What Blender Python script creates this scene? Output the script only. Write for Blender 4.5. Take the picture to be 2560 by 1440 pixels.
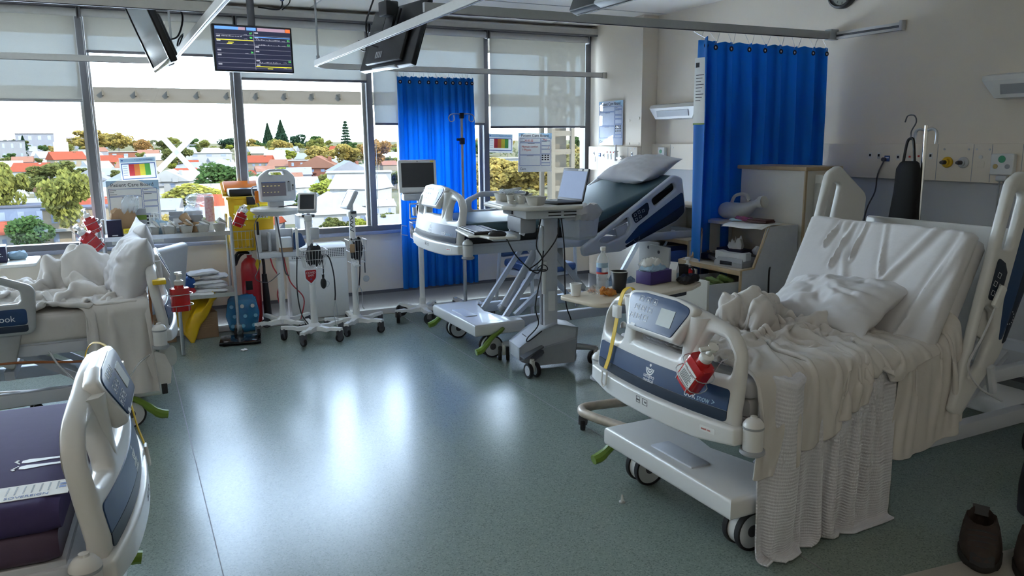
import bpy, bmesh, math, random
import numpy as np
from mathutils import Vector, Matrix, Euler
for o in list(bpy.data.objects): bpy.data.objects.remove(o)
SC = bpy.context.scene
COL = SC.collection
pi = math.pi
R = math.radians
# ---------------------------------------------------------------- camera
FPX, PITCH, ROLL, YAW, EYE = 1950.0, R(10.7), R(-0.57), R(26.3), 1.6
fh = Vector((math.sin(YAW), math.cos(YAW), 0)); rt = Vector((math.cos(YAW), -math.sin(YAW), 0)); zz = Vector((0, 0, 1))
fw = fh*math.cos(PITCH) - zz*math.sin(PITCH); up = zz*math.cos(PITCH) + fh*math.sin(PITCH)
r2 = rt*math.cos(ROLL) + up*math.sin(ROLL); u2 = up*math.cos(ROLL) - rt*math.sin(ROLL)
cam = bpy.data.cameras.new('camera'); camo = bpy.data.objects.new('camera', cam); COL.objects.link(camo)
cam.sensor_width = 36; cam.lens = FPX/2560*36; cam.clip_start = 0.05; cam.clip_end = 3000
camo.matrix_world = Matrix(((r2.x, u2.x, -fw.x, 0), (r2.y, u2.y, -fw.y, 0), (r2.z, u2.z, -fw.z, EYE), (0, 0, 0, 1)))
SC.camera = camo
# ---------------------------------------------------------------- sky, sun, exposure
SC.view_settings.view_transform = 'Standard'; SC.view_settings.look = 'None'
SC.view_settings.gamma = 1; SC.view_settings.use_curve_mapping = False
SC.view_settings.exposure = 1.35
W = bpy.data.worlds.new('sky'); SC.world = W; W.use_nodes = True
wn = W.node_tree.nodes; wl = W.node_tree.links; wn.clear()
wo = wn.new('ShaderNodeOutputWorld'); bg = wn.new('ShaderNodeBackground'); wl.new(bg.outputs[0], wo.inputs[0])
tc = wn.new('ShaderNodeTexCoord'); sep = wn.new('ShaderNodeSeparateXYZ'); rp = wn.new('ShaderNodeValToRGB')
wl.new(tc.outputs['Generated'], sep.inputs[0]); wl.new(sep.outputs['Z'], rp.inputs[0]); wl.new(rp.outputs[0], bg.inputs[0])
rp.color_ramp.elements[0].position = 0.0; rp.color_ramp.elements[0].color = (0.78, 0.89, 1.0, 1)
rp.color_ramp.elements[1].position = 0.6; rp.color_ramp.elements[1].color = (0.48, 0.66, 1.0, 1)
bg.inputs[1].default_value = 9.0
def light(name, kind, loc, energy, color=(1, 1, 1), **k):
    l = bpy.data.lights.new(name, kind); l.energy = energy; l.color = color
    for a, b in k.items(): setattr(l, a, b)
    o = bpy.data.objects.new(name, l); COL.objects.link(o); o.location = loc
    return o
sun = light('sun', 'SUN', (0, -5, 30), 9.0, (1, .9, .74), angle=R(.6))
sun.rotation_euler = Vector((-.55, .62, -.56)).to_track_quat('-Z', 'Y').to_euler()
# ---------------------------------------------------------------- materials
def mat(name, col, rough=.5, metal=0, spec=.5, noise=.06, scale=30, bump=0, bscale=60, emit=None, es=1, alpha=1, trans=0, coat=0, col2=None, ior=1.45, sheen=0):
    m = bpy.data.materials.new(name); m.use_nodes = True
    n = m.node_tree.nodes; L = m.node_tree.links; b = n['Principled BSDF']
    c = tuple(col)+(1,)
    b.inputs['Roughness'].default_value = rough; b.inputs['Metallic'].default_value = metal
    b.inputs['Specular IOR Level'].default_value = spec; b.inputs['IOR'].default_value = ior
    b.inputs['Alpha'].default_value = alpha; b.inputs['Transmission Weight'].default_value = trans
    b.inputs['Coat Weight'].default_value = coat; b.inputs['Specular IOR Level'].default_value = spec; b.inputs['Sheen Weight'].default_value = sheen
    t = n.new('ShaderNodeTexCoord'); ns = n.new('ShaderNodeTexNoise'); ns.inputs['Scale'].default_value = scale
    ns.inputs['Detail'].default_value = 3; L.new(t.outputs['Object'], ns.inputs['Vector'])
    mx = n.new('ShaderNodeMix'); mx.data_type = 'RGBA'; L.new(ns.outputs['Fac'], mx.inputs['Factor'])
    d = col2 or tuple(min(1, x*(1+noise)) for x in col)
    mx.inputs['A'].default_value = c if col2 else tuple(x*(1-noise) for x in col)+(1,); mx.inputs['B'].default_value = tuple(d)+(1,)
    L.new(mx.outputs['Result'], b.inputs['Base Color'])
    if bump:
        n2 = n.new('ShaderNodeTexNoise'); n2.inputs['Scale'].default_value = bscale; n2.inputs['Detail'].default_value = 4
        L.new(t.outputs['Object'], n2.inputs['Vector'])
        bp = n.new('ShaderNodeBump'); bp.inputs['Strength'].default_value = bump; bp.inputs['Distance'].default_value = .01
        L.new(n2.outputs['Fac'], bp.inputs['Height']); L.new(bp.outputs[0], b.inputs['Normal'])
    if emit: b.inputs['Emission Color'].default_value = tuple(emit)+(1,); b.inputs['Emission Strength'].default_value = es
    return m
def nodes(m): return m.node_tree.nodes, m.node_tree.links, m.node_tree.nodes['Principled BSDF']
M = {}
M['wall'] = mat('wall_paint', (.80, .715, .60), .6, spec=.15, noise=.02, scale=3, bump=.04, bscale=250)
M['wall_low'] = mat('wall_paint_grey', (.52, .53, .55), .6, noise=.03, scale=4)
M['ceil'] = mat('ceiling_paint', (.90, .85, .77), .6, noise=.02, scale=2)
M['alu'] = mat('anodised_aluminium', (.55, .55, .54), .32, .85, noise=.05)
M['alu_dark'] = mat('dark_window_frame', (.16, .16, .17), .4, .3)
M['alu_paint'] = mat('grey_painted_metal', (.36, .36, .36), .45, .1)
M['sill'] = mat('sill_paint', (.30, .32, .40), .25, 0, coat=.3)
M['rail'] = mat('rail_white', (.62, .60, .57), .38, .05)
M['railgrey'] = mat('rail_grey', (.40, .41, .41), .42, .1)
M['steel'] = mat('brushed_steel', (.55, .56, .57), .3, .95, noise=.1, scale=80)
M['chrome'] = mat('chrome', (.8, .8, .8), .12, 1)
M['black'] = mat('black_plastic', (.012, .012, .014), .42)
M['blackgloss'] = mat('black_gloss', (.008, .008, .01), .12)
M['rubber'] = mat('rubber', (.02, .02, .022), .7)
M['grey'] = mat('grey_plastic', (.34, .35, .37), .45)
M['dgrey'] = mat('dark_grey_plastic', (.09, .09, .10), .5)
M['lgrey'] = mat('light_grey_plastic', (.56, .57, .59), .42)
M['white'] = mat('white_plastic', (.74, .73, .70), .35, noise=.02)
M['bedw'] = mat('bed_white_shell', (.68, .67, .65), .33, noise=.02, scale=6, coat=.15)
M['bedg'] = mat('bed_rail_grey', (.58, .60, .65), .4, noise=.02, scale=6)
M['blue_d'] = mat('navy_panel', (.012, .045, .13), .35)
M['blue_dd'] = mat('dark_navy_panel', (.008, .018, .04), .4)
M['print_w'] = mat('white_print', (.78, .8, .82), .5)
M['print_k'] = mat('black_print', (.02, .02, .03), .6)
M['print_b'] = mat('blue_print', (.06, .12, .34), .6)
M['print_r'] = mat('red_print', (.55, .04, .03), .6)
M['lcd'] = mat('lcd_grey', (.40, .43, .40), .3)
M['paper'] = mat('paper', (.78, .78, .76), .7)
M['red'] = mat('red_liquid_plastic', (.50, .012, .012), .25, coat=.3)
M['redm'] = mat('red_enamel', (.42, .012, .02), .3, coat=.3)
M['yellow'] = mat('yellow_plastic', (.72, .44, .015), .42)
M['yellow_s'] = mat('yellow_strap', (.75, .50, .02), .6)
M['ylabel'] = mat('yellow_label', (.80, .66, .03), .5)
M['orange'] = mat('orange_plastic', (.80, .20, .01), .45)
M['green'] = mat('green_pedal', (.16, .26, .03), .4)
M['card'] = mat('cardboard', (.34, .21, .12), .8, noise=.1, scale=60)
M['pulp'] = mat('moulded_pulp', (.58, .56, .50), .8, noise=.08, scale=90, bump=.15, bscale=200)
M['kraft'] = mat('kraft_paper', (.42, .27, .15), .75)
M['linen'] = mat('white_linen', (.62, .605, .61), .85, noise=.03, scale=12, bump=.10, bscale=30, sheen=.2)
M['linen_w'] = mat('warm_linen', (.62, .585, .55), .88, noise=.04, scale=10, bump=.15, bscale=45, sheen=.2)
M['mattg'] = mat('mattress_green', (.055, .10, .115), .45, noise=.05, bump=.05, bscale=20)
M['mattk'] = mat('mattress_black', (.015, .016, .018), .5)
M['mattp'] = mat('mattress_purple', (.062, .048, .125), .7, spec=.08, noise=.06, bump=.05, bscale=25)
M['mattpd'] = mat('mattress_purple_side', (.075, .045, .085), .55)
M['lam'] = mat('beige_laminate', (.60, .54, .45), .4, noise=.03, scale=20)
M['lamw'] = mat('cream_laminate', (.68, .65, .58), .4, noise=.02)
M['edge'] = mat('timber_edge', (.46, .34, .20), .45, noise=.1, scale=40)
M['tablet'] = mat('table_laminate', (.66, .57, .44), .35, noise=.04, scale=30)
M['chairblue'] = mat('blue_vinyl', (.03, .07, .20), .45)
M['cream_metal'] = mat('worn_cream_metal', (.50, .42, .33), .4, .2, noise=.3, scale=25)
M['purplebox'] = mat('purple_box', (.05, .03, .16), .5)
M['navybox'] = mat('navy_box', (.012, .012, .045), .5)
M['bluebag'] = mat('blue_plastic_bag', (.02, .08, .28), .35)
M['pinkbag'] = mat('pink_plastic', (.45, .04, .14), .45)
M['skyblue'] = mat('light_blue_paper', (.36, .52, .66), .7)
def trans_mat(key, name, col, f=.45, rough=.6):
    m = mat(name, col, rough); n, L, b = nodes(m); tl = n.new('ShaderNodeBsdfTranslucent'); tl.inputs[0].default_value = tuple(col)+(1,); x = n.new('ShaderNodeMixShader'); x.inputs[0].default_value = f
    L.new(b.outputs[0], x.inputs[1]); L.new(tl.outputs[0], x.inputs[2]); L.new(x.outputs[0], n['Material Output'].inputs[0]); M[key] = m
def clear_mat(name, col, a=.3, rough=.08):
    m = mat(name, col, rough, spec=.6); n, L, b = nodes(m)
    tr = n.new('ShaderNodeBsdfTransparent'); mx = n.new('ShaderNodeMixShader'); mx.inputs[0].default_value = a
    tr.inputs[0].default_value = tuple(min(1, .55+.45*x) for x in col)+(1,)
    L.new(tr.outputs[0], mx.inputs[1]); L.new(b.outputs[0], mx.inputs[2]); L.new(mx.outputs[0], n['Material Output'].inputs[0])
    return m
M['clear'] = clear_mat('clear_plastic', (.85, .88, .9), .28)
M['milky'] = clear_mat('milky_plastic', (.72, .72, .68), .62, .3)
M['bluefilm'] = clear_mat('blue_film', (.05, .32, .62), .5, .15)
trans_mat('tape', 'white_tape', (.85, .85, .85), .6); trans_mat('sheet', 'poster_paper', (.8, .8, .78), .22)
def glass_mat():
    m = bpy.data.materials.new('window_glass'); m.use_nodes = True
    n = m.node_tree.nodes; L = m.node_tree.links; n.clear()
    o = n.new('ShaderNodeOutputMaterial'); t = n.new('ShaderNodeBsdfTransparent'); g = n.new('ShaderNodeBsdfGlossy'); x = n.new('ShaderNodeMixShader'); f = n.new('ShaderNodeFresnel')
    f.inputs[0].default_value = 1.35; g.inputs[1].default_value = .02; t.inputs[0].default_value = (.96, .98, .97, 1)
    L.new(f.outputs[0], x.inputs[0]); L.new(t.outputs[0], x.inputs[1]); L.new(g.outputs[0], x.inputs[2]); L.new(x.outputs[0], o.inputs[0])
    return m
M['glass'] = glass_mat()
def blind_mat():
    m = bpy.data.materials.new('screen_fabric'); m.use_nodes = True
    n = m.node_tree.nodes; L = m.node_tree.links; n.clear()
    o = n.new('ShaderNodeOutputMaterial'); t = n.new('ShaderNodeBsdfTransparent'); d = n.new('ShaderNodeBsdfDiffuse'); tl = n.new('ShaderNodeBsdfTranslucent')
    t.inputs[0].default_value = (.78, .90, 1, 1); d.inputs[0].default_value = (.34, .33, .31, 1); tl.inputs[0].default_value = (.14, .125, .10, 1)
    a = n.new('ShaderNodeAddShader'); x = n.new('ShaderNodeMixShader')
    tx = n.new('ShaderNodeTexCoord'); ns = n.new('ShaderNodeTexNoise'); ns.inputs['Scale'].default_value = 140; ns.inputs['Detail'].default_value = 2
    mr = n.new('ShaderNodeMapRange'); mr.inputs['To Min'].default_value = .885; mr.inputs['To Max'].default_value = .925
    L.new(tx.outputs['Object'], ns.inputs['Vector']); L.new(ns.outputs['Fac'], mr.inputs['Value']); L.new(mr.outputs[0], x.inputs[0])
    L.new(d.outputs[0], a.inputs[0]); L.new(tl.outputs[0], a.inputs[1]); L.new(t.outputs[0], x.inputs[1]); L.new(a.outputs[0], x.inputs[2]); L.new(x.outputs[0], o.inputs[0])
    return m
M['blind'] = blind_mat()
def curtain_mat():
    m = mat('blue_curtain', (.012, .19, .56), .7, noise=.06, scale=120, bump=.12, bscale=300); n, L, b = nodes(m)
    tl = n.new('ShaderNodeBsdfTranslucent'); tl.inputs[0].default_value = (.03, .36, .80, 1)
    x = n.new('ShaderNodeMixShader'); x.inputs[0].default_value = .5
    L.new(b.outputs[0], x.inputs[1]); L.new(tl.outputs[0], x.inputs[2]); L.new(x.outputs[0], n['Material Output'].inputs[0]); return m
M['curtain'] = curtain_mat()
def floor_mat():
    m = mat('speckled_vinyl', (.115, .175, .150), .23, spec=.42); n, L, b = nodes(m)
    t = n.new('ShaderNodeTexCoord')
    v = n.new('ShaderNodeTexVoronoi'); v.inputs['Scale'].default_value = 190; L.new(t.outputs['Object'], v.inputs['Vector'])
    r = n.new('ShaderNodeValToRGB'); e = r.color_ramp.elements
    sp = n.new('ShaderNodeSeparateColor'); L.new(v.outputs['Color'], sp.inputs[0]); L.new(sp.outputs[0], r.inputs[0])
    r.color_ramp.interpolation = 'CONSTANT'
    e[0].position = 0; e[0].color = (0.145, 0.180, 0.158, 1); e[1].position = .16; e[1].color = (0.198, 0.242, 0.211, 1)
    k = e.new(.62); k.color = (0.211, 0.260, 0.224, 1); k = e.new(.9); k.color = (0.251, 0.295, 0.255, 1)
    big = n.new('ShaderNodeTexNoise'); big.inputs['Scale'].default_value = 1.3; big.inputs['Detail'].default_value = 5; L.new(t.outputs['Object'], big.inputs['Vector'])
    mx = n.new('ShaderNodeMix'); mx.data_type = 'RGBA'; mx.blend_type = 'MULTIPLY'; mx.inputs['Factor'].default_value = .25
    L.new(r.outputs[0], mx.inputs['A']); L.new(big.outputs['Color'], mx.inputs['B']); L.new(r.outputs[0], b.inputs['Base Color'])
    # scuffs: thin scratch lines change the gloss
    mr = n.new('ShaderNodeMapRange'); mr.inputs['From Min'].default_value = .3; mr.inputs['From Max'].default_value = .7
    mr.inputs['To Min'].default_value = .23; mr.inputs['To Max'].default_value = .29
    L.new(big.outputs['Fac'], mr.inputs['Value']); b.inputs['Roughness'].default_value = .26
    hs = []
    for i, (rz, sx) in enumerate([(20, 1), (75, 1), (130, 1)]):
        mp = n.new('ShaderNodeMapping'); mp.inputs['Rotation'].default_value = (0, 0, R(rz)); mp.inputs['Scale'].default_value = (1.2, 60, 1)
        nn = n.new('ShaderNodeTexNoise'); nn.inputs['Scale'].default_value = 1.6; nn.inputs['Detail'].default_value = 2; nn.inputs['Distortion'].default_value = .3
        L.new(t.outputs['Object'], mp.inputs['Vector']); L.new(mp.outputs[0], nn.inputs['Vector'])
        mm = n.new('ShaderNodeMapRange'); mm.inputs['From Min'].default_value = .70; mm.inputs['From Max'].default_value = .80
        L.new(nn.outputs['Fac'], mm.inputs['Value']); hs.append(mm)
    ad = n.new('ShaderNodeMath'); ad.operation = 'ADD'; L.new(hs[0].outputs[0], ad.inputs[0]); L.new(hs[1].outputs[0], ad.inputs[1])
    ad2 = n.new('ShaderNodeMath'); ad2.operation = 'ADD'; L.new(ad.outputs[0], ad2.inputs[0]); L.new(hs[2].outputs[0], ad2.inputs[1])
    n3 = n.new('ShaderNodeTexNoise'); n3.inputs['Scale'].default_value = 7; n3.inputs['Detail'].default_value = 3; L.new(t.outputs['Object'], n3.inputs['Vector'])
    sm = n.new('ShaderNodeMath'); sm.operation = 'MULTIPLY_ADD'; L.new(n3.outputs['Fac'], sm.inputs[0]); sm.inputs[1].default_value = 1; L.new(ad2.outputs[0], sm.inputs[2])
    bp = n.new('ShaderNodeBump'); bp.inputs['Strength'].default_value = .06; bp.inputs['Distance'].default_value = .004
    L.new(sm.outputs[0], bp.inputs['Height']); bp.inputs['Height'].default_value = 0
    return m
M['floor'] = floor_mat()
M['cove'] = mat('grey_speckled_vinyl', (.20, .20, .205), .5, noise=.35, scale=260)
M['border'] = mat('beige_vinyl_border', (.36, .33, .29), .35, noise=.1, scale=200)
def knit_mat():
    m = mat('cellular_blanket', (.68, .675, .71), .9, sheen=.2); n, L, b = nodes(m)
    uv = n.new('ShaderNodeUVMap'); w = n.new('ShaderNodeTexWave'); w.inputs['Scale'].default_value = 26; w.bands_direction = 'Y'
    w.inputs['Distortion'].default_value = 1.2; w.inputs['Detail'].default_value = 1; w.inputs['Detail Scale'].default_value = 6
    L.new(uv.outputs[0], w.inputs['Vector']); w2 = n.new('ShaderNodeTexWave'); w2.inputs['Scale'].default_value = 60; w2.bands_direction = 'X'; L.new(uv.outputs[0], w2.inputs['Vector'])
    ml = n.new('ShaderNodeMath'); ml.operation = 'MULTIPLY_ADD'; L.new(w2.outputs['Fac'], ml.inputs[0]); ml.inputs[1].default_value = .3; L.new(w.outputs['Fac'], ml.inputs[2])
    bp = n.new('ShaderNodeBump'); bp.inputs['Strength'].default_value = .5; bp.inputs['Distance'].default_value = .005
    L.new(ml.outputs[0], bp.inputs['Height']); L.new(bp.outputs[0], b.inputs['Normal']); return m
M['knit'] = knit_mat()
# ---------------------------------------------------------------- object helpers
def tag(o, label=None, cat=None, group=None, kind=None):
    if label: o['label'] = label
    if cat: o['category'] = cat
    if group: o['group'] = group
    if kind: o['kind'] = kind
    return o
def thing(name, label, cat, loc=(0, 0, 0), rz=0, group=None, rot=None):
    o = bpy.data.objects.new(name, None); COL.objects.link(o); o.empty_display_size = .1
    o.location = loc; o.rotation_euler = rot or (0, 0, rz)
    return tag(o, label, cat, group)
def link(name, me, m, parent=None, label=None):
    o = bpy.data.objects.new(name, me); COL.objects.link(o)
    for x in (m if isinstance(m, (list, tuple)) else [m]): me.materials.append(M[x] if isinstance(x, str) else x)
    if parent: o.parent = parent
    if label: o['label'] = label
    return o
def finish(bm, ang=35):
    bm.normal_update()
    c = math.cos(R(ang))
    for f in bm.faces: f.smooth = True
    for e in bm.edges:
        if len(e.link_faces) == 2 and e.link_faces[0].normal.dot(e.link_faces[1].normal) < c: e.smooth = False
def T(x=0, y=0, z=0): return Matrix.Translation((x, y, z))
def RX(a): return Matrix.Rotation(R(a), 4, 'X')
def RY(a): return Matrix.Rotation(R(a), 4, 'Y')
def RZ(a): return Matrix.Rotation(R(a), 4, 'Z')
def S(x, y, z): return Matrix.Diagonal((x, y, z, 1))
def crv(pts, n=6, closed=False):
    P = [Vector(p) for p in pts]; k = len(P); out = []
    for i in range(k if closed else k-1):
        a = P[(i-1) % k] if closed or i > 0 else P[0]*2-P[1]
        b, c = P[i], P[(i+1) % k]
        d = P[(i+2) % k] if closed or i+2 < k else P[-1]*2-P[-2]
        for j in range(n):
            t = j/n
            out.append(.5*((2*b)+(-a+c)*t+(2*a-5*b+4*c-d)*t*t+(-a+3*b-3*c+d)*t**3))
    if not closed: out.append(P[-1])
    return out
def rpoly(pts, n=5):
    """closed 2D outline; each point (x,y,r) rounded by radius r"""
    out = []; k = len(pts)
    for i in range(k):
        p = Vector(pts[i][:2]); r = pts[i][2] if len(pts[i]) > 2 else 0
        a = Vector(pts[i-1][:2]); b = Vector(pts[(i+1) % k][:2])
        if r <= 0: out.append(tuple(p)); continue
        d1 = (a-p); d2 = (b-p); l1 = d1.length; l2 = d2.length; d1.normalize(); d2.normalize()
        th = d1.angle(d2); t = min(r/math.tan(th/2), l1*.48, l2*.48)
        s, e = p+d1*t, p+d2*t
        for j in range(n+1):
            q = j/n; out.append(tuple((1-q)**2*s+2*q*(1-q)*p+q*q*e))
    return out
def rrect(x0, y0, x1, y1, r, n=5): return rpoly([(x0, y0, r), (x1, y0, r), (x1, y1, r), (x0, y1, r)], n)
class MB:
    def __init__(s, M0=None): s.b = bmesh.new(); s.M = M0 or Matrix()
    def _bev(s, vs, bev, seg=2):
        es = {e for v in vs for e in v.link_edges}
        bmesh.ops.bevel(s.b, geom=list(es), offset=bev, segments=seg, affect='EDGES', profile=.5)
    def box(s, c, d, X=None, bev=0, seg=2):
        m = s.M @ T(*c) @ (X or Matrix()) @ S(*d)
        vs = bmesh.ops.create_cube(s.b, size=1, matrix=m)['verts']
        if bev: s._bev(vs, min(bev, min(d)*.49), seg)
        return s
    def b2(s, x0, y0, z0, x1, y1, z1, bev=0, seg=2): return s.box(((x0+x1)/2, (y0+y1)/2, (z0+z1)/2), (abs(x1-x0), abs(y1-y0), abs(z1-z0)), bev=bev, seg=seg)
    def cyl(s, p0, p1, r, r1=None, n=16, cap=True):
        p0, p1 = Vector(p0), Vector(p1); d = p1-p0
        q = d.to_track_quat('Z', 'Y').to_matrix().to_4x4()
        bmesh.ops.create_cone(s.b, cap_ends=cap, segments=n, radius1=r, radius2=r if r1 is None else r1, depth=d.length, matrix=s.M @ T(*((p0+p1)/2)) @ q)
        return s
    def sph(s, c, r, n=12, X=None):
        rr = (r, r, r) if not isinstance(r, (tuple, list)) else r
        bmesh.ops.create_uvsphere(s.b, u_segments=n, v_segments=max(6, n*2//3), radius=1, matrix=s.M @ T(*c) @ (X or Matrix()) @ S(*rr)); return s
    def tube(s, pts, r, n=8, closed=False, sm=0):
        P = crv(pts, sm, closed) if sm else [Vector(p) for p in pts]
        k = len(P); rings = []; nrm = None
        for i in range(k):
            a = P[(i-1) % k] if closed or i > 0 else P[i]; b = P[(i+1) % k] if closed or i < k-1 else P[i]
            t = (b-a).normalized()
            if nrm is None:
                nrm = t.orthogonal().normalized()
            nrm = (nrm-t*nrm.dot(t)); nrm = nrm.normalized() if nrm.length > 1e-6 else t.orthogonal().normalized()
            bn = t.cross(nrm); rad = r[i*len(r)//k] if isinstance(r, (list, tuple)) else r
            rings.append([s.b.verts.new(s.M @ (P[i]+(nrm*math.cos(2*pi*j/n)+bn*math.sin(2*pi*j/n))*rad)) for j in range(n)])
        for i in range(k if closed else k-1):
            A, B = rings[i], rings[(i+1) % k]
            for j in range(n): s.b.faces.new((A[j], A[(j+1) % n], B[(j+1) % n], B[j]))
        if not closed:
            s.b.faces.new(rings[0][::-1]); s.b.faces.new(rings[-1])
        return s
    def lathe(s, prof, c=(0, 0, 0), n=24, X=None):
        m = s.M @ T(*c) @ (X or Matrix()); rings = []
        for r, z in prof:
            rings.append([s.b.verts.new(m @ Vector((r*math.cos(2*pi*j/n), r*math.sin(2*pi*j/n), z))) for j in range(n)] if r > 1e-6 else [s.b.verts.new(m @ Vector((0, 0, z)))])
        for A, B in zip(rings, rings[1:]):
            for j in range(n):
                a = A[j % len(A)]; b = A[(j+1) % len(A)]; c2 = B[(j+1) % len(B)]; d = B[j % len(B)]
                f = []
                for v in (a, b, c2, d):
                    if v not in f: f.append(v)
                if len(f) > 2:
                    try: s.b.faces.new(f)
                    except ValueError: pass
        return s
    def prism(s, pts, z0, z1, X=None, bev=0, seg=2):
        m = s.M @ (X or Matrix())
        A = [s.b.verts.new(m @ Vector((p[0], p[1], z0))) for p in pts]; B = [s.b.verts.new(m @ Vector((p[0], p[1], z1))) for p in pts]
        k = len(pts)
        fs = [s.b.faces.new(A[::-1]), s.b.faces.new(B)]
        for i in range(k): s.b.faces.new((A[i], A[(i+1) % k], B[(i+1) % k], B[i]))
        if bev:
            es = [e for f in fs for e in f.edges]
            bmesh.ops.bevel(s.b, geom=es, offset=bev, segments=seg, affect='EDGES', profile=.5)
        return s
    def loft(s, rings, closed=True, cap=True):
        V = [[s.b.verts.new(s.M @ Vector(p)) for p in r] for r in rings]
        for A, B in zip(V, V[1:]):
            n = len(A)
            for j in range(n if closed else n-1): s.b.faces.new((A[j], A[(j+1) % n], B[(j+1) % n], B[j]))
        if cap and closed: s.b.faces.new(V[0][::-1]); s.b.faces.new(V[-1])
        return s
    def grid(s, f, nu, nv):
        V = [[s.b.verts.new(s.M @ Vector(f(i/nu, j/nv))) for j in range(nv+1)] for i in range(nu+1)]
        for i in range(nu):
            for j in range(nv): s.b.faces.new((V[i][j], V[i+1][j], V[i+1][j+1], V[i][j+1]))
        return s
    def build(s, name, m, parent=None, ang=35, label=None):
        bmesh.ops.recalc_face_normals(s.b, faces=s.b.faces)
        finish(s.b, ang); me = bpy.data.meshes.new(name); s.b.to_mesh(me); s.b.free()
        return link(name, me, m, parent, label)
def curve_mesh(name, loops, depth, bev):
    cu = bpy.data.curves.new(name, 'CURVE'); cu.dimensions = '2D'; cu.fill_mode = 'BOTH'
    cu.extrude = max(depth/2-bev, 0); cu.bevel_depth = bev; cu.bevel_resolution = 2; cu.offset = -bev
    for lp in loops:
        sp = cu.splines.new('POLY'); sp.points.add(len(lp)-1); sp.use_cyclic_u = True
        for p, q in zip(sp.points, lp): p.co = (q[0], q[1], 0, 1)
    o = bpy.data.objects.new('tmp', cu); me = bpy.data.meshes.new_from_object(o)
    bpy.data.objects.remove(o); bpy.data.curves.remove(cu); return me
def plate(name, m, parent, loops, depth, bev=.003, X=None, cut=None, warp=None, label=None, ang=40):
    me = curve_mesh(name, loops, depth, bev); b = bmesh.new(); b.from_mesh(me)
    if cut:
        for co, no in cut: bmesh.ops.bisect_plane(b, geom=b.verts[:]+b.edges[:]+b.faces[:], plane_co=co, plane_no=no)
    bmesh.ops.remove_doubles(b, verts=b.verts, dist=1e-5)
    if warp:
        for v in b.verts: v.co = Vector(warp(v.co))
    if X: b.transform(X)
    finish(b, ang); b.to_mesh(me); b.free(); me.materials.clear()
    return link(name, me, m, parent, label)
def txt(s, size, m, parent, X, name='lettering', d=.0004, align='CENTER', warp=None, sx=1):
    cu = bpy.data.curves.new(name, 'FONT'); cu.body = s; cu.size = size; cu.extrude = d; cu.align_x = align; cu.align_y = 'CENTER'; cu.resolution_u = 3
    o = bpy.data.objects.new('tmp', cu); me = bpy.data.meshes.new_from_object(o); bpy.data.objects.remove(o); bpy.data.curves.remove(cu)
    me.transform(S(sx, 1, 1))
    if warp:
        for v in me.vertices: v.co = Vector(warp(v.co))
    me.transform(X); me.materials.clear()
    return link(name, me, m, parent)
def face(u, v, o=(0, 0, 0)):
    """matrix mapping local x->u, y->v, z->u x v at origin o"""
    u = Vector(u).normalized(); v = Vector(v).normalized(); w = u.cross(v)
    return Matrix(((u.x, v.x, w.x, o[0]), (u.y, v.y, w.y, o[1]), (u.z, v.z, w.z, o[2]), (0, 0, 0, 1)))
def dup(o, loc=None, rz=None, label=None, group=None, parent=None):
    c = o.copy(); COL.objects.link(c)
    if parent: c.parent = parent
    for ch in list(o.children): dup(ch, parent=c)
    if loc is not None: c.location = loc
    if rz is not None: c.rotation_euler = (0, 0, rz)
    if label: c['label'] = label
    if group: c['group'] = group
    return c
def subsurf(o, lv=1, thick=0):
    if thick:
        s = o.modifiers.new('thickness', 'SOLIDIFY'); s.thickness = thick; s.offset = 0
    m = o.modifiers.new('smooth', 'SUBSURF'); m.levels = lv; m.render_levels = lv
    return o
def solid_first(o, lv, thick):
    m = o.modifiers.new('smooth', 'SUBSURF'); m.levels = lv; m.render_levels = lv
    s = o.modifiers.new('thickness', 'SOLIDIFY'); s.thickness = thick; s.offset = -1
    return o
# ================================================================ ROOM SHELL
YW, XC, YC, XR, HC = 7.25, 4.53, 6.31, 4.70, 2.75
def struct(name, mb, m, **k): return tag(mb.build(name, m, **k), kind='structure')
struct('floor', MB().b2(-4.6, -3.2, -.2, XR+.3, YW-.10, 0), 'floor')
struct('trim_1', MB().b2(-4.6, YW-.26, 0, XC, YW-.03, .004), 'border')
struct('ceiling', MB().b2(-4.6, -3.2, HC, XR+.3, YW+.05, HC+.2), 'ceil')
mb = MB()
for x in (-3.2, -2.0, -.8, .4, 1.6, 2.8, 4.0): mb.b2(x-.006, -3, HC-.004, x+.006, YW-.1, HC+.001)
for y in (.2, 1.4, 2.6, 3.8, 5.0, 6.2): mb.b2(-4.4, y-.006, HC-.0041, XR, y+.006, HC+.001)
struct('trim_2', mb, 'rail')
struct('wall_right', MB().b2(XR, -3.2, 0, XR+.2, YW+.2, HC), 'wall')
# corner column in front of the right wall, with its cover plate and screw caps
struct('wall_column', MB().b2(XC, YC, 0, XR-.001, YW+.2, HC), 'wall')
mb = MB().b2(XC-.012, YC-.006, 1.535, XC, YC+.25, HC-.02)
for y, z in ((YC+.19, 1.56), (YC+.03, 1.56), (YC+.19, 1.78), (YC+.03, 1.80)): mb.cyl((XC-.016, y, z), (XC-.012, y, z), .011, n=12)
struct('trim_3', mb, 'wall')
struct('wall_left', MB().b2(-4.8, -3.2, 0, -4.6, YW+.2, HC), 'wall')
struct('wall_back', MB().b2(-4.6, -3.4, 0, XR, -3.2, HC), 'wall')
struct('wall_window', MB().b2(-4.6, YW, 0, XC, YW+.22, .745), 'wall')
struct('wall_header', MB().b2(-4.6, YW-.02, 2.68, XC, YW+.22, HC), 'rail')
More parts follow.
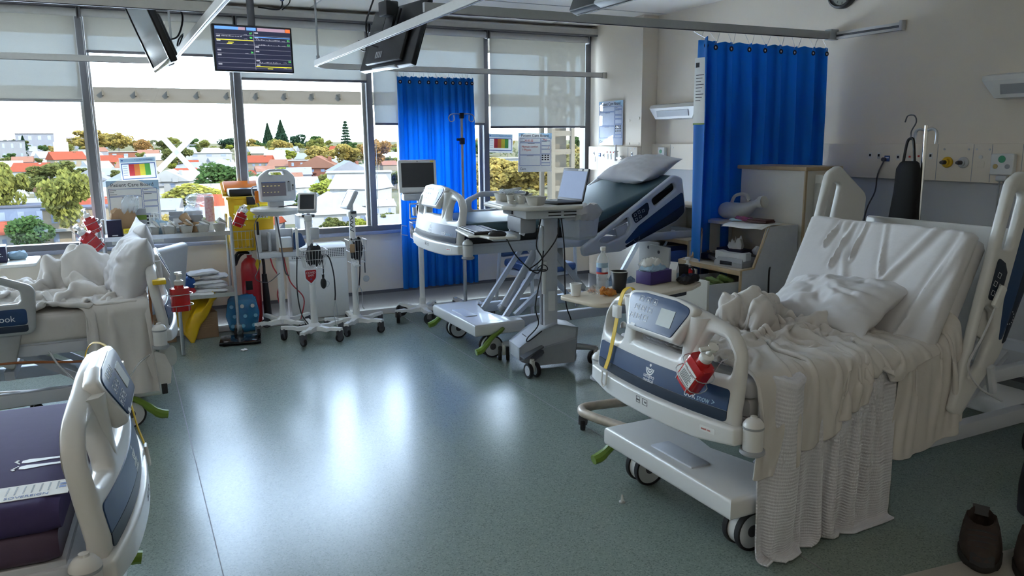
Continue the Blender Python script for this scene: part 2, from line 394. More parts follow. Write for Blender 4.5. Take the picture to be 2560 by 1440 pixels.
# coved skirting
mb = MB().b2(-4.6, YW-.012, 0, XC, YW, .155).b2(XR-.012, -3, 0, XR, YC, .155).b2(XC, YC-.012, 0, XR-.012, YC, .155).b2(XC-.012, YC-.012, 0, XC, YW-.012, .155)
struct('baseboard_window', mb, 'cove')
mb = MB().b2(-4.6, YW-.016, .155, XC, YW, .185).b2(XR-.016, -3, .155, XR, YC, .185)
struct('trim_4', mb, 'dgrey')
# grey painted band of the right wall below the service panel
struct('trim_5', MB().b2(XR-.004, -3, .185, XR, YC, 1.33), 'wall_low')
# beige vinyl threshold in the near right corner
struct('trim_6', MB().prism([(2.45, 1.73), (3.07, 1.655), (4.0, 1.5), (4.0, .3), (2.2, .6)], 0, .003), 'border')
# window: mullions, sills, glass
MX = [-4.6, -3.68, -2.51, -1.35, -.19, .966, 2.124, 3.31, 4.47]
mb = MB().b2(-4.6, YW-.05, .735, XC, YW+.20, .765, bev=.006)
struct('sill_window', mb, 'sill')
mb = MB()
mb.b2(-4.6, YW-.0, .765, XC, YW+.09, .815)
mb.b2(-4.6, YW, 2.62, XC, YW+.09, 2.68)
for x in MX[1:-1]:
    mb.b2(x-.028, YW-.015, .80, x+.028, YW+.10, 2.66)
mb.b2(MX[-1]-.005, YW-.01, .80, XC, YW+.09, 2.66)
struct('window_frame', mb, 'alu_dark')
mb = MB()
for x in MX[1:-1]:
    mb.b2(x-.052, YW+.055, .815, x-.029, YW+.085, 2.62).b2(x+.029, YW+.055, .815, x+.046, YW+.085, 2.62)
mb.b2(2.40, YW+.02, .82, 2.425, YW+.07, 2.62)
struct('trim_7', mb, 'alu')
for i in range(len(MX)-1):
    struct('window_%d' % (i+1), MB().b2(MX[i]+.03, YW+.070, .815, MX[i+1]-.028, YW+.074, 2.62), 'glass')
# roller blinds, one per bay, each hanging to its own height
BZ = [2.0, 2.0, 2.0, 1.955, 2.335, 2.155, 1.775, 1.745]
PL = ['far left', 'far left', 'far left', 'in the leftmost window bay, hanging lowest on the left', 'in the bay with the white tape cross, rolled up highest',
      'behind the wall-hung patient monitor, rolled halfway', 'behind the narrow blue curtain', 'in the last bay beside the column, above two pinned boards']
for i in range(3, len(MX)-1):
    x0, x1 = MX[i]+.02, MX[i+1]-.012
    t = thing('roller_blind', 'grey mesh roller blind '+PL[i], 'blind', (0, YW-.045, 0), group='roller blinds')
    MB().b2(x0+.012, -.002, BZ[i], x1-.02, 0, 2.60).build('blind_fabric', 'blind', t)
    MB().cyl((x0, 0, 2.615), (x1, 0, 2.615), .030, n=20).build('roller_tube', 'rail', t, label='rolled fabric on tube')
    MB().b2(x0+.01, -.010, BZ[i]-.022, x1-.018, .006, BZ[i], bev=.004).build('bottom_bar', 'alu_dark' if i != 3 else 'alu_paint', t)
    MB().b2(x0-.014, -.05, 2.575, x0-.001, .04, 2.66).build('bracket', 'alu_dark', t); MB().b2(x1+.001, -.05, 2.575, x1+.006, .04, 2.66).build('bracket', 'alu_dark', t)
    if i in (4, 5, 6): MB().tube([(x0+.0, -.034, 2.6), (x0+.004, -.034, 1.3), (x0+.0, -.034, .95), (x0-.004, -.034, 1.3)], .0022, 6).build('bead_chain', 'alu', t)
struct('trim_8', MB().b2(-4.6, YW-.13, 2.66, XC, YW-.02, 2.70).b2(-4.6, YW-.135, 2.70, XC, YW-.12, 2.72), 'rail')
struct('trim_9', MB().b2(-4.6, YW-.14, 2.645, XC, YW-.128, 2.66), 'alu_dark')
# ---------------------------------------------------------------- ceiling lamps behind the camera and down the bay
for i, (x, y) in enumerate(((.8, -.9), (-2.4, 1.0))):
    t = thing('ceiling_light', 'white ceiling light panel in the ceiling behind the viewer', 'ceiling light', (x, y, HC), group='ceiling light panels')
    MB().b2(-.6, -.16, -.03, .6, .16, -.001, bev=.004).build('housing', 'white', t)
    MB().b2(-.57, -.13, -.034, .57, .13, -.030).build('diffuser', mat('lamp_diffuser', (.9, .85, .75), .4, emit=(1, .86, .66), es=1.6), t)
    l = light('lamp', 'AREA', (x, y, HC-.045), 5, (1, .91, .80), shape='RECTANGLE', size=1.1, size_y=.25)

struct('trim_10', MB().b2(.205, -1.5, 0, .209, YW-.3, .0012), 'cove')
struct('trim_11', MB().b2(2.23, -1.5, 0, 2.234, YW-.3, .0012), 'cove')
# ================================================================ HOSPITAL BEDS
def caster(parent, p, r, w, name='castor', twin=False, fork='white', disc='white', yaw=0):
    """castor touching the floor under p; wheel axis along local y rotated by yaw"""
    X = T(p[0], p[1], 0) @ RZ(yaw)
    zt = p[2]
    mb = MB(X); mb.b2(-.022, -w*.5-.012, r, .022, w*.5+.012, zt-.0, bev=.006) if not twin else mb.b2(-.02, -.012, r*.8, .02, .012, zt, bev=.006)
    c = mb.cyl((0, 0, zt-.012), (0, 0, zt+.012), .016, n=12).build(name, fork, parent)
    sides = (-1, 1) if twin else (0,)
    for s in sides:
        y = s*(w*.5+.014); h = w*.5 if not twin else w*.42
        MB(X).lathe([(r*.70, -h), (r*.93, -h), (r, -h*.55), (r, h*.55), (r*.93, h), (r*.70, h), (r*.70, -h)], (0, y, r), 28, RX(90)).build('tyre', 'rubber', c)
        MB(X).cyl((0, y-h*.82, r), (0, y+h*.82, r), r*.72, n=24).cyl((0, y-h*.95, r), (0, y+h*.95, r), r*.26, n=14).build('wheel', disc, c)
    return c
def bed_wheel(parent, x, y):
    r = .083; w = .034
    c = MB(T(x, y, 0)).cyl((0, -w-.008, r), (0, w+.008, r), r*.30, n=18).b2(-.03, -.012, r, .03, .012, .20, bev=.006).build('castor', 'dgrey', parent)
    for s in (-1, 1):
        MB(T(x, y, 0)).lathe([(r*.86, s*w-.012), (r*.97, s*w-.012), (r, s*w), (r*.97, s*w+.012), (r*.86, s*w+.012), (r*.86, s*w-.012)], (0, 0, r), 32, RX(90)).build('tyre', 'rubber', c)
    MB(T(x, y, 0)).cyl((0, -w-.006, r), (0, w+.006, r), r*.88, n=32).build('wheel', 'bedw', c, label='broad white wheel drum')
    return c
def pill_key(mb, x, y, w, h, z): mb.b2(x-w/2, y-h/2, z, x+w/2, y+h/2, z+.0006)
def footboard(root, hz, console=True):
    X = face((0, -1, 0), (0, 0, 1), (0, 0, hz))
    def wp(c, off=0):
        u, v, w = c; b = .055*(1-(u/.48)**2)
        return (u, v, w+b*(1-.35*max(0, v)/.46)-.055*max(0, v-.12)/.34+off)
    cuts = [((u, 0, 0), (1, 0, 0)) for u in np.arange(-.42, .43, .07)]+[((0, v, 0), (0, 1, 0)) for v in (.12, .2, .28, .36, .42)]
    top = crv([(.455, .07), (.45, .24), (.43, .34), (.375, .405), (.30, .435), (.20, .455), (.08, .47), (-.08, .47), (-.20, .455), (-.30, .435), (-.375, .405), (-.43, .34), (-.45, .24), (-.455, .07)], 4) if 0 else \
        [tuple(p[:2]) for p in crv([(.455, .07, 0), (.45, .24, 0), (.43, .345, 0), (.375, .405, 0), (.30, .432, 0), (.20, .452, 0), (.08, .47, 0), (-.08, .47, 0), (-.20, .452, 0), (-.30, .432, 0), (-.375, .405, 0), (-.43, .345, 0), (-.45, .24, 0), (-.455, .07, 0)], 4)]
    hl = rpoly([(-.405, .245, .03), (-.25, .235, .03), (-.245, .33, .03), (-.275, .385, .04), (-.36, .375, .05), (-.405, .32, .03)])
    hr = [(-x, y) for x, y in hl][::-1]
    hc = rpoly([(-.15, .265, .02), (.15, .265, .02), (.17, .325, .012), (-.17, .325, .012)])
    fb = plate('footboard', 'bedw', root, [top, hl, hr, hc], .056, .022, X, cuts, wp, ang=55)
    # sculpted ribs either side of the console
    for s in (-1, 1):
        mb = MB()
        rings = []
        for i in range(9):
            t = i/8; u = s*(.215-.045*t); v = .435-.24*t; h = .034*(1-t)**1.2+.001; wd = .055*(1-.75*t)
            rings.append([wp((u+a*wd, v, .022+h*b)) for a, b in ((-1, 0), (-.75, .75), (-.2, 1), (.2, 1), (.75, .75), (1, 0))])
        mb.loft(rings)
        mb.b.transform(X); mb.build('rib', 'bedw', fb, ang=60)
    # tilted control console
    Xc = X @ T(0, .40, .046) @ RX(-24)
    co = rpoly([(-.14, -.068, .02), (.14, -.068, .02), (.205, .062, .03), (.10, .078, .05), (-.10, .078, .05), (-.205, .062, .03)])
    cb = plate('console', 'bedw', fb, [rpoly([(-.16, -.085, .02), (.16, -.085, .02), (.228, .075, .03), (.10, .092, .05), (-.10, .092, .05), (-.228, .075, .03)])], .05, .016, Xc @ T(0, 0, -.018))
    plate('console_panel', 'blue_d', fb, [co], .006, .002, Xc @ T(0, 0, .008))
    MB(Xc).b2(.03, -.035, .011, .12, .035, .0125).build('display', 'lcd', fb)
    mb = MB(Xc)
    for r in range(3):
        for c in range(3):
            x, y = -.135+.045*c+.012*(2-r), .05-.038*r-.0
            for a in (0, 1):
                mb.b2(x-.013, y-.012+a*.023, .0112, x+.013, y-.011+a*.023, .0118).b2(x-.0135+a*.026, y-.012, .0112, x-.0125+a*.026, y+.012, .0118)
            mb.prism([(x-.006, y-.005), (x+.006, y-.005), (x, y+.006)] if r != 2 else [(x-.006, y+.005), (x, y-.006), (x+.006, y+.005)], .0112, .0118)
    mb.b2(-.125, -.07, .0112, -.095, -.058, .0118)
    mb.build('button', 'print_w', fb)
    # blue and dark stripe with lettering
    scut = [((u, 0, 0), (1, 0, 0)) for u in np.arange(-.42, .43, .04)]
    w2 = lambda o: (lambda c: wp(c, o))
    plate('stripe', 'blue_d', fb, [rpoly([(-.425, .128), (.425, .128), (.425, .205, .02), (-.425, .205, .02)])], .004, 0, X, scut, w2(.0295))
    plate('lower_stripe', 'blue_dd', fb, [rpoly([(-.425, .084, .02), (.425, .084, .02), (.425, .126), (-.425, .126)])], .004, 0, X, scut, w2(.0295))
    sh = lambda u, v, o=.0315: (lambda c: wp((c[0]+u, c[1]+v, c[2]), o))
    txt('umano', .026, 'print_w', fb, X, warp=sh(.0, .150)); txt('medical', .022, 'print_w', fb, X, warp=sh(.0, .133))
    mb = MB()
    for rr in (.010, .019, .028):
        pts = [(rr*math.cos(a),   .186+rr*math.sin(a)*1.05-.003) for a in np.linspace(pi*1.02, pi*1.98, 9)]
        q = [(rr*.72*math.cos(a) if rr < .012 else (rr-.0055)*math.cos(a),   .186+(rr-.0055)*math.sin(a)*1.05-.003) for a in np.linspace(pi*1.98, pi*1.02, 9)]
        mb.prism(pts+q, 0, .0006)
    mb.prism([(.006*math.cos(a), .194+.006*math.sin(a)) for a in np.linspace(0, 2*pi, 12, endpoint=False)], 0, .0006)
    for v in mb.b.verts: v.co = Vector(wp(v.co, .0315))
    mb.b.transform(X); mb.build('logo', 'print_w', fb)
    txt('ook', .042, 'print_w', fb, X, warp=sh(.245, .145), sx=.9); txt('snow >', .034, 'skyblue', fb, X, warp=sh(.325, .142), sx=.85)
    # bottom bar, stickers
    bar = [(-.475, -.03), (-.45, .075), (.45, .075), (.475, -.03)]
    bar = rpoly([(-.478, .01, .01), (-.30, -.012, .1), (.30, -.012, .1), (.478, .01, .01), (.478, .076, .012), (-.478, .076, .012)])
    bb = plate('foot_bar', 'bedw', root, [bar], .062, .010, X, cuts, lambda c: (c[0], c[1], c[2]+.058*(1-(c[0]/.5)**2)+.012-.12*max(0, c[1]-.06)), ang=50)
    w3 = lambda u, v, o=.044: (lambda c: (c[0]+u, c[1]+v, c[2]+.058*(1-((c[0]+u)/.5)**2)+.012+o-.012))
    plate('sticker', 'paper', bb, [rrect(-.035, -.011, .035, .011, .004)], .001, 0, X, None, w3(.36, .04)); txt('asset no.', .013, 'print_r', bb, X, warp=w3(.355, .04, .045))
    for du, w in ((-.035, .026), (.012, .034)):
        plate('pictogram', 'print_k', bb, [rrect(-w/2, -.013, w/2, .013, .002), rrect(-w/2+.0015, -.0115, w/2-.0015, .0115, .002)[::-1]], .0006, 0, X, None, w3(du, .045))
    txt('MAX', .009, 'print_k', bb, X, warp=w3(-.035, .043)); txt('KG', .010, 'print_k', bb, X, warp=w3(.016, .045))
    return fb
def bumper(root, x, y, hz):
    mb = MB().lathe([(0, .125), (.012, .125), (.013, .118), (.026, .112), (.036, .098), (.038, .088), (.034, .084)], (x, y, hz), 20)
    mb.lathe([(.036, .084), (.036, .0), (.030, -.002)], (x, y, hz), 20)
    b = mb.build('bumper', 'bedw', root, ang=50)
    MB().lathe([(.037, .079), (.0385, .081), (.0385, .087), (.037, .088)], (x, y, hz), 20).build('bumper_ring', 'grey', b)
    MB().lathe([(.030, .0), (.044, .0), (.046, -.012), (.036, -.02), (.02, -.02)], (x, y, hz), 20).build('bumper_ring', 'grey', b)
    MB().b2(x-.02, min(y, y-.06*(1 if y > 0 else -1)), hz+.01, x+.02, max(y, y-.06*(1 if y > 0 else -1)), hz+.07).build('bracket', 'bedg', b)
def head_rail(root, H, ang, side, yw, ctl=True, white='bedw'):
    """rail that tilts with the backrest; H = hinge point (x,z); side=-1/+1"""
    a = R(ang); u = Vector((math.cos(a), 0, math.sin(a))); v = Vector((-math.sin(a), 0, math.cos(a)))
    o = Vector((H[0], side*yw, H[1])) + u*-.22 + v*-.16
    X = face(u, v, o)          # z axis = u x v = -y
    q = lambda s, d, r=0: (s, .02+.19*s-d, r)
    out = rpoly([q(-.01, .02, .03), q(.97, 0, .06), q(1.04, .07, .04), q(.99, .33, .06), q(.88, .35, .06), q(.30, .25, .10), q(.12, .15, .06), q(-.02, .09, .03)])
    h1 = rpoly([q(.13, .058, .02), q(.465, .05, .02), q(.455, .125, .03), q(.40, .165, .04), q(.22, .125, .03)])
    h2 = rpoly([q(.70, .055, .025), q(.95, .05, .03), q(.955, .115, .025), q(.72, .125, .02)])
    rl = plate('side_rail', white, root, [out, h1, h2], .042, .014, X, ang=50)
    for zs in (-1, 1):
        Z = X @ T(0, 0, zs*.0215)
        plate('rail_keypad', 'blue_dd', rl, [rpoly([q(.485, .048, .02), q(.665, .046, .02), q(.66, .105, .01), q(.63, .135, .01), q(.50, .135, .02)])], .003, .001, Z)
        mb = MB(Z)
        for i, (s, d) in enumerate([(.52, .072), (.52, .11), (.56, .072), (.56, .11), (.60, .085)]):
            x, y, _ = q(s, d)
            for b in (0, 1): mb.b2(x-.011, y-.011+b*.02, .0016*zs, x+.011, y-.009+b*.02, .0022*zs).b2(x-.011+b*.02, y-.011, .0016*zs, x-.009+b*.02, y+.011, .0022*zs)
        mb.build('button', 'print_w', rl)
        if zs*side > 0 or True:
            if (zs == 1) == (side == -1):
                plate('rail_stripe', 'blue_d', rl, [rpoly([q(.36, .205, .05), q(.52, .165, .06), q(1.005, .165, .02), q(.985, .30, .05), q(.90, .30, .06), q(.37, .225, .02)])], .003, .001, Z)
                plate('rail_strip_dark', 'blue_dd', rl, [rpoly([q(.35, .232, .02), q(.985, .262, .02), q(.975, .325, .05), q(.88, .338, .05), q(.37, .255, .02)])], .0034, .001, Z)
                x, y, _ = q(.47, .235)
                mb = MB(Z)
                for b in range(7):
                    e = R(190+b*26); mb.b2(x+.030*math.cos(e)-.002, y+.030*math.sin(e)-.002, .0016*zs, x+.030*math.cos(e)+.002, y+.030*math.sin(e)+.002, .0026*zs)
                mb.build('angle_gauge', 'print_w', rl)
    MB(T(H[0], side*(yw-.035), H[1]) @ RY(-ang)).b2(.12, -.012, -.30, .24, .012, -.16, bev=.008).build('rail_arm', white, rl)
    return rl
def foot_rail(root, x0, side, yw, z, white='bedg', text='ook', up=True):
    X = face((1, 0, 0), (0, 0, 1), (x0, side*yw, z))
    out = rpoly([(0, 0, .05), (.60, 0, .08), (.66, .22, .08), (.55, .31, .12), (.14, .315, .12), (-.02, .25, .06)])
    hole = rpoly([(.05, .165, .03), (.55, .165, .04), (.575, .235, .03), (.50, .265, .05), (.13, .27, .05), (.05, .235, .03)])
    rl = plate('side_rail', white, root, [out, hole], .042, .014, X, ang=50)
    Z = X @ T(0, 0, -.0215*side if False else (.0215 if side < 0 else -.0215))
    plate('rail_stripe', 'blue_d', rl, [rpoly([(.03, .055, .02), (.60, .055, .03), (.61, .14, .02), (.03, .14, .02)])], .003, .001, Z)
    plate('rail_strip_dark', 'blue_dd', rl, [rpoly([(.03, .018, .02), (.59, .018, .03), (.60, .052), (.03, .052)])], .003, .001, Z)
    if side < 0: txt(text, .045, 'print_w', rl, Z @ T(.12, .09, .002))
    else: txt(text, .045, 'print_w', rl, Z @ RY(180) @ T(-.12, .09, .002))
    for dx in (.12, .45):
        plate('rail_arm', white, rl, [rpoly([(dx-.06, .03, .02), (dx+.10, .03, .03), (dx+.06, -.16, .04), (dx+.0, -.20, .04)])], .022, .008, X @ T(0, 0, .026*side))
    return rl
def bend_path(L, hinge, ang, k=.10):
    """centre line of a bed that is flat to `hinge`, then rises by ang; returns f(s)->(x,z,theta)"""
    a = R(ang)
    def f(s):
        if s < hinge-k: return s, 0., 0.
        if s < hinge+k:
            t = (s-hinge+k)/(2*k); th = a*t; rad = 2*k/a if a > 1e-4 else 1e9
            return hinge-k+rad*math.sin(th), rad*(1-math.cos(th)), th
        rad = 2*k/a if a > 1e-4 else 1e9
        x, z = hinge-k+rad*math.sin(a), rad*(1-math.cos(a)); d = s-hinge-k
        return x+d*math.cos(a), z+d*math.sin(a), a
    return f
def slab(mb, f, s0, s1, w, z0, z1, x0=0, zb=0, r=.03, n=40, disp=None):
    """rounded slab following the bed line"""
    rings = []
    sec = rrect(-w/2, z0, w/2, z1, r, 4)
    # densify the top so that folds can be modelled
    if disp:
        k = 90; top = [(-w/2+r+(w-2*r)*i/k, z1) for i in range(1, k)]
        sec = [p for p in sec]; i = max(range(len(sec)), key=lambda j: (sec[j][1] > z1-1e-6, sec[j][0]))
        sec = sec[:i+1]+[p for p in top[::-1]]+sec[i+1:]
    for i in range(n+1):
        e = i/n; s = s0+(s1-s0)*e; x, z, th = f(s); c, sn = math.cos(th), math.sin(th)
        sh = 1.0
        if i in (0, n): sh = .965
        ring = []
        for (y, h) in sec:
            hh = h if i not in (0, n) else z0+(h-z0)*.86
            d = disp(s, y, h) if disp and h > z0+.5*(z1-z0) else 0
            hh += d
            ring.append((x0+x-sn*hh, y*sh, zb+z+c*hh))
        rings.append(ring)
    return mb.loft(rings)
def bed_base(root, hz, foot_x=.15, pedal=(-1, 1), head_x=2.12):
    """wheelbase, covers, lift arms; foot end at foot_x"""
    fx, hx = foot_x, head_x
    mb = MB()
    for s in (-1, 1): mb.b2(fx+.18, s*.30-.03, .20, hx+.02, s*.30+.03, .275, bev=.008)
    base = mb.build('base_frame', 'bedg', root)
    def cover(x0, x1, y, z0, z1, nm):
        mb = MB()
        out = [(x0, -y), (x0, y), (x1+.10, y), (x1+.12, y-.09), (x1, y-.16), (x1-.06, 0), (x1, -y+.16), (x1+.12, -y+.09), (x1+.10, -y)]
        mb.prism(out, z0, z1, bev=.018, seg=3)
        c = mb.build(nm, 'bedw', root, ang=45)
        return c
    fc = cover(fx-.17, fx+.14, .43, .185, .275, 'foot_cover')
    MB().b2(fx-.12, -.14, .268, fx-.02, .14, .283, bev=.01).build('cover_panel', 'bedg', fc)
    mb = MB().prism([(hx+.14, -.43), (hx+.14, .43), (hx-.10, .43), (hx-.16, .2), (hx-.16, -.2), (hx-.10, -.43)], .185, .275, bev=.018)
    mb.build('head_cover', 'bedw', root, ang=45)
    for x in (fx, hx):
        for y in (-.335, .335): bed_wheel(root, x, y)
    if pedal:
        for s in pedal:
            MB().tube([(fx+.06, s*.42, .225), (fx+.02, s*.46, .215), (fx-.05, s*.475, .185), (fx-.11, s*.485, .13), (fx-.15, s*.49, .10), (fx-.19, s*.49, .09)], [.016, .016, .018, .022, .026, .024], 8, sm=3).build('brake_pedal', 'green', root)
    # lift arms
    top = hz+.03
    for s in (-1, 1):
        y = s*.20
        MB().tube([(fx+.18, y, .25), (fx+.62, y, top)], .026, 4).build('lift_arm', 'bedg', root)
        MB().tube([(fx+1.42, y, .25), (fx+1.80, y, top)], .026, 4).build('lift_arm', 'bedg', root)
        if hz > .6:
            MB().tube([(fx+1.02, s*.24, .26), (fx+.52, s*.24, top)], .028, 4).build('lift_arm', 'bedg', root)
            MB().tube([(fx+.30, s*.15, .25), (fx+.58, s*.15, .47), (fx+.58, s*.15, .60), (fx+.60, s*.15, .66)], .024, 4).build('lift_brace', 'bedg', root)
    MB().b2(fx+.55, -.24, .5 if hz > .6 else .33, fx+.60, .24, .55 if hz > .6 else .38, bev=.005).build('cross_bar', 'bedg', root)
    MB().cyl((fx+.28, .02, .29), (fx+.62, .02, hz-.02), .032, n=14).cyl((fx+.24, .02, .265), (fx+.28, .02, .29), .02, n=12).build('actuator', 'lgrey', root)
    MB().b2(fx+.56, -.16, hz-.20 if hz > .6 else hz-.09, fx+.74, .10, hz-.03, bev=.02).build('motor_box', 'white', root)
    return base
def deck(root, hz, f, hinge, L=1.98):
    mb = MB()
    for s in (-1, 1): mb.b2(.02, s*.40-.025, hz-.005, 2.20, s*.40+.025, hz+.055, bev=.006)
    for x in (.06, .5, 1.05, 1.6, 2.17): mb.b2(x-.025, -.40, hz, x+.025, .40, hz+.05)
    d = mb.build('deck_frame', 'bedg', root)
    m2 = MB(); slab(m2, f, .05, hinge-.02, .84, -.022, -.002, .02, hz+.075, .004, 14); m2.build('foot_deck', 'bedg', root)
    m2 = MB(); slab(m2, f, hinge+.02, L, .80, -.03, -.002, .02, hz+.075, .004, 20); m2.build('back_deck', 'bedg', root)
    return d
def hospital_bed(label, loc, rz, hz, ang, hinge, mats, foot_x=.15, rails=(), white='bedw', th=.15, disp=None, ml=1.98, pedal=(-1, 1)):
    root = thing('hospital_bed', label, 'bed', loc, rz, group='hospital beds')
    f = bend_path(2.0, hinge, ang)
    bed_base(root, hz, foot_x, pedal); deck(root, hz, f, hinge, ml); fb = footboard(root, hz)
    for s in (-1, 1): bumper(root, .015, s*.505, hz)
    mb = MB(); slab(mb, f, .06, ml-.01, .86, 0, th*.55, .02, hz+.075, .03, 60); mb.build('mattress_base', mats[1], root, ang=50)
    mb = MB(); slab(mb, f, .05, ml, .875, th*.5, th, .02, hz+.075, .035, 150 if disp else 50, disp); mt = mb.build('mattress', mats[0], root, ang=60)
    H = (hinge+.02, hz+.075+th)
    for s in rails: head_rail(root, H, ang, s, .475, white=white)
    return root, f, fb, mt
LINE = []
def ridges(lines):
    """fold lines on a sheet: (s0,y0,s1,y1,height,width)"""
    def d(s, y, h):
        z = .004*math.sin(9*y+4*s)*math.sin(6*s+1)
        for a, b, c, e, hh, w in lines:
            vx, vy = c-a, e-b; l2 = vx*vx+vy*vy; t = max(0, min(1, ((s-a)*vx+(y-b)*vy)/l2))
            dx, dy = s-a-vx*t, y-b-vy*t; q = math.sqrt(dx*dx+dy*dy)
            z += 1.5*hh*math.exp(-(q/w)**2)*(.35+.65*math.sin(pi*min(1, t+.25)))-.5*hh*math.exp(-((q-1.6*w)/(1.2*w))**2)
        return z
    return d
# ---- near right bed, unmade
A_HZ, A_LOC = .50, (1.93, 2.50, 0)
bedA, fA, fbA, mtA = hospital_bed('unmade hospital bed with head raised steeply and white blankets spilling to the floor', A_LOC, 0, A_HZ, 64, 1.08, ('linen', 'linen'), .165, (-1, 1), th=.15, ml=1.70, pedal=(1,), disp=ridges([(1.05, .1, 1.7, -.28, .018, .02), (.95, -.22, 1.66, -.42, .014, .018), (1.2, .0, 1.68, .22, .010, .02), (1.45, .2, 1.68, .16, .014, .012), (1.5, .1, 1.69, .09, .012, .010), (1.4, -.1, 1.69, -.02, .010, .012), (1.3, -.3, 1.69, -.4, .010, .012), (1.55, .28, 1.69, .24, .014, .010)]))
plate('headboard', 'bedw', bedA, [rpoly([(-.41, 0, .03), (.41, 0, .03), (.40, .56, .02), (-.40, .56, .02)])], .03, .008, face((0, 1, 0), (.10, 0, .99), (1.68, .08, .62)))
MB().tube([(1.36, -.50, .62), (1.40, -.50, .50)], .02, 8).build('rail_pivot', 'bedg', bedA)
# ---- far right bed by the window, raised
B_HZ, B_LOC = .80, (2.12, 5.52, 0)
bedB, fB, fbB, mtB = hospital_bed('stripped hospital bed with dark green mattress, raised high, beside the narrow blue curtain', B_LOC, 0, B_HZ, 20, 1.10, ('mattg', 'mattk'), .26, (-1, 1), white='bedg')
foot_rail(bedB, .42, 1, .475, B_HZ+.07, white='bedg')
# ---- left bed by the window, with white sheets
C_HZ, C_LOC = .50, (.125, 5.16, 0)
C_TM = T(*C_LOC) @ RZ(180)
bedC, fC, fbC, mtC = hospital_bed('hospital bed under a heap of white linen, left of the steel trolley below the window', C_LOC, pi, C_HZ, 2, 1.1, ('linen_w', 'linen_w'), .20, ())
m2 = MB(C_TM); slab(m2, fC, .042, 1.988, .893, -.012, .156, .02, C_HZ+.075, .04, 120, lambda s, y, h: .006*math.sin(5*s+7*y)+.008*math.sin(11*s-4*y+1)*math.sin(3*s))
o = m2.build('fitted_sheet', 'linen_w', None, 60); tag(o, 'white sheet wrapped round the whole mattress of the left window bed', 'sheet')
foot_rail(bedC, .60, 1, .475, C_HZ+.13, white='railgrey')
# ---- near left bed with purple mattress
D_HZ, D_LOC = .505, (-.115, 2.52, 0)
bedD, fD, fbD, mtD = hospital_bed('hospital bed with bare purple mattress in the near left corner of the view', D_LOC, pi-R(4), D_HZ, 2, 1.1, ('mattp', 'mattpd'), .17, (), th=.16)
foot_rail(bedD, .22, 1, .49, D_HZ-.22, white='bedw', text='ook')
# ================================================================ CLOTH (position based folds, settled on the beds)
def sd_box(P, c, h, Rm=None, r=.02):
    q = P-c
    if Rm is not None: q = q @ Rm
    d = np.abs(q)-(h-r); mx = np.maximum(d, 0); ln = np.linalg.norm(mx, axis=1)
    ins = d.max(1); sd = np.where(ins > 0, ln, ins)-r
    n = np.sign(q)*mx; k = ln > 1e-7
    n[k] /= ln[k][:, None]
    i = np.argmax(d, 1); ni = np.zeros_like(q); ni[np.arange(len(q)), i] = np.sign(q[np.arange(len(q)), i])
    n[~k] = ni[~k]
    if Rm is not None: n = n @ Rm.T
    return sd, n
def cloth(P0, nu, nv, du, dv, boxes, balls=(), steps=200, its=8, thick=.006, floor=.004, fric=.6, stick=0., damp=.97, seed=1, pins=None, bend=.25, grav=9.8, jit=.0):
    """P0 (nu,nv,3) start grid; du,dv rest spacing. Settles under gravity on boxes and balls."""
    rng = np.random.default_rng(seed); P = P0.reshape(-1, 3).astype(float).copy()
    P += rng.normal(0, jit, P.shape) if jit else 0
    V = P.copy(); I = np.arange(nu*nv).reshape(nu, nv); cons = []
    def add(A, B, L, k):
        A = A.ravel(); B = B.ravel(); cons.append((A, B, L, k))
    dvr = np.broadcast_to(np.asarray(dv, float), (nu,)); dv = float(dvr.mean())
    rep = lambda A, k: np.repeat(dvr[:, None]*k, A.shape[1], 1).ravel()
    for s in (0, 1):
        add(I[s:-1:2], I[s+1::2], du, 1.); A = I[:, s:-1:2]; B = I[:, s+1::2]; c = min(A.shape[1], B.shape[1]); add(A[:, :c], B[:, :c], rep(A[:, :c], 1), 1.)
    dg = math.hypot(du, dv)
    for s in (0, 1):
        add(I[s:-1:2, :-1], I[s+1::2, 1:], dg, .35); add(I[s:-1:2, 1:], I[s+1::2, :-1], dg, .35)
    for s in (0, 1, 2, 3):
        add(I[s:-2:4], I[s+2::4], 2*du, bend); A = I[:, s:-2:4]; B = I[:, s+2::4]; c = min(A.shape[1], B.shape[1]); add(A[:, :c], B[:, :c], rep(A[:, :c], 2), bend)
    cons = [(A[:min(len(A), len(B))], B[:min(len(A), len(B))], L, k) for A, B, L, k in cons]
    dt = 1/60
    for st in range(steps):
        vel = (P-V)*damp; V = P.copy(); P = P+vel; P[:, 2] -= grav*dt*dt
        for it in range(its):
            for A, B, L, k in cons:
                d = P[B]-P[A]; l = np.linalg.norm(d, axis=1)+1e-9
                c = (.5*k*(l-L)/l)[:, None]*d
                P[A] += c; P[B] -= c
            if pins is not None: P[pins] = P0.reshape(-1, 3)[pins]
            if it % 2 == 1:
                for (c, h, Rm, r) in boxes:
                    sd, n = sd_box(P, c, h, Rm, r); m = sd < thick
                    if m.any():
                        P[m] += n[m]*(thick-sd[m])[:, None]
                        if stick: dv_ = P[m]-V[m]; P[m] -= stick*(dv_-n[m]*(dv_*n[m]).sum(1)[:, None])
                        if it == its-1:
                            dv_ = P[m]-V[m]; t = dv_-n[m]*(dv_*n[m]).sum(1)[:, None]; V[m] += t*fric
                for (c, rad) in balls:
                    q = (P-c)/rad; l = np.linalg.norm(q, axis=1); m = l < 1
                    if m.any(): P[m] = c+(q[m]/l[m][:, None])*rad; P[m] -= stick*.8*(P[m]-V[m])*np.array([1, 1, .2])
                m = P[:, 2] < floor
                if m.any(): P[m, 2] = floor; V[m] = P[m]-(P[m]-V[m])*.3
    return P.reshape(nu, nv, 3)
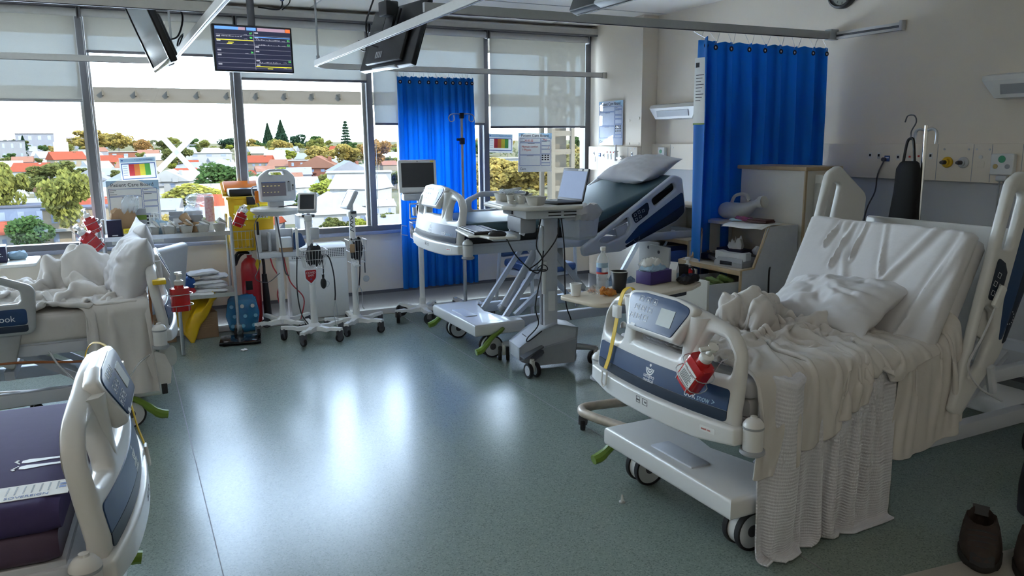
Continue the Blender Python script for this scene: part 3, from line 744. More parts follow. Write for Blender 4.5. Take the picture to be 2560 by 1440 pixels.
def cloth_obj(name, P, m, label, cat, thick=.006, uvs=(1, 1), sub=2, parent=None):
    nu, nv = P.shape[:2]; I = np.arange(nu*nv).reshape(nu, nv)
    F = np.stack([I[:-1, :-1], I[1:, :-1], I[1:, 1:], I[:-1, 1:]], -1).reshape(-1, 4)
    me = bpy.data.meshes.new(name); me.from_pydata(P.reshape(-1, 3).tolist(), [], F.tolist())
    uv = me.uv_layers.new(name='UVMap'); li = np.array([l.vertex_index for l in me.loops])
    U = np.stack([(li//nv)/(nu-1)*uvs[0], (li % nv)/(nv-1)*uvs[1]], -1).astype('f4'); uv.data.foreach_set('uv', U.ravel())
    me.polygons.foreach_set('use_smooth', [True]*len(F))
    o = link(name, me, m, parent); solid_first(o, sub, thick)
    if label: tag(o, label, cat)
    return o
def lay(nu, nv, fn): return np.array([[fn(i/(nu-1), j/(nv-1)) for j in range(nv)] for i in range(nu)], float)
def crease(P, c, rx, ry, A, f, seed):
    from mathutils import noise
    Q = P.reshape(-1, 3)
    for i in range(len(Q)):
        w = math.exp(-((Q[i, 0]-c[0])/rx)**2-((Q[i, 1]-c[1])/ry)**2)
        if w < .03: continue
        p = Vector((Q[i, 0]*f+seed, Q[i, 1]*f, Q[i, 2]*f*.6)); p += noise.noise_vector(p*.6)*.9
        r = (1-abs(noise.noise(p)))**4; r2_ = (1-abs(noise.noise(p*1.9+Vector((7, 3, 1)))))**4
        Q[i, 2] += A*w*(r+.45*r2_-.35); k = noise.noise_vector(p*.8)*A*.5*w; Q[i, 0] += k.x; Q[i, 1] += k.y
    return P
def nz(x, y, s, a=1.):
    from mathutils import noise
    return a*noise.noise(Vector((x*s, y*s, s*1.7)))
# --- colliders of bed A
aw = A_LOC; zt = A_HZ+.075+.15
A_boxes = [(np.array([aw[0]+.05+.56, aw[1], zt-.11]), np.array([.58, .437, .11]), None, .035),
           (np.array([aw[0]+.01, aw[1], A_HZ+.2]), np.array([.035, .47, .27]), None, .03),
           (np.array([aw[0]+1.1, aw[1], A_HZ+.02]), np.array([1.1, .43, .035]), None, .01),
           (np.array([aw[0]+.01, aw[1]-.50, A_HZ+.05]), np.array([.04, .045, .075]), None, .035)]
a = R(64); Rm = np.array([[math.cos(a), 0, -math.sin(a)], [0, 1, 0], [math.sin(a), 0, math.cos(a)]])
hc = np.array([aw[0]+1.12, aw[1], zt])+Rm @ np.array([.30, 0, -.075])
A_boxes.append((hc, np.array([.32, .437, .075]), Rm, .03))
# knitted cellular blanket hanging over the near side down to the floor
nu, nv = 84, 84
EDGE = .755
def f(u, v):
    x = aw[0]+.10+.66*u+.10*u*v+nz(u*3, v*3, 1.3, .02)
    L = (1.24+.16*math.sin(u*5.2+.4)**2+.06*math.sin(u*13))*v
    y = aw[1]+.30-min(L, EDGE); dz = max(0, L-EDGE)
    fold = .05*math.sin(u*2*pi*3.6+1.4*math.sin(u*6))*min(1, .25+dz*2.5)
    return (x, y-.035-abs(fold)*1.2-max(0, fold)*.6 if dz > 0 else y, zt+.008-dz)
G = lay(nu, nv, f); pj = int(.58*(nv-1)); I_ = np.arange(nu*nv).reshape(nu, nv)
P = cloth(G, nu, nv, 1.0/(nu-1), 1.33/(nv-1), A_boxes, steps=60, its=8, thick=.010, seed=3, jit=.001, bend=.2, pins=I_[:, :pj:3].ravel(), floor=.012)
cloth_obj('blanket', P, 'knit', 'white cellular knit blanket hanging off the unmade bed down to the floor', 'blanket', .006, (1.32, 1.42))
# flannel blanket kicked into a heap on the foot half
rg = random.Random(12); balls = [(np.array([aw[0]+.60+rg.gauss(0, .085), aw[1]+.15+rg.gauss(0, .085), zt+.02+.10*rg.random()]), np.array([.045, .045, .05])*rg.uniform(.8, 1.3)) for _ in range(11)]
balls += [(np.array([aw[0]+.60, aw[1]+.16, zt+.02]), np.array([.07, .07, .17])), (np.array([aw[0]+.80, aw[1]-.05, zt]), np.array([.12, .05, .10])), (np.array([aw[0]+.34, aw[1]+.0, zt]), np.array([.05, .2, .07]))]
nu, nv = 100, 104
OV = lambda u: .03+.24*max(0, 1-max(0, u-.18)/.72)+.02*math.sin(u*17)
def f(u, v):
    x = aw[0]+.09+.92*u; e_ = .86; L = (e_+OV(u)*.9)*v
    y = aw[1]+.42-min(L, e_); dz = max(0, L-e_)
    hem = dz
    g = math.exp(-((x-aw[0]-.55)/.25)**2-((y-aw[1]-.10)/.26)**2)
    x += (aw[0]+.62-x)*.40*g+nz(u*4, v*4, 1.1, .05+.06*g); y += (aw[1]+.12-y)*.40*g+nz(u*4+9, v*4, 1.3, .05+.06*g)
    return (x, y-(.03 if dz > 0 else 0), zt+.05-hem+.20*g+.10*abs(nz(u*5, v*5, 1.2, 1))+(.06+.16*g)*nz(u*8+3, v*8, 1, 1)*(dz <= 0))
P = cloth(lay(nu, nv, f), nu, nv, 1.50/(nu-1), np.array([(.86*1.30+OV(i/(nu-1)))/(nv-1) for i in range(nu)]), A_boxes, balls, steps=46, its=10, thick=.022, seed=5, jit=.003, bend=.10, fric=.95, stick=.55, grav=5.5, damp=.90)
crease(P, (aw[0]+.60, aw[1]+.12), .34, .34, .075, 6.5, 3)
cloth_obj('blanket', P, 'linen_w', 'warm white flannel blanket rumpled into a heap above the knit blanket', 'blanket', .006)
# sheet bunched at the crease and over the near side by the head rail
nu, nv = 52, 76
def f(u, v):
    L = 1.12*v; y = aw[1]+.33-min(L, .79); dz = max(0, L-.79)
    x = aw[0]+.80+.36*u+.10*v-.12*u*min(1, dz*3)+nz(u*4, v*4, 1.4, .05)
    return (x, y-.045-.045*abs(math.sin(u*6+v))*min(1, 4*dz) if dz > 0 else y, zt+.05+max(0, x-aw[0]-1.1)*1.6*(dz <= 0)-dz+.10*abs(nz(u*7, v*6, 1.1, 1))*(dz <= 0))
P = cloth(lay(nu, nv, f), nu, nv, .62/(nu-1), 1.18/(nv-1), A_boxes, steps=50, its=8, thick=.018, seed=8, jit=.003, bend=.10, fric=.95, stick=.5, grav=6, damp=.92)
cloth_obj('bed_sheet', P, 'linen_w', 'grey white sheet bunched over the bed edge beside the upright side rail', 'sheet', .004)
# --- pillows
def pillow(label, loc, rot, w, d, h, m='linen', seed=1, wr=1., group=None, corner=.10):
    from mathutils import noise
    mb = MB(); N = 44
    def sheet(sg):
        def f(u, v):
            a, b = u*2-1, v*2-1
            prof = max(0, (1-abs(a)**2.4))**.62*max(0, (1-abs(b)**2.4))**.62
            pull = 1-corner*((1-a*a)*b*b+(1-b*b)*a*a)
            x, y = a*w/2*(pull if abs(a) > .0 else 1), b*d/2*pull
            e = max(abs(a), abs(b)); th = math.atan2(b, a)
            wk = (noise.noise(Vector((a*2.2+seed, b*2.2, seed)))*.35+noise.noise(Vector((math.cos(th)*3+seed, math.sin(th)*3, e*1.2)))*.5*e+noise.noise(Vector((a*6, b*4+seed, 3)))*.18)
            wk2 = abs(noise.noise(Vector((a*3+seed*2, b*9, 5))))*.30
            z = sg*h/2*prof*(1+.55*wk*wr-.4*wk2*wr)+.012*wr*noise.noise(Vector((a*2+seed, b*2, 9)))
            return (x, y, z)
        return f
    mb.grid(sheet(1), N, N); mb.grid(sheet(-1), N, N)
    bmesh.ops.remove_doubles(mb.b, verts=mb.b.verts, dist=1e-4)
    o = mb.build('pillow', m, None, 80); o.location = loc; o.rotation_euler = [R(x) for x in rot]
    subsurf(o, 1); return tag(o, label, 'pillow', group)
pillow('creased white pillow lying below the raised back of the unmade bed', (aw[0]+.98, aw[1]+.05, zt+.115), (-4, -27, 4), .42, .68, .19, 'linen', 3, 1.5)
pillow('plump white pillow at the head of the stripped green mattress', (B_LOC[0]+1.80, B_LOC[1]-.02, B_HZ+.555), (0, -22, 3), .46, .66, .19, 'linen', 7, .8)
# --- bed C: fitted sheet is on the mattress; blanket heap, hanging sheet and two pillows
cw = C_LOC; ct = C_HZ+.075+.15
C_boxes = [(np.array([cw[0]-1.05, cw[1], ct-.14]), np.array([1.0, .448, .146]), None, .035), (np.array([cw[0], cw[1], C_HZ+.2]), np.array([.03, .47, .24]), None, .02),
           (np.array([cw[0]-.75, cw[1]-.49, C_HZ+.28]), np.array([.36, .02, .16]), None, .01)]
nu, nv = 100, 72
def f(u, v):
    x = cw[0]-1.60+1.42*u; L = .86*v
    y = cw[1]+.38-min(L, .83); dz = max(0, L-.83); g = math.exp(-((u-.86)/.15)**2)
    return (x+nz(u*6, v*5, 1, .05), y-(.03+.04*abs(math.sin(u*9)) if dz > 0 else 0), ct+.05-dz*(1+.3*math.sin(u*7))+(.12*abs(nz(u*6, v*5, 1.2, 1))+.07*g*(1-.4*v)+.22*g*abs(nz(u*9, v*4, 1, 1))+(.06+.10*g)*nz(u*15, v*9, 1, 1))*(dz <= 0))
P = cloth(lay(nu, nv, f), nu, nv, 2.35/(nu-1), 1.18/(nv-1), C_boxes, [(np.array([cw[0]-.36+rg.gauss(0, .07), cw[1]+.10+rg.gauss(0, .13), ct+.05+.17*rg.random()]), np.array([.05, .06, .05])*rg.uniform(.9, 1.6)) for _ in range(12)]+[ (np.array([cw[0]-1.1, cw[1]-.1, ct]), np.array([.3, .24, .05]))], steps=46, its=10, thick=.014, seed=11, jit=.003, bend=.10, fric=.95, stick=.55, grav=5.5, damp=.9)
crease(P, (cw[0]-.45, cw[1]+.05), .5, .4, .07, 6., 9)
cloth_obj('blanket', P, 'linen_w', 'rumpled white blanket heaped on the bed left of the steel trolley', 'blanket', .006)
nu, nv = 34, 40
def f(u, v):
    L = .66*v; y = cw[1]-.12-min(L, .36); dz = max(0, L-.36)
    return (cw[0]-.44+.40*u+nz(u*4, v*4, 1, .03), y-.035-.03*abs(math.sin(u*10+v))*min(1, dz*4), ct+.05-dz+.05*abs(nz(u*5, v*5, 1.3, 1)))
P = cloth(lay(nu, nv, f), nu, nv, .55/(nu-1), .66/(nv-1), C_boxes, steps=60, its=8, thick=.024, seed=13, jit=.004, bend=.15, fric=.9, stick=.4)
cloth_obj('bed_sheet', P, 'linen_w', 'corner of white sheet hanging off the foot end of the left bed', 'sheet', .004)
pillow('white pillow propped upright against the left bed footboard, nearer of two', (cw[0]-.13, cw[1]-.17, ct+.17), (0, -70, 8), .42, .50, .22, 'linen', 15, 1.0)
pillow('white pillow propped upright behind the nearer one on the left bed', (cw[0]-.075, cw[1]+.17, ct+.195), (12, -82, -6), .46, .44, .16, 'linen', 19, 1.0)
# ================================================================ TRACKS, SCREENS, CURTAINS, WALL FITTINGS
def sweep(mb, pts, w, h):
    P = [Vector(p) for p in pts]; rings = []
    for i, p in enumerate(P):
        t = (P[min(i+1, len(P)-1)]-P[max(i-1, 0)]).normalized(); s = Vector((t.y, -t.x, 0))*w/2
        k = 1
        rings.append([p-s*k, p+s*k, p+s*k+Vector((0, 0, h)), p-s*k+Vector((0, 0, h))])
    return mb.loft(rings)
def arc(c, r, a0, a1, z, n=8): return [(c[0]+r*math.cos(R(a0+(a1-a0)*i/n)), c[1]+r*math.sin(R(a0+(a1-a0)*i/n)), z) for i in range(n+1)]
def rod(parent, x, y, z=2.34): return MB().cyl((x, y, z), (x, y, HC), .009, n=10).cyl((x, y, z), (x, y, z+.03), .016, n=12).cyl((x, y, HC-.012), (x, y, HC), .03, n=14).build('hanger_rod', 'railgrey', parent)
TZ = 2.295
TZ1 = 2.225
t = thing('curtain_track', 'curved curtain track round the right window bed, suspended from rods', 'curtain track', group='curtain tracks')
sweep(MB(), [(XC, 6.95, TZ1)]+arc((1.78, 6.70), .25, 90, 180, TZ1)+[(1.53, 4.2, TZ1), (1.52, -1.5, TZ1)], .026, .045).build('track', 'rail', t)
sweep(MB(), [(XC-.001, 6.95, TZ1-.004)]+arc((1.78, 6.70), .25, 90, 180, TZ1-.004)+[(1.53, 4.2, TZ1-.004), (1.52, -1.5, TZ1-.004)], .010, .004).build('track_slot', 'dgrey', t)
MB().b2(XC-.05, 6.93, TZ1-.01, XC-.001, 6.97, TZ1+.05, bev=.004).build('end_bracket', 'rail', t)
for x, y in ((1.535, 6.66), (1.53, 3.30)): rod(t, x, y, 2.27)
t = thing('curtain_track', 'straight curtain track holding the wide blue curtain, fixed to the right wall', 'curtain track', group='curtain tracks')
MB().b2(1.56, 4.195, TZ, XR-.05, 4.225, TZ+.05).build('track', 'railgrey', t)
MB().b2(1.56, 4.205, TZ-.004, XR-.06, 4.215, TZ).build('track_slot', 'dgrey', t)
MB().b2(XR-.075, 4.18, TZ-.008, XR-.001, 4.24, TZ+.065, bev=.004).build('end_bracket', 'railgrey', t)
t = thing('curtain_track', 'short slotted track end piece mounted flat on the right wall', 'curtain track', group='curtain tracks')
MB().b2(XR-.03, 3.66, TZ-.005, XR-.001, 4.175, TZ+.012).b2(XR-.03, 3.66, TZ+.027, XR-.001, 4.175, TZ+.045).b2(XR-.012, 3.66, TZ+.012, XR-.001, 4.175, TZ+.027).build('track', 'rail', t)
MB().b2(XR-.029, 3.66, TZ+.014, XR-.0125, 4.175, TZ+.025).build('track_slot', 'dgrey', t)
MB().b2(XR-.04, 3.635, TZ-.01, XR-.001, 3.66, TZ+.055, bev=.003).build('end_bracket', 'rail', t)
t = thing('curtain_track', 'curved curtain track round the left window bed, passing the tilted television', 'curtain track', group='curtain tracks')
sweep(MB(), [(-4.6, 6.95, TZ1)]+arc((.19, 6.70), .25, 90, 0, TZ1)+[(.475, 4.65, TZ1), (.60, -1.5, TZ1)], .026, .045).build('track', 'rail', t)
sweep(MB(), [(-4.6, 6.95, TZ1-.004)]+arc((.19, 6.70), .25, 90, 0, TZ1-.004)+[(.475, 4.65, TZ1-.004), (.60, -1.5, TZ1-.004)], .010, .004).build('track_slot', 'dgrey', t)
for x, y in ((.435, 6.72), (-1.6, 6.95)): rod(t, x, y, 2.27)
t = thing('curtain_track', 'straight curtain track between the two left beds, along the top edge', 'curtain track', group='curtain tracks')
MB().b2(-4.6, 4.645, TZ, .53, 4.675, TZ+.05).build('track', 'rail', t); MB().b2(-4.6, 4.655, TZ-.004, .52, 4.665, TZ).build('track_slot', 'dgrey', t); rod(t, -.35, 4.66)
def tele(label, c, w, h, tilt, sgn, cable=True, rz=0):
    """c = middle of the bottom edge; screen faces sgn*x, leaning by tilt"""
    t = thing('television', label, 'television', c, R(rz), 'ceiling hung televisions')
    X = face((0, sgn, 0), (sgn*math.sin(R(tilt)), 0, math.cos(R(tilt))))     # z = u x v -> faces sgn*x
    plate('television_body', 'black', t, [rrect(-w/2, 0, w/2, h, .012)], .035, .006, X @ T(0, 0, -.012))
    plate('bezel', 'blackgloss', t, [rrect(-w/2, 0, w/2, h, .012), rrect(-w/2+.02, .03, w/2-.02, h-.02, .004)[::-1]], .006, .002, X @ T(0, 0, .008))
    MB(X).b2(-w/2+.02, .03, .004, w/2-.02, h-.02, .006).build('screen', 'blackgloss', t)
    MB(X).b2(-w*.34, h*.06, -.065, w*.34, h*.62, -.028, bev=.02).build('rear_housing', 'black', t)
    mb = MB(X)
    for i in range(5): mb.b2(-w*.30, h*(.50+.022*i), -.067, -w*.02, h*(.507+.022*i), -.064)
    mb.build('vent_slot', 'dgrey', t)
    mb = MB(X)
    for i in range(4): mb.b2(w*.02+.025*i, h*.14, -.068, w*.02+.025*i+.014, h*.24, -.062)
    mb.build('socket_bank', 'grey', t)
    MB(X).b2(-w*.22, -.006, -.04, w*.22, .008, -.004, bev=.003).build('speaker_bar', 'lgrey', t)
    q = X @ Vector((0, h*.72, -.05)); top = HC-c[2]
    a = MB(X).b2(-.06, h*.42, -.085, .06, h*.92, -.063, bev=.003).b2(-.11, h*.50, -.075, -.085, h*.88, -.062).b2(.085, h*.50, -.075, .11, h*.88, -.062).build('mount_plate', 'black', t)
    p = X @ Vector((0, h*.80, -.10)); MB().cyl((p.x, 0, p.z), (p.x-sgn*.02, 0, top-.0), .022, n=14).cyl((p.x-sgn*.02, 0, top-.02), (p.x-sgn*.02, 0, top), .06, n=18).build('ceiling_pole', 'dgrey', t)
    MB().b2(p.x-.05, -.06, p.z-.02, p.x+.05, .06, p.z+.08, bev=.01).build('mount_head', 'black', t)
    if cable:
        k = X @ Vector((w*.1, h*.3, -.075))
        MB().tube([k, k+Vector((-sgn*.06, .02, .03)), k+Vector((-sgn*.09, .0, .14)), k+Vector((-sgn*.05, .02, .24)), (p.x-sgn*.03, .02, top-.02)], .006, 6, sm=5).build('cable', 'black', t)
        MB().tube(crv([k+Vector((-sgn*.07, .06, .02)), k+Vector((-sgn*.10, .10, .05)), k+Vector((-sgn*.08, .12, .0)), k+Vector((-sgn*.06, .08, -.02))], 6, True), .005, 6, closed=True).build('cable', 'black', t)
    return t
tele('wall side television over the left bed, tilted down, screen mirroring the windows', (.285, 5.2, 2.045), .76, .44, 20, -1, True, 4)
tele('television seen from behind with vents and cables, hanging right of the patient monitor', (1.76, 5.52, 2.105), .76, .46, 19, 1, True, 11)
tele('dark television cropped by the top edge of the view, over the right bed', (1.66, 2.42, 2.085), .72, .42, 22, 1, False)
# patient monitor on a ceiling pole
t = thing('patient_monitor', 'large wall of vital signs traces on a black screen hung from a ceiling pole', 'monitor', (1.0, 6.42, 2.135), R(4.5))
X = face((1, 0, 0), (0, .03, 1))
plate('monitor_body', 'black', t, [rrect(-.30, 0, .295, .345, .008)], .05, .008, X @ T(0, 0, -.028))
MB(X).b2(-.285, .012, -.003, .28, .333, -.001).build('screen', mat('screen_dark', (.012, .014, .022), .15, emit=(.012, .014, .03), es=.8), t)
em = lambda n, c, s=.6: mat(n, c, .4, emit=c, es=s)
sg, sy, sb, so, sw, sp = em('screen_green', (.1, .7, .12)), em('screen_yellow', (.75, .65, .03)), em('screen_blue', (.10, .25, .62)), em('screen_orange', (.62, .12, .03)), em('screen_white', (.42, .42, .46), .35), em('screen_pink', (.40, .26, .33), .4)
MB(X).b2(-.28, .307, 0, -.11, .328, .0006).b2(-.05, .307, 0, .02, .328, .0006).build('toolbar', sb, t); MB(X).b2(.03, .305, 0, .24, .329, .0004).b2(-.11, .307, 0, -.06, .328, .0004).build('toolbar', sp, t)
MB(X).b2(.243, .304, 0, .28, .33, .0008).build('alarm_key', so, t)
mb = MB(X); mbl = MB(X)
for i in range(8):
    y = .032+.034*i; mb.b2(-.275, y-.0012, 0, .275, y, .0004)
    for s in (-1, 1):
        if (i+s) % 3: mbl.b2(-.272 if s < 0 else .008, y+.016, 0, -.245 if s < 0 else .035, y+.026, .0006)
mb.b2(-.001, .02, 0, .001, .30, .0004); mb.build('divider_line', sw, t); mbl.build('channel_tag', sw, t)
rg = random.Random(2); mb = MB(X)
for y, x0, x1 in ((.255, -.25, -.09), (.238, .02, .20), (.20, .03, .2), (.07, .03, .19)):
    x = x0
    while x < x1: mb.b2(x, y, 0, x+.004, y+rg.uniform(.002, .010), .0004); x += rg.uniform(.006, .012)
mb.build('trace', sw, t)
MB(X).b2(-.275, .229, 0, -.004, .234, .0008).build('alarm_bar', sy, t); MB(X).b2(.004, .040, 0, .275, .045, .0008).build('alarm_bar', sy, t); MB(X).b2(-.19, .212, 0, -.15, .217, .0008).b2(-.20, .203, 0, -.16, .207, .0008).b2(.09, .026, 0, .13, .031, .0008).build('alarm_text', sy, t)
MB(X).b2(.004, .258, 0, .275, .263, .0008).build('alarm_bar', sb, t)
for s_, x, y in (('67', -.02, .285), ('98', -.02, .252), ('36', -.02, .145), ('52', .262, .245), ('53', .262, .21), ('59', .262, .085)): txt(s_, .020, sg, t, X @ T(x, y, .0004), 'reading')
for x, y in ((-.06, .275), (-.06, .243), (-.06, .205), (-.06, .137), (.225, .238), (.225, .203), (.225, .078), (.225, .035)): txt('mmHg', .009, sw, t, X @ T(x, y, .0004), 'reading')
MB().cyl((.0, .05, .20), (.0, .05, HC-2.135), .028, n=18).build('ceiling_pole', 'dgrey', t); MB().cyl((0, .05, HC-2.150), (0, .05, HC-2.135), .07, n=24).build('ceiling_flange', 'dgrey', t)
MB().b2(-.06, .03, .10, .06, .06, .24, bev=.005).build('mount_plate', 'dgrey', t)
t = thing('power_socket', 'ceiling socket with a blue plug and cables beside the monitor pole', 'socket', (1.25, 6.45, HC))
MB().b2(-.07, -.03, -.02, .07, .03, 0, bev=.004).build('socket_plate', 'white', t); MB().b2(-.03, -.015, -.075, -.002, .015, -.02, bev=.004).build('plug', 'blue_d', t, label='blue plug')
MB().tube([(-.016, 0, -.075), (-.02, 0, -.11), (-.06, .0, -.14), (-.20, 0, -.13)], .006, 6, sm=4).build('cable', 'black', t); MB().tube([(.04, 0, -.02), (.04, 0, -.08), (-.02, 0, -.14)], .004, 6, sm=4).build('cable', 'black', t)
# wall clock
t = thing('wall_clock', 'round wall clock with dark rim high on the right wall', 'clock', (XR, 4.15, 2.615))
X = face((0, -1, 0), (0, 0, 1)); MB(X).lathe([(0, .02), (.098, .02), (.098, .045), (.105, .05), (.118, .045), (.122, .03), (.12, .003), (0, .003)], n=40).build('rim', 'black', t)
MB(X).cyl((0, 0, .0205), (0, 0, .022), .096, n=40).build('dial', 'paper', t); mb = MB(X)
for i in range(12): mb.box((.08*math.cos(i*pi/6), .08*math.sin(i*pi/6), .0226), (.016, .004, .001), RZ(i*30))
mb.build('hour_mark', 'print_k', t); MB(X).box((.02, .02, .024), (.055, .005, .001), RZ(50)).build('hour_hand', 'print_k', t); MB(X).box((.01, .034, .025), (.07, .004, .001), RZ(100)).build('minute_hand', 'print_k', t)
MB(X).cyl((0, 0, .038), (0, 0, .04), .098, n=40).build('lens', 'glass', t)
# reading lights
def reading_light(label, y0, y1, z):
    t = thing('reading_light', label, 'wall lamp', (XR, (y0+y1)/2, z), group='bed reading lights'); L = y1-y0
    X = face((0, -1, 0), (0, 0, 1))
    rings = []
    for w, zz_, d0, d1 in ((L/2, .075, .0, .0), (L/2, .06, 0, .10), (L/2-.02, .03, 0, .13), (L/2-.09, -.07, 0, .11), (L/2-.10, -.075, 0, .0)):
        rings.append([(-w, zz_, 0), (w, zz_, 0), (w, zz_, max(d1, .001)), (-w, zz_, max(d1, .001))])
    MB(X).loft(rings).build('lamp_body', 'white', t, ang=25)
    s = (Vector((0, -.07, .11))-Vector((0, .03, .13))).normalized(); nrm = Vector((0, .02, -.1)).normalized()
    Y = X @ face((1, 0, 0), (0, .98, .196), (0, -.022, .1225)); MB(Y).b2(-L/2+.13, -.028, .001, L/2-.13, .028, .003).build('diffuser', 'grey', t)
    for i in range(1): MB(X).b2(-.03, -.077, .03, .03, -.074, .06).build('switch', 'lgrey', t)
    return t
reading_light('white wedge reading light on the wall beside the column, partly behind the curtain', 5.55, 6.27, 1.855)
reading_light('white wedge reading light at the right edge of the view', 2.40, 3.02, 1.885)
# medical service panels
def outlet(mb, y, z, w=.032): mb.b2(-.001, y-w/2, z-w/2, .002, y+w/2, z+w/2)
def service_panel(label, x, y0, y1, z0, z1, items, seams, bev=.004):
    t = thing('service_panel', label, 'service panel', (x, 0, 0), group='bed head service panels')
    MB().b2(-.045, y0, z0, -.0005, y1, z1, bev=bev).build('panel_body', 'wall', t)
    for s in seams: MB().b2(-.0465, s-.0015, z0+.004, -.0448, s+.0015, z1-.004).build('seam', 'grey', t)
    for kind, y, z in items:
        X = face((0, -1, 0), (0, 0, 1), (-.045, y, z))
        if kind == 'sock':
            o = MB(X).b2(-.018, -.028, 0, .018, .028, .003, bev=.0012).build('socket', 'white', t); mb = MB(X).b2(-.008, .010, .003, -.005, .018, .0035).b2(.005, .010, .003, .008, .018, .0035).b2(-.0015, .0, .003, .0015, .008, .0035); mb.build('socket_slot', 'print_k', o)
        elif kind == 'switch': o = MB(X).b2(-.013, -.02, 0, .013, .02, .003, bev=.001).build('switch_plate', 'white', t); MB(X).b2(-.006, -.006, .003, .006, .010, .006).build('switch', 'print_k', o)
        elif kind == 'red': MB(X).b2(-.006, -.006, 0, .006, .006, .004).build('switch', 'print_r', t)
        elif kind == 'port': o = MB(X).b2(-.02, -.018, 0, .02, .02, .004, bev=.001).build('data_port', 'print_b', t); MB(X).b2(-.014, .003, .004, .014, .012, .005).build('port_slot', 'print_w', o)
        elif kind in ('gas_y', 'gas_g'):
            o = MB(X).lathe([(.034, 0), (.034, .012), (.028, .018), (.022, .018), (.022, .03), (0, .03)], n=24).build('gas_outlet', 'yellow' if kind == 'gas_y' else 'lgrey', t); MB(X).cyl((0, 0, .03), (0, 0, .055), .013, n=16).cyl((0, 0, .055), (0, 0, .07), .009, n=14).build('gas_nozzle', 'dgrey', o)
        elif kind == 'screw': MB(X).cyl((0, 0, 0), (0, 0, .003), .006, n=10).build('screw', 'steel', t)
        elif kind == 'knob': MB(X).lathe([(.012, 0), (.012, .006), (0, .008)], n=14).build('button', 'white', t)
        elif kind == 'blank': plate('blank_plate', 'wall', t, [rrect(-.02, -.02, .02, .02, .004)], .003, .001, X @ T(0, 0, .0015))
        elif kind == 'call':
            c = plate('nurse_call', 'white', t, [rrect(-.068, -.062, .068, .062, .012)], .035, .006, X @ T(0, 0, .0175))
            MB(X).lathe([(.021, .034), (.021, .038), (0, .041)], (0, .03, 0), 20).build('call_button', mat('call_green', (.05, .32, .16), .4), c); MB(X).lathe([(.014, .034), (.014, .038), (0, .04)], (-.035, -.012, 0), 16).build('call_button', mat('call_amber', (.50, .36, .12), .4), c)
            MB(X).lathe([(.014, .034), (.014, .038), (0, .04)], (.035, -.012, 0), 16).build('call_button', 'grey', c); MB(X).lathe([(.03, -.06), (.036, -.09), (.02, -.11), (0, -.11)], (0, 0, .02), 16, RX(-90) @ RX(0)) if 0 else MB(X).b2(-.034, -.10, .004, .034, -.062, .034, bev=.012).build('plug', 'lgrey', c)
            for s in (-1, 1): MB(X).tube([(s*.01, -.10, .02), (s*.012, -.15, .02), (s*.016, -.26, .012), (s*.02, -.6, .01)], .005, 6, sm=4).build('cord', 'grey', c)
        elif kind == 'callmini':
            c = MB(X).b2(-.05, -.07, 0, .05, .07, .035, bev=.005).build('nurse_call', 'white', t); MB(X).cyl((-.005, .03, .035), (-.005, .03, .039), .018, n=18).build('call_button', mat('call_green_dark', (.03, .26, .12), .4), c); MB(X).cyl((.015, -.02, .035), (.015, -.02, .038), .012, n=16).build('call_button', 'grey', c)
    return t
it = []
for i, y in enumerate((3.80, 3.73)): it += [('switch', y, 1.475)]
it += [('port', 3.665, 1.455), ('switch', 3.580, 1.465), ('red', 3.495, 1.47), ('sock', 3.460, 1.43), ('sock', 3.400, 1.43), ('red', 3.430, 1.475), ('switch', 3.345, 1.478), ('gas_y', 3.225, 1.44), ('gas_g', 3.120, 1.44), ('screw', 3.255, 1.52), ('screw', 3.095, 1.52), ('knob', 3.015, 1.475), ('blank', 3.010, 1.43), ('screw', 2.965, 1.52), ('screw', 3.045, 1.52), ('call', 2.865, 1.435), ('callmini', 6.120, 1.455), ('screw', 6.160, 1.52), ('screw', 5.980, 1.52)]
service_panel('long cream medical service panel on the right wall with gas outlets and nurse call', XR, 1.6, YC-.002, 1.322, 1.555, it, (3.30, 3.065, 2.95, 2.77, 6.02))
it = [('switch', 7.09, 1.46), ('sock', 7.08, 1.40), ('port', 6.98, 1.445), ('switch', 6.91, 1.44)]+[('sock', 6.84-.06*k, 1.43) for k in range(4)]+[('red', 6.84-.06*k, 1.475) for k in range(4)]+[('screw', 6.98, 1.515), ('screw', 7.1, 1.515), ('switch', 6.40, 1.46), ('switch', 6.40, 1.41), ('screw', 6.42, 1.51), ('screw', 6.36, 1.51)]
service_panel('short cream medical service panel on the column face', XC, YC+.006, 7.20, 1.29, 1.53, it, (7.03, 6.47))
# suction fitting on the column panel
t = thing('suction_fitting', 'white and chrome suction regulator plugged into the column panel', 'medical fitting', (XC-.046, 6.60, 1.42))
X = face((0, -1, 0), (0, 0, 1)); MB(X).cyl((.05, .0, .0), (.05, .0, .05), .022, n=18).cyl((0, 0, .04), (.09, 0, .04), .012, n=12).build('regulator', 'steel', t); MB(X).cyl((-.02, -.03, .04), (-.02, .06, .04), .016, n=14).cyl((-.02, .06, .04), (-.02, .07, .04), .026, n=16).cyl((-.02, .07, .04), (-.02, .13, .04), .010, n=12).build('gauge_stem', 'white', t)
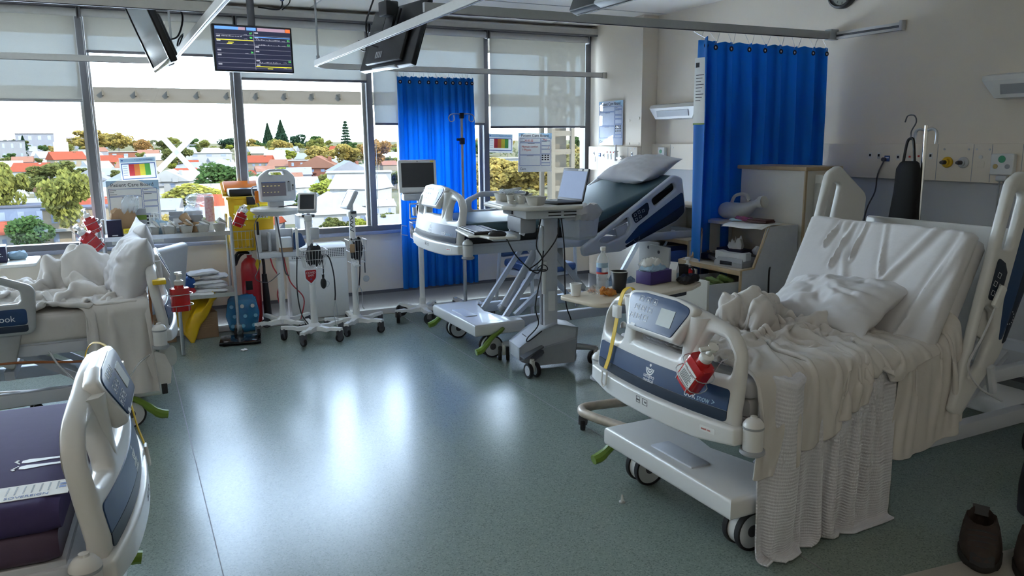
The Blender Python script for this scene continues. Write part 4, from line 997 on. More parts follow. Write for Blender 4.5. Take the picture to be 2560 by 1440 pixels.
# ---------------------------------------------------------------- curtains
def curtain(label, x0, x1, y, z0, z1, pleats, amp, seed, group='blue curtains', trackz=TZ, leftturn=0, gather=None):
    t = thing('curtain', label, 'curtain', (0, y, 0), group=group); rg = random.Random(seed); N = 220
    xs = [0.]; wd = [rg.uniform(.6, 1.5) for _ in range(pleats)]; tot = sum(wd)
    edges = [0.]
    for w in wd: edges.append(edges[-1]+w/tot)
    am = [rg.uniform(.55, 1.1) for _ in range(pleats)]
    def prof(u):
        for k in range(pleats):
            if u <= edges[k+1]+1e-9: return k, (u-edges[k])/(edges[k+1]-edges[k])
        return pleats-1, 1
    def f(u, v):
        k, e = prof(u); z = z1+(z0-z1)*v
        gx = gather(u, v) if gather else 0
        s = (1 if k % 2 else -1)*max(0, math.sin(pi*e))**.8*am[k]*amp*(.55+.45*min(1, v*4))*(1+.25*math.sin(v*4+k))
        x = x0+(x1-x0)*u+gx+.012*math.sin(2*pi*e)*(1 if k % 2 else -1)
        return (x+.02*v*(u-.5)*(1 if x1-x0 < .9 else .3), s-leftturn*max(0, .06-u)*(1), z-.012*math.sin(pi*e)*(v < .02))
    mb = MB().grid(f, N, 30); o = mb.build('drape', 'curtain', t, ang=80); o.modifiers.new('thickness', 'SOLIDIFY').thickness = .003
    # seam band along the top: eyelets and hooks
    hk = MB(); n = 0
    for k in range(pleats):
        u = (edges[k]+edges[k+1])/2; p = Vector(f(u, .028)); q = Vector(f(u, 0))
        s = 1 if k % 2 else -1
        if s < 0:
            e = MB(face((1, 0, 0), (0, 0, 1), p+Vector((0, -.006, 0)))); e.lathe([(.007, .001), (.008, .004), (.016, .004), (.017, .001), (.007, .001)], n=18).build('eyelet', 'black', t)
            MB(face((1, 0, 0), (0, 0, 1), p+Vector((0, -.005, 0)))).cyl((0, 0, 0), (0, 0, .002), .007, n=12).build('eyelet_hole', 'paper', t)
        MB().tube([(q.x, q.y, q.z-.012), (q.x+.006, q.y, q.z+.005), (q.x, 0, trackz-.012), (q.x, 0, trackz-.002)], .0014, 5, sm=3).build('hook', 'steel', t)
    return t
curtain('narrow pleated blue curtain hanging in front of the window wall', 2.30, 3.04, 6.95, .235, 2.185, 19, .035, 5, trackz=TZ1)
def gth(u, v): return 0
c2 = curtain('wide blue curtain with a care label hanging behind the bedside cabinet', 3.385, 4.61, 4.21,   .45, 2.235, 17, .065, 9, leftturn=3.0)
X = face((.16, -1, 0), (0, 0, 1), (3.40, -.115, 1.90))
plate('care_label', 'paper', c2, [rrect(-.05, -.21, .05, .21, .003)], .0016, .0002, X @ T(.0, 0, .012))
mb = MB(X @ T(.0, 0, .0135))
for i in range(9): mb.b2(-.035, .10-.02*i, 0, .03-.012*(i % 3), .104-.02*i, .0004)
mb.b2(-.04, .15, 0, -.01, .18, .0004); mb.build('label_print', 'print_k', c2); MB(X @ T(0, 0, .0135)).b2(-.05, -.21, 0, .05, -.20, .0004).build('label_edge', 'green', c2)
# ---------------------------------------------------------------- posters and boards
def poster(label, X, w, h):
    t = thing('mobility_poster', label, 'poster', X.to_translation(), group='mobility posters'); Y = X.copy(); Y.translation = (0, 0, 0)
    MB(Y).b2(-w/2, -h/2, 0, w/2, h/2, .002).build('sheet', 'sheet', t)
    MB(Y).b2(-w/2+.008, h*.30, .002, w/2-.008, h*.46, .0024).build('title_band', 'skyblue', t)
    txt('Transfers & Mobility', h*.085, 'print_b', t, Y @ T(w*.16, h*.385, .0026)); MB(Y).cyl((-w*.42, h*.385, .0024), (-w*.42, h*.385, .0028), h*.035, n=14).build('emblem', 'print_b', t)
    plate('frame_line', 'print_b', t, [rrect(-w*.46, -h*.40, w*.46, h*.26, .002), rrect(-w*.44, -h*.365, w*.44, h*.22, .002)[::-1]], .0006, 0, Y @ T(0, 0, .0026))
    for i, c in enumerate(('redc', 'orangec', 'yellowc', 'greenc')): MB(Y).b2(-w*.26+i*w*.145, -h*.26, .002, -w*.26+(i+1)*w*.145, h*.22, .0027).build('colour_band', PC[c], t)
    mb = MB(Y)
    for i in range(5): mb.b2(-w*.42, h*(.13-.09*i), .002, -w*.30, h*(.145-.09*i), .0027)
    for i in range(4): mb.b2(-w*.26, h*(.11-.10*i), .0027, w*.32, h*(.112-.10*i), .0029)
    mb.b2(-w*.1, -h*.455, .002, w*.08, -h*.445, .0026); mb.build('print', 'print_b', t)
PC = {'redc': mat('band_red', (.60, .04, .05), .6), 'orangec': mat('band_orange', (.70, .20, .04), .6), 'yellowc': mat('band_yellow', (.74, .62, .05), .6), 'greenc': mat('band_green', (.10, .38, .07), .6)}
def board(label, X, w, h, gloss, notes=None):
    t = thing('patient_board', label, 'notice board', X.to_translation(), group='patient care boards'); Y = X.copy(); Y.translation = (0, 0, 0)
    MB(Y).b2(-w/2, -h/2, 0, w/2, h/2, .003, bev=.001).build('board_sheet', gloss, t)
    MB(Y).prism([(w*.12, h*.5), (w*.5, h*.34), (w*.5, h*.5)], .003, .0034).build('corner_flash', 'skyblue', t); MB(Y).prism([(-w*.5, h*.40), (-w*.5, h*.5), (-w*.28, h*.5)], .003, .0034).build('corner_flash', 'skyblue', t)
    txt('Patient Care Board', w*.105, 'print_k', t, Y @ T(-.01*w, h*.43, .0036))
    mb = MB(Y)
    def box(x0, y0, x1, y1, k=.004):
        for a in ((x0, y0, x1, y0+k), (x0, y1-k, x1, y1), (x0, y0, x0+k, y1), (x1-k, y0, x1, y1)): mb.b2(a[0], a[1], .003, a[2], a[3], .0036)
    k = w*.009
    box(-w*.46, h*.26, w*.16, h*.375, k); box(-w*.46, -h*.06, w*.16, h*.25, k); box(-w*.46, -h*.34, w*.16, -h*.07, k)
    box(w*.18, h*.31, w*.46, h*.375, k); box(w*.18, h*.18, w*.46, h*.30, k); box(w*.18, h*.09, w*.46, h*.17, k); box(w*.18, -h*.03, w*.46, h*.08, k); box(w*.18, -h*.26, w*.46, -h*.04, k); box(w*.18, -h*.34, w*.46, -h*.27, k)
    mb.build('form_line', 'print_b', t); mb = MB(Y)
    for a, b, c in ((-.44, .345, .12), (-.44, .315, .08), (-.44, .28, .13), (-.22, .23, .2), (-.25, -.09, .2), (.20, .345, .08), (.20, .28, .15)): mb.b2(w*a, h*b, .003, w*(a+c), h*b+h*.007, .0036)
    for i in range(3):
        for j in range(3): mb.b2(w*(.20+.085*i), -h*(.09+.055*j), .003, w*(.25+.085*i), -h*(.055+.055*j), .0036)
    mb.build('small_print', 'print_k', t); txt('Care', w*.09, 'print_k', t, Y @ T(-w*.36, -h*.42, .0036))
    for s, x, y, z in (notes or []): txt(s, w*z, 'print_r', t, Y @ T(w*x, h*y, .0038), 'handwriting', align='LEFT')
    return t
wx = face((1, 0, 0), (0, 0, 1)); 
trans_mat('board', 'board_laminate', (.72, .71, .68), .10, .35); M['board_gloss'] = mat('board_glossy', (.55, .60, .72), .06, spec=.8, coat=1)
poster('colour banded mobility poster on the window, above the board behind the trolley', T(.135, YW+.066, 1.395) @ wx @ RZ(2), .28, .20)
poster('colour banded mobility poster on the window, left of the handwritten board', T(3.50, YW+.066, 1.575) @ wx @ RZ(-2), .28, .19)
board('patient care board with blank boxes leaning on the window behind the trolley', T(.075, YW-.09, 1.05) @ wx, .39, .52, 'board')
board('patient care board with red handwriting on the window right of the poster', T(3.90, YW+.066, 1.475) @ wx @ RZ(-.8), .395, .40, 'board', [('30.03.22', -.32, .305, .075), ('Maya', .24, .33, .06), ('Maintain comfort', -.40, .15, .07), ('? Physio', -.38, .07, .08), ('/', .38, .12, .09)])
board('glossy blue patient care board on the column, mirroring the window', T(XC-.016, 6.825, 1.765) @ face((0, -1, 0), (0, 0, 1)), .44, .44, 'board_gloss')
t = thing('tape_cross', 'white tape cross stuck on the glass above the left poster', 'tape', (.44, YW+.066, 1.53))
MB().box((0, 0, 0), (.50, .002, .045), RY(52)).build('tape_strip', 'tape', t); MB().box((0, -.0022, -.0), (.44, .002, .045), RY(-44)).build('tape_strip', 'tape', t)
# ================================================================ SMALL REUSABLE BUILDERS
def pump_bottle(label, loc, rot=(0, 0, 0), wire=True, s=1.0, text=True):
    t = thing('pump_bottle', label, 'bottle', loc, group='red pump bottles', rot=tuple(R(a) for a in rot)); t.scale = (s, s, s)
    MB().prism(rrect(-.042, -.028, .042, .028, .012), 0, .115, bev=.008).lathe([(.026, .112), (.020, .128), (.019, .132)], n=18).build('bottle_body', 'red', t)
    MB().lathe([(.021, .130), (.022, .132), (.022, .150), (.017, .154), (.010, .156), (.009, .180), (.016, .182), (.017, .194), (0, .196)], n=20).b2(-.008, -.052, .182, .008, 0, .193, bev=.004).build('pump', 'white', t)
    if text:
        MB().b2(-.032, -.0295, .02, .032, -.028, .085).build('label_patch', 'paper', t)
        txt('Hand gel', .014, 'print_k', t, face((1, 0, 0), (0, 0, 1), (0, -.0296, .072))); mb = MB()
        for i in range(6): mb.b2(-.026, -.0299, .028+.006*i, .026-.004*(i % 3), -.0294, .030+.006*i)
        mb.build('label_print', 'print_k', t)
    if wire:
        for z in (.03, .085): MB().tube(crv([(-.048, -.034, z), (.048, -.034, z), (.048, .034, z), (-.048, .034, z)], 4, True), .0018, 5, closed=True).build('holder_wire', 'steel', t)
        for x in (-.03, .03): MB().tube([(x, -.034, .03), (x, -.030, 0), (x, .034, -.002), (x, .036, .09), (x, .036, .15), (x, .055, .16), (x, .060, .145)], .0018, 5).build('holder_wire', 'steel', t)
    return t
def bowl_mesh(mb, r=.065, h=.055, sq=True):
    N = 40
    def ring(rr, z): return [((rr*math.cos(a)/max(abs(math.cos(a)), abs(math.sin(a)))**.55), (rr*math.sin(a)/max(abs(math.cos(a)), abs(math.sin(a)))**.55), z) for a in np.linspace(0, 2*pi, N, endpoint=False)]
    rs = [(r*.02, .001), (r*.66, 0), (r*.72, .006), (r*.92, h*.92), (r*1.04, h*.98), (r*1.04, h), (r*.90, h*.94), (r*.68, .008), (r*.02, .005)]
    return mb.loft([ring(a, b) for a, b in rs])
def bowl(label, loc, rz=0, rot=None, r=.065, h=.055, group='pulp bowls'):
    mb = MB(); bowl_mesh(mb, r, h); o = mb.build('pulp_bowl', 'pulp', None, 50); o.location = loc; o.rotation_euler = rot or (0, 0, R(rz)); return tag(o, label, 'bowl', group)
def cup(label, loc, r0=.024, r1=.034, h=.062, m='pulp', rot=(0, 0, 0), group='paper cups', inner=None, name='paper_cup'):
    t = thing(name, label, 'cup', loc, group=group, rot=tuple(R(a) for a in rot))
    MB().lathe([(0, .003), (r0-.001, .003), (r0, 0), (r1-.001, h-.002), (r1-.003, h), (r0-.003, .006), (0, .006)], n=28).build('cup_wall', m, t, 60)
    MB().lathe([(r1-.0032, h-.003), (r1-.003, h+.001), (r1+.001, h+.001), (r1+.0012, h-.003)], n=28).build('rim', inner or m, t, 60); return t
def packet(label, loc, w, d, h, m, rot=(0, 0, 0), seed=1, name='packet', cat='packet', group=None, crush=.5, parent=None):
    """soft wrapper or folded textile"""
    from mathutils import noise
    mb = MB(); N = 12
    def sh(sg):
        def f(u, v):
            a, b = 2*u-1, 2*v-1; pr = ((1-abs(a)**5)*(1-abs(b)**5))**.4 if abs(a) < 1 and abs(b) < 1 else 0
            n = noise.noise(Vector((a*2+seed, b*2, seed*.7)))
            return (a*w/2*(1+.06*noise.noise(Vector((b*3, seed, 1)))), b*d/2*(1+.06*noise.noise(Vector((a*3, seed, 2)))), h/2+sg*h/2*pr*(1+crush*n)+crush*.4*h*noise.noise(Vector((a*4, b*4, seed))))
        return f
    mb.grid(sh(1), N, N); mb.grid(sh(-1), N, N); bmesh.ops.remove_doubles(mb.b, verts=mb.b.verts, dist=1e-4)
    o = mb.build(name, m, parent, 40); o.location = loc; o.rotation_euler = [R(a) for a in rot]
    if label: tag(o, label, cat, group)
    return o
def boxthing(name, label, cat, loc, size, m, rz=0, group=None, bev=.002, rot=None):
    t = thing(name, label, cat, loc, R(rz), group, rot); w, d, h = size
    MB().b2(-w/2, -d/2, 0, w/2, d/2, h, bev=bev).build('box_body', m, t); return t
def wirebasket(parent, w, d, h, taper=.8, n=7, y=0, z=0, m='rail'):
    mb = MB()
    for k, e in ((0, 1.), (1, (1+taper)/2), (2, taper)): mb.tube([(-w/2*e, -d/2*e+y, z-h*k/2), (w/2*e, -d/2*e+y, z-h*k/2), (w/2*e, d/2*e+y, z-h*k/2), (-w/2*e, d/2*e+y, z-h*k/2)], .0035 if k == 0 else .0022, 6, closed=True)
    for i in range(n+1):
        e = i/n-.5
        for s in (-1, 1): mb.tube([(w*e, s*d/2+y, z), (w*e*taper, s*d/2*taper+y, z-h)], .0018, 5)
        if i % 2 == 0:
            for s in (-1, 1): mb.tube([(s*w/2, d*e+y, z), (s*w/2*taper, d*e*taper+y, z-h)], .0018, 5)
        mb.tube([(w*e*taper, -d/2*taper+y, z-h), (w*e*taper, d/2*taper+y, z-h)], .0018, 5)
    return mb.build('wire_basket', m, parent)
def star_base(t, n, r, a0, z=.085, wh=.032, m='white', big=False):
    hub = MB().lathe([(.055, z-.02), (.055, z+.02), (.030, z+.045), (.028, z+.10), (0, z+.10)], n=20).build('base_hub', m, t)
    for i in range(n):
        a = R(a0+360*i/n); c, s = math.cos(a), math.sin(a)
        mb = MB(Matrix(((c, -s, 0, 0), (s, c, 0, 0), (0, 0, 1, 0), (0, 0, 0, 1))))
        mb.loft([[(x, -w, zz_-h), (x, w, zz_-h), (x, w*.8, zz_), (x, -w*.8, zz_)] for x, w, zz_, h in ((.03, .034, z+.02, .04), (r*.35, .028, z+.018, .034), (r*.55, .026, z+.012, .03), (r*.72, .024, z+.022, .026), (r+.02, .022, z+.024, .024))])
        mb.build('base_leg', m, t, 30)
        caster(t, (r*c, r*s, z+.005), wh, .022 if not big else .03, twin=False, fork='dgrey', disc='dgrey' if not big else 'black', yaw=math.degrees(a)+60)
# ================================================================ LEFT SIDE: TROLLEY AND WHAT IS ON AND UNDER IT
tx0, tx1, ty0, ty1 = -.17, .765, 6.74, 7.08
t = thing('steel_trolley', 'two shelf stainless steel trolley loaded with bowls, packets and linen under the window', 'trolley', ((tx0+tx1)/2, (ty0+ty1)/2, 0))
w, d = (tx1-tx0)/2, (ty1-ty0)/2
for i, (x, y) in enumerate(((-w, -d), (w, -d), (w, d), (-w, d))):
    p = MB().cyl((x, y, .09), (x, y, 1.0), .0125, n=14).sph((x, y, 1.0), .0135, 10).build('post', 'steel', t)
    caster(t, (x, y, .105), .042, .024, fork='steel', disc='steel', yaw=30*i)
for z in (.885, .375): 
    s = MB().b2(-w, -d, z, w, d, z+.004).b2(-w, -d-.008, z-.022, w, -d, z+.012).b2(-w, d, z-.022, w, d+.008, z+.012).b2(-w-.008, -d, z-.022, -w, d, z+.012).b2(w, -d, z-.022, w+.008, d, z+.012).build('shelf', 'steel', t)
wirebasket(t, .16, .20, .14, .95, 5, 0, .86, 'steel').location = (w+.10, -.02, .02)
zs = .890
t = boxthing('glove_box', 'tall dark navy carton at the left end of the trolley top', 'box', (-.085, 6.80, zs), (.105, .075, .135), 'navybox'); MB().b2(-.02, -.0385, .012, .02, -.0375, .02).build('label_print', 'print_w', t)
t = boxthing('mask_box', 'small yellow and white carton beside the navy carton on the trolley', 'box', (.018, 6.785, zs), (.085, .055, .062), 'paper'); MB().b2(-.0432, -.0282, .028, .0432, .0282, .0625).build('yellow_band', 'ylabel', t); MB().b2(-.03, -.0284, .008, .0, -.0276, .013).b2(-.03, -.0286, .045, .03, -.0283, .049).build('label_print', 'print_k', t)
packet('crumpled brown paper bag behind the navy carton', (-.02, 6.93, zs+.002), .20, .10, .20, 'kraft', (0, 0, 10), 3, 'paper_bag', 'bag', crush=.25)
packet('crumpled clear plastic bag on the brown paper bag', (.03, 6.91, zs+.20), .13, .10, .10, 'clear', (10, 15, 0), 5, 'plastic_bag', 'bag', crush=.9)
t = boxthing('carton', 'grey carton with a green stripe at the back of the trolley top', 'box', (.10, 6.99, zs), (.10, .05, .20), 'grey', 6); MB().b2(-.0505, -.0255, .11, .0505, .0255, .15).build('green_band', 'green', t)
t = thing('tape_roll', 'white paper cup lying on its side left of the bowls', 'cup', (.105, 6.79, zs+.041), rot=(R(90), 0, R(25))); MB().lathe([(0, .0), (.032, 0), (.040, .075), (.037, .075), (.030, .004), (0, .004)], n=24).build('cup_wall', 'paper', t)
BX = [.185, .305, .432, .557, .685]; BL = ['bowl of loose wrapped dressings, first of five along the trolley edge', 'bowl of crumpled packets, second along the trolley edge', 'bowl of small brown sachets, third along the trolley edge', 'bowl of green edged packets, fourth along the trolley edge', 'bowl piled with pale paper packets at the right end of the trolley']
for i, x in enumerate(BX):
    bowl('pale pulp '+BL[i], (x, 6.80, zs), 0, None, .054, .062)
    for k in range(4):
        packet('thin white packet in the '+['first', 'second', 'third', 'fourth', 'fifth'][i]+' bowl of the trolley', (x-.02+.014*k, 6.80+.010*(k % 2)-.005, zs+.045+.012*k), .075, .05, .012, ('paper', 'linen', 'kraft' if i == 2 else 'paper', 'pulp')[k], (14*(k-1), 28-22*k, 40*k+15*i), i*9+k, group='packets in the trolley bowls', crush=.5)
for i, (x, y, rx, lb) in enumerate(((.42, 6.90, 0, 'upright behind the third bowl'), (.50, 6.89, 0, 'upright behind the fourth bowl'), (.46, 6.87, -48, 'tipped over on the other brown cups'))):
    cup('brown kraft cup '+lb, (x, y, zs if i < 2 else zs+.078), .030, .040, .075, 'kraft', (rx, 0, 20*i), 'kraft cups on the trolley')
t = thing('open_carton', 'open grey carton tray with white sachets at the back of the trolley', 'box', (.45, 7.0, zs+.0), R(-4)); MB().b2(-.13, -.05, 0, .13, -.046, .13).b2(-.13, .046, 0, .13, .05, .16).b2(-.13, -.05, 0, -.126, .05, .13).b2(.126, -.05, 0, .13, .05, .13).b2(-.13, -.05, 0, .13, .05, .004).build('box_body', 'grey', t)
MB().b2(-.10, -.052, .03, .02, -.0505, .11).build('label_patch', 'paper', t)
packet('clear plastic bag of supplies in the grey carton tray', (.50, 7.0, zs+.08), .15, .09, .12, 'clear', (0, 0, 0), 9, 'plastic_bag', 'bag', crush=.7)
for i in range(9):
    o = MB().lathe([(0, 0), (.026, 0), (.0355, .072), (.033, .072), (.025, .004), (0, .004)], n=22).build('paper_cup', 'paper' if i else 'paper', None, 60); o.location = (.63, 6.93, zs+.026*i); tag(o, 'paper cup nested in the tall cup stack at the trolley back', 'cup', 'stacked paper cups')
o = MB().lathe([(.0368, 0), (.0372, .20)], n=22).build('cup_sleeve', mat('sleeve_red', (.5, .05, .06), .6, noise=.9, scale=60, col2=(.75, .7, .68))); 
o.location = (.63, 6.93, zs+.075); tag(o, 'red and white printed sleeve round the tall cup stack', 'sleeve')
for i in range(5):
    t = thing('syringe', 'clear plastic syringe in wrap standing behind the first bowls', 'syringe', (.17+.022*i, 6.90+.012*(i % 2), zs), rot=(R(-6+3*i), R(8-4*i), 0), group='wrapped syringes'); MB().cyl((0, 0, .0), (0, 0, .13), .009, n=12).build('barrel', 'clear', t); MB().cyl((0, 0, .13), (0, 0, .165), .004, n=8).cyl((0, 0, .165), (0, 0, .168), .010, n=12).build('plunger', 'white', t)
packet('white wrapped dressing pack leaning behind the second bowl', (.30, 6.87, zs+.04), .12, .10, .02, 'paper', (62, 0, 20), 31, crush=.3)
packet('blue edged wrapped pack leaning behind the first two bowls', (.245, 6.87, zs+.05), .10, .12, .012, 'skyblue', (66, 10, -15), 33, crush=.2)
packet('large clear film bag rising behind the cup stack', (.56, 7.04, zs+.22), .22, .05, .14, 'clear', (60, 0, 5), 35, 'plastic_bag', 'bag', crush=.6)
# pump bottles round the trolley
pump_bottle('red pump bottle tilted off the trolley left post, upper of two', (-.215, 6.68, .95), (10, -22, 10), s=1.0, text=False)
pump_bottle('red pump bottle tilted off the trolley left post, lower of two', (-.205, 6.60, .83), (10, -38, 14), s=1.25, text=False)
pump_bottle('red pump bottle tilted outward on the trolley right post', (.80, 6.62, .945), (8, 24, 0), s=.95, text=False)
# lower shelf
zl = .380
for i, (x, y, w, d, h, rz) in enumerate(((.60, 6.86, .26, .18, .035, 4), (.62, 6.88, .24, .18, .04, -6), (.58, 6.87, .25, .17, .03, 8), (.64, 6.90, .22, .17, .035, -3), (.55, 6.90, .24, .18, .035, 10))):
    packet('folded white linen in the pile on the trolley lower shelf, '+['lowest', 'second from bottom', 'middle', 'second from top', 'topmost'][i], (x-.02, y, zl+.036*i), w, d, h*1.1, 'linen', (0, 2-i, rz), 40+i, 'folded_linen', 'linen', 'linen pile', .35)
packet('shiny blue wrapped pack on the trolley lower shelf', (.385, 6.86, zl+.05), .14, .14, .10, 'bluebag', (4, 0, 12), 51, crush=.5)
packet('pink plastic pack at the left of the lower shelf', (.28, 6.83, zl+.01), .16, .13, .07, 'pinkbag', (0, 0, -12), 52, crush=.7)
packet('red wrapper between the pink and blue packs', (.40, 6.80, zl+.012), .10, .08, .05, 'redm', (0, 12, 30), 53, crush=.8)
packet('loose white paper packet at the front of the lower shelf', (.44, 6.78, zl+.004), .16, .09, .015, 'paper', (4, 2, 14), 54, crush=.6)
packet('flat white paper bag hanging over the lower shelf front', (.52, 6.765, zl+.004), .15, .08, .012, 'paper', (8, 0, -10), 55, crush=.5)
# under the trolley
def carton(label, loc, size, rz, lines):
    t = thing('cardboard_box', label, 'box', loc, R(rz), 'cardboard boxes under the trolley'); w, d, h = size
    MB().b2(-w/2, -d/2, 0, w/2, -d/2+.004, h).b2(-w/2, d/2-.004, 0, w/2, d/2, h).b2(-w/2, -d/2, 0, -w/2+.004, d/2, h).b2(w/2-.004, -d/2, 0, w/2, d/2, h).b2(-w/2, -d/2, 0, w/2, d/2, .004).build('box_wall', 'card', t)
    MB(T(0, d/2, h) @ RX(-35)).b2(-w/2, 0, 0, w/2, .07, .003).build('flap', 'card', t)
    mb = MB()
    for i in range(lines): mb.b2(-w*.38, -d/2-.0006, h*(.78-.09*i), w*(.30-.1*(i % 3)), -d/2, h*(.80-.09*i))
    mb.build('box_print', 'kraft' if lines > 3 else 'dgrey', t); return t
carton('cardboard box with dark print partly behind the left bed footboard', (.195, 6.90, 0), (.17, .20, .255), 2, 2)
carton('cardboard box with faint print under the right half of the trolley', (.515, 6.92, 0), (.18, .20, .215), 6, 5)
packet('green packing lump in the left cardboard box', (.20, 6.90, .16), .14, .16, .14, mat('green_plastic_soft', (.12, .30, .08), .5), (0, 0, 0), 61, 'plastic_bag', 'bag', crush=.5)
mb = MB(); mb.grid(lambda u, v: (.27+.34*u+.03*math.sin(7*v), 6.755+.05*math.sin(3.2*u+4*v)+.10*(1-v)*.8, .365-.05*abs(math.sin(6*u))-v*(.34-.62*abs(u-.33)**1.05) if v > 0 else .365), 26, 20)
o = mb.build('waste_bag', mat('yellow_film', (.66, .40, .01), .35), None, 60); o.modifiers.new('thickness', 'SOLIDIFY').thickness = .003; tag(o, 'yellow plastic waste bag drooping in a point from the trolley lower shelf', 'bag')
# bathroom scale
t = thing('weighing_scale', 'flat black glass weighing scale on the floor before the trolley', 'scale', (.755, 6.565, 0), R(-9))
MB().b2(-.16, -.14, .008, .16, .14, .028, bev=.006).build('scale_plate', 'blackgloss', t)
for s in (-1, 1):
    for q in (-1, 1): MB().cyl((s*.12, q*.10, 0), (s*.12, q*.10, .009), .018, n=14).build('foot', 'rubber', t); MB().cyl((s*.11, q*.085, .028), (s*.11, q*.085, .0286), .020, n=18).build('electrode', 'steel', t)
# shrink wrapped water bottles
t = thing('water_bottle_pack', 'blue film wrapped pack of water bottles lying by the extinguisher', 'water bottles', (.83, 6.93, 0), R(-8))
packet(None, (0, 0, .003), .27, .16, .31, 'bluefilm', (0, 0, 0), 71, 'film_wrap', crush=.12, parent=t)
for i in range(9):
    x, z = -.085+.085*(i % 3)+.02*(i//3 % 2), .065+.085*(i//3); b = MB().cyl((x, -.02, z), (x, .07, z), .032, n=14).lathe([(.032, 0), (.028, .02), (.014, .04), (.013, .052)], (x, -.02, z), 14, RX(90)).build('bottle', 'clear', t); MB().cyl((x, -.07, z), (x, -.084, z), .016, n=14).build('cap', 'white' if i > 6 else mat('cap_blue', (.20, .50, .68), .4), b)
# fire extinguisher, waste bin
t = thing('fire_extinguisher', 'red fire extinguisher with black hose against the wall below the yellow bin', 'fire extinguisher', (.94, 7.10, .04))
MB().lathe([(0, .0), (.075, .0), (.080, .01), (.080, .47), (.070, .53), (.04, .565), (.022, .575), (.022, .60), (0, .60)], n=28).build('cylinder', 'redm', t); MB().b2(-.055, -.081, .30, -.0, -.060, .38).build('label_patch', 'black', t)
mb = MB()
for i in range(5): mb.b2(-.03, -.0812, .12+.018*i, .02, -.079, .126+.018*i)
mb.build('label_print', 'print_w', t)
MB().cyl((0, 0, .60), (0, 0, .635), .018, n=14).b2(-.01, -.16, .632, .01, .02, .640).b2(-.012, -.13, .655, .012, .03, .664).build('valve_lever', 'steel', t)
MB().tube([(0, -.02, .62), (-.10, -.02, .62), (-.12, .0, .52), (-.06, .05, .60), (.08, .03, .64), (.115, .0, .54), (.115, -.01, .40)], .013, 10, sm=6).build('hose', 'black', t); MB().cyl((.115, -.01, .42), (.125, -.01, .03), .022, .036, n=16).build('horn', 'black', t); MB(T(.05, -.06, .50) @ RY(20)).b2(-.02, -.002, -.05, .02, .002, .06).build('paper_tag', 'yellow_s', t)
t = thing('clinical_waste_bin', 'yellow clinical waste bin with raised orange lid and biohazard label', 'waste bin', (.955, 7.0, .70)); t.scale = (1.15, 1.1, 1.15)
MB().loft([[(-a, -b, z), (a, -b, z), (a, b, z), (-a, b, z)] for a, b, z in ((.125, .085, 0), (.145, .10, .04), (.16, .11, .38), (.17, .115, .385), (.17, .115, .40))]).build('bin_body', 'yellow', t, 25)
MB().b2(-.14, -.05, .40, .14, .10, .455, bev=.01).build('inner_collar', 'black', t)
L_ = T(0, .105, .44) @ RX(-58); MB(L_).b2(-.155, -.01, 0, .155, .02, .11, bev=.01).build('inner_lid', 'orange', t); MB(L_).loft([[(-a, .02, z), (a, .02, z), (a, .02+b, z), (-a, .02+b, z)] for a, b, z in ((.17, .02, -.02), (.17, .03, .12), (.15, .03, .145))]).build('lid', 'yellow', t, 30)
MB().b2(-.03, -.13, .34, .03, -.112, .40, bev=.004).build('latch', 'black', t)
Xb = face((1, 0, 0), (0, .03, 1), (-.0, -.1105, .25)); MB(Xb).b2(-.12, -.02, 0, .13, .10, .001).build('label_patch', 'ylabel', t); MB(Xb @ T(-.06, .05, .0012) @ RZ(45)).b2(-.03, -.03, 0, .03, .03, .001).build('hazard_diamond', 'paper', t)
mb = MB(Xb @ T(-.06, .058, .0024))
for k in range(3):
    a = R(90+120*k); pts = [(.008*math.cos(a)+.008*math.cos(b), .008*math.sin(a)+.008*math.sin(b)) for b in np.linspace(0, 2*pi, 14, endpoint=False)]
    mb.prism(pts, 0, .0004)
mb.build('biohazard_mark', 'print_k', t); txt('CLINICAL WASTE', .017, 'print_k', t, Xb @ T(.06, .075, .0014)); txt('SHARPS', .022, 'print_k', t, Xb @ T(.06, .0, .0014)); mb = MB(Xb)
for i in range(5): mb.b2(.01+.022*i, -.010, .001, .026+.022*i, .012, .0014)
mb.build('pictogram', 'print_w', t); MB(T(.13, -.113, .30)).cyl((0, 0, 0), (0, .004, 0), .022, n=18).build('red_tab', 'redm', t)
t['label'] = 'yellow clinical waste bin with raised orange lid and biohazard label'
MB().b2(-.10, .10, -.02, .10, .17, .0).b2(-.10, .165, -.02, .10, .175, .30).build('wall_bracket', 'white', t)
# heater cabinet and wall socket
t = thing('convector_heater', 'white floor standing convector heater with grille below the window', 'heater', (1.52, 7.10, 0))
MB().b2(-.26, -.10, .03, .26, .10, .57, bev=.008).b2(-.24, -.08, 0, .24, .09, .03).prism([(-.10, .57), (.10, .57), (.10, .70), (-.035, .70), (-.10, .665)], -.26, .26, Matrix(((0, 0, 1, 0), (1, 0, 0, 0), (0, 1, 0, 0), (0, 0, 0, 1)))).build('cabinet', 'white', t)
mb = MB()
for i in range(28):
    for j in range(5): mb.b2(-.235+.017*i, -.1015, .585+.015*j, -.2245+.017*i, -.100, .595+.015*j)
mb.build('grille', 'dgrey', t); MB().b2(-.02, -.103, .545, .03, -.1, .552).build('badge', 'dgrey', t); MB().cyl((-.0, -.06, .698), (-.0, -.06, .703), .008, n=10).build('knob', 'dgrey', t)
t = thing('power_socket', 'double wall socket with a red corded plug right of the extinguisher', 'socket', (1.10, YW-.001, .60)); MB().b2(-.075, -.012, -.035, .075, 0, .035, bev=.004).build('socket_plate', 'white', t); MB().cyl((.03, -.012, 0), (.03, -.05, 0), .024, n=16).build('plug', 'lgrey', t)
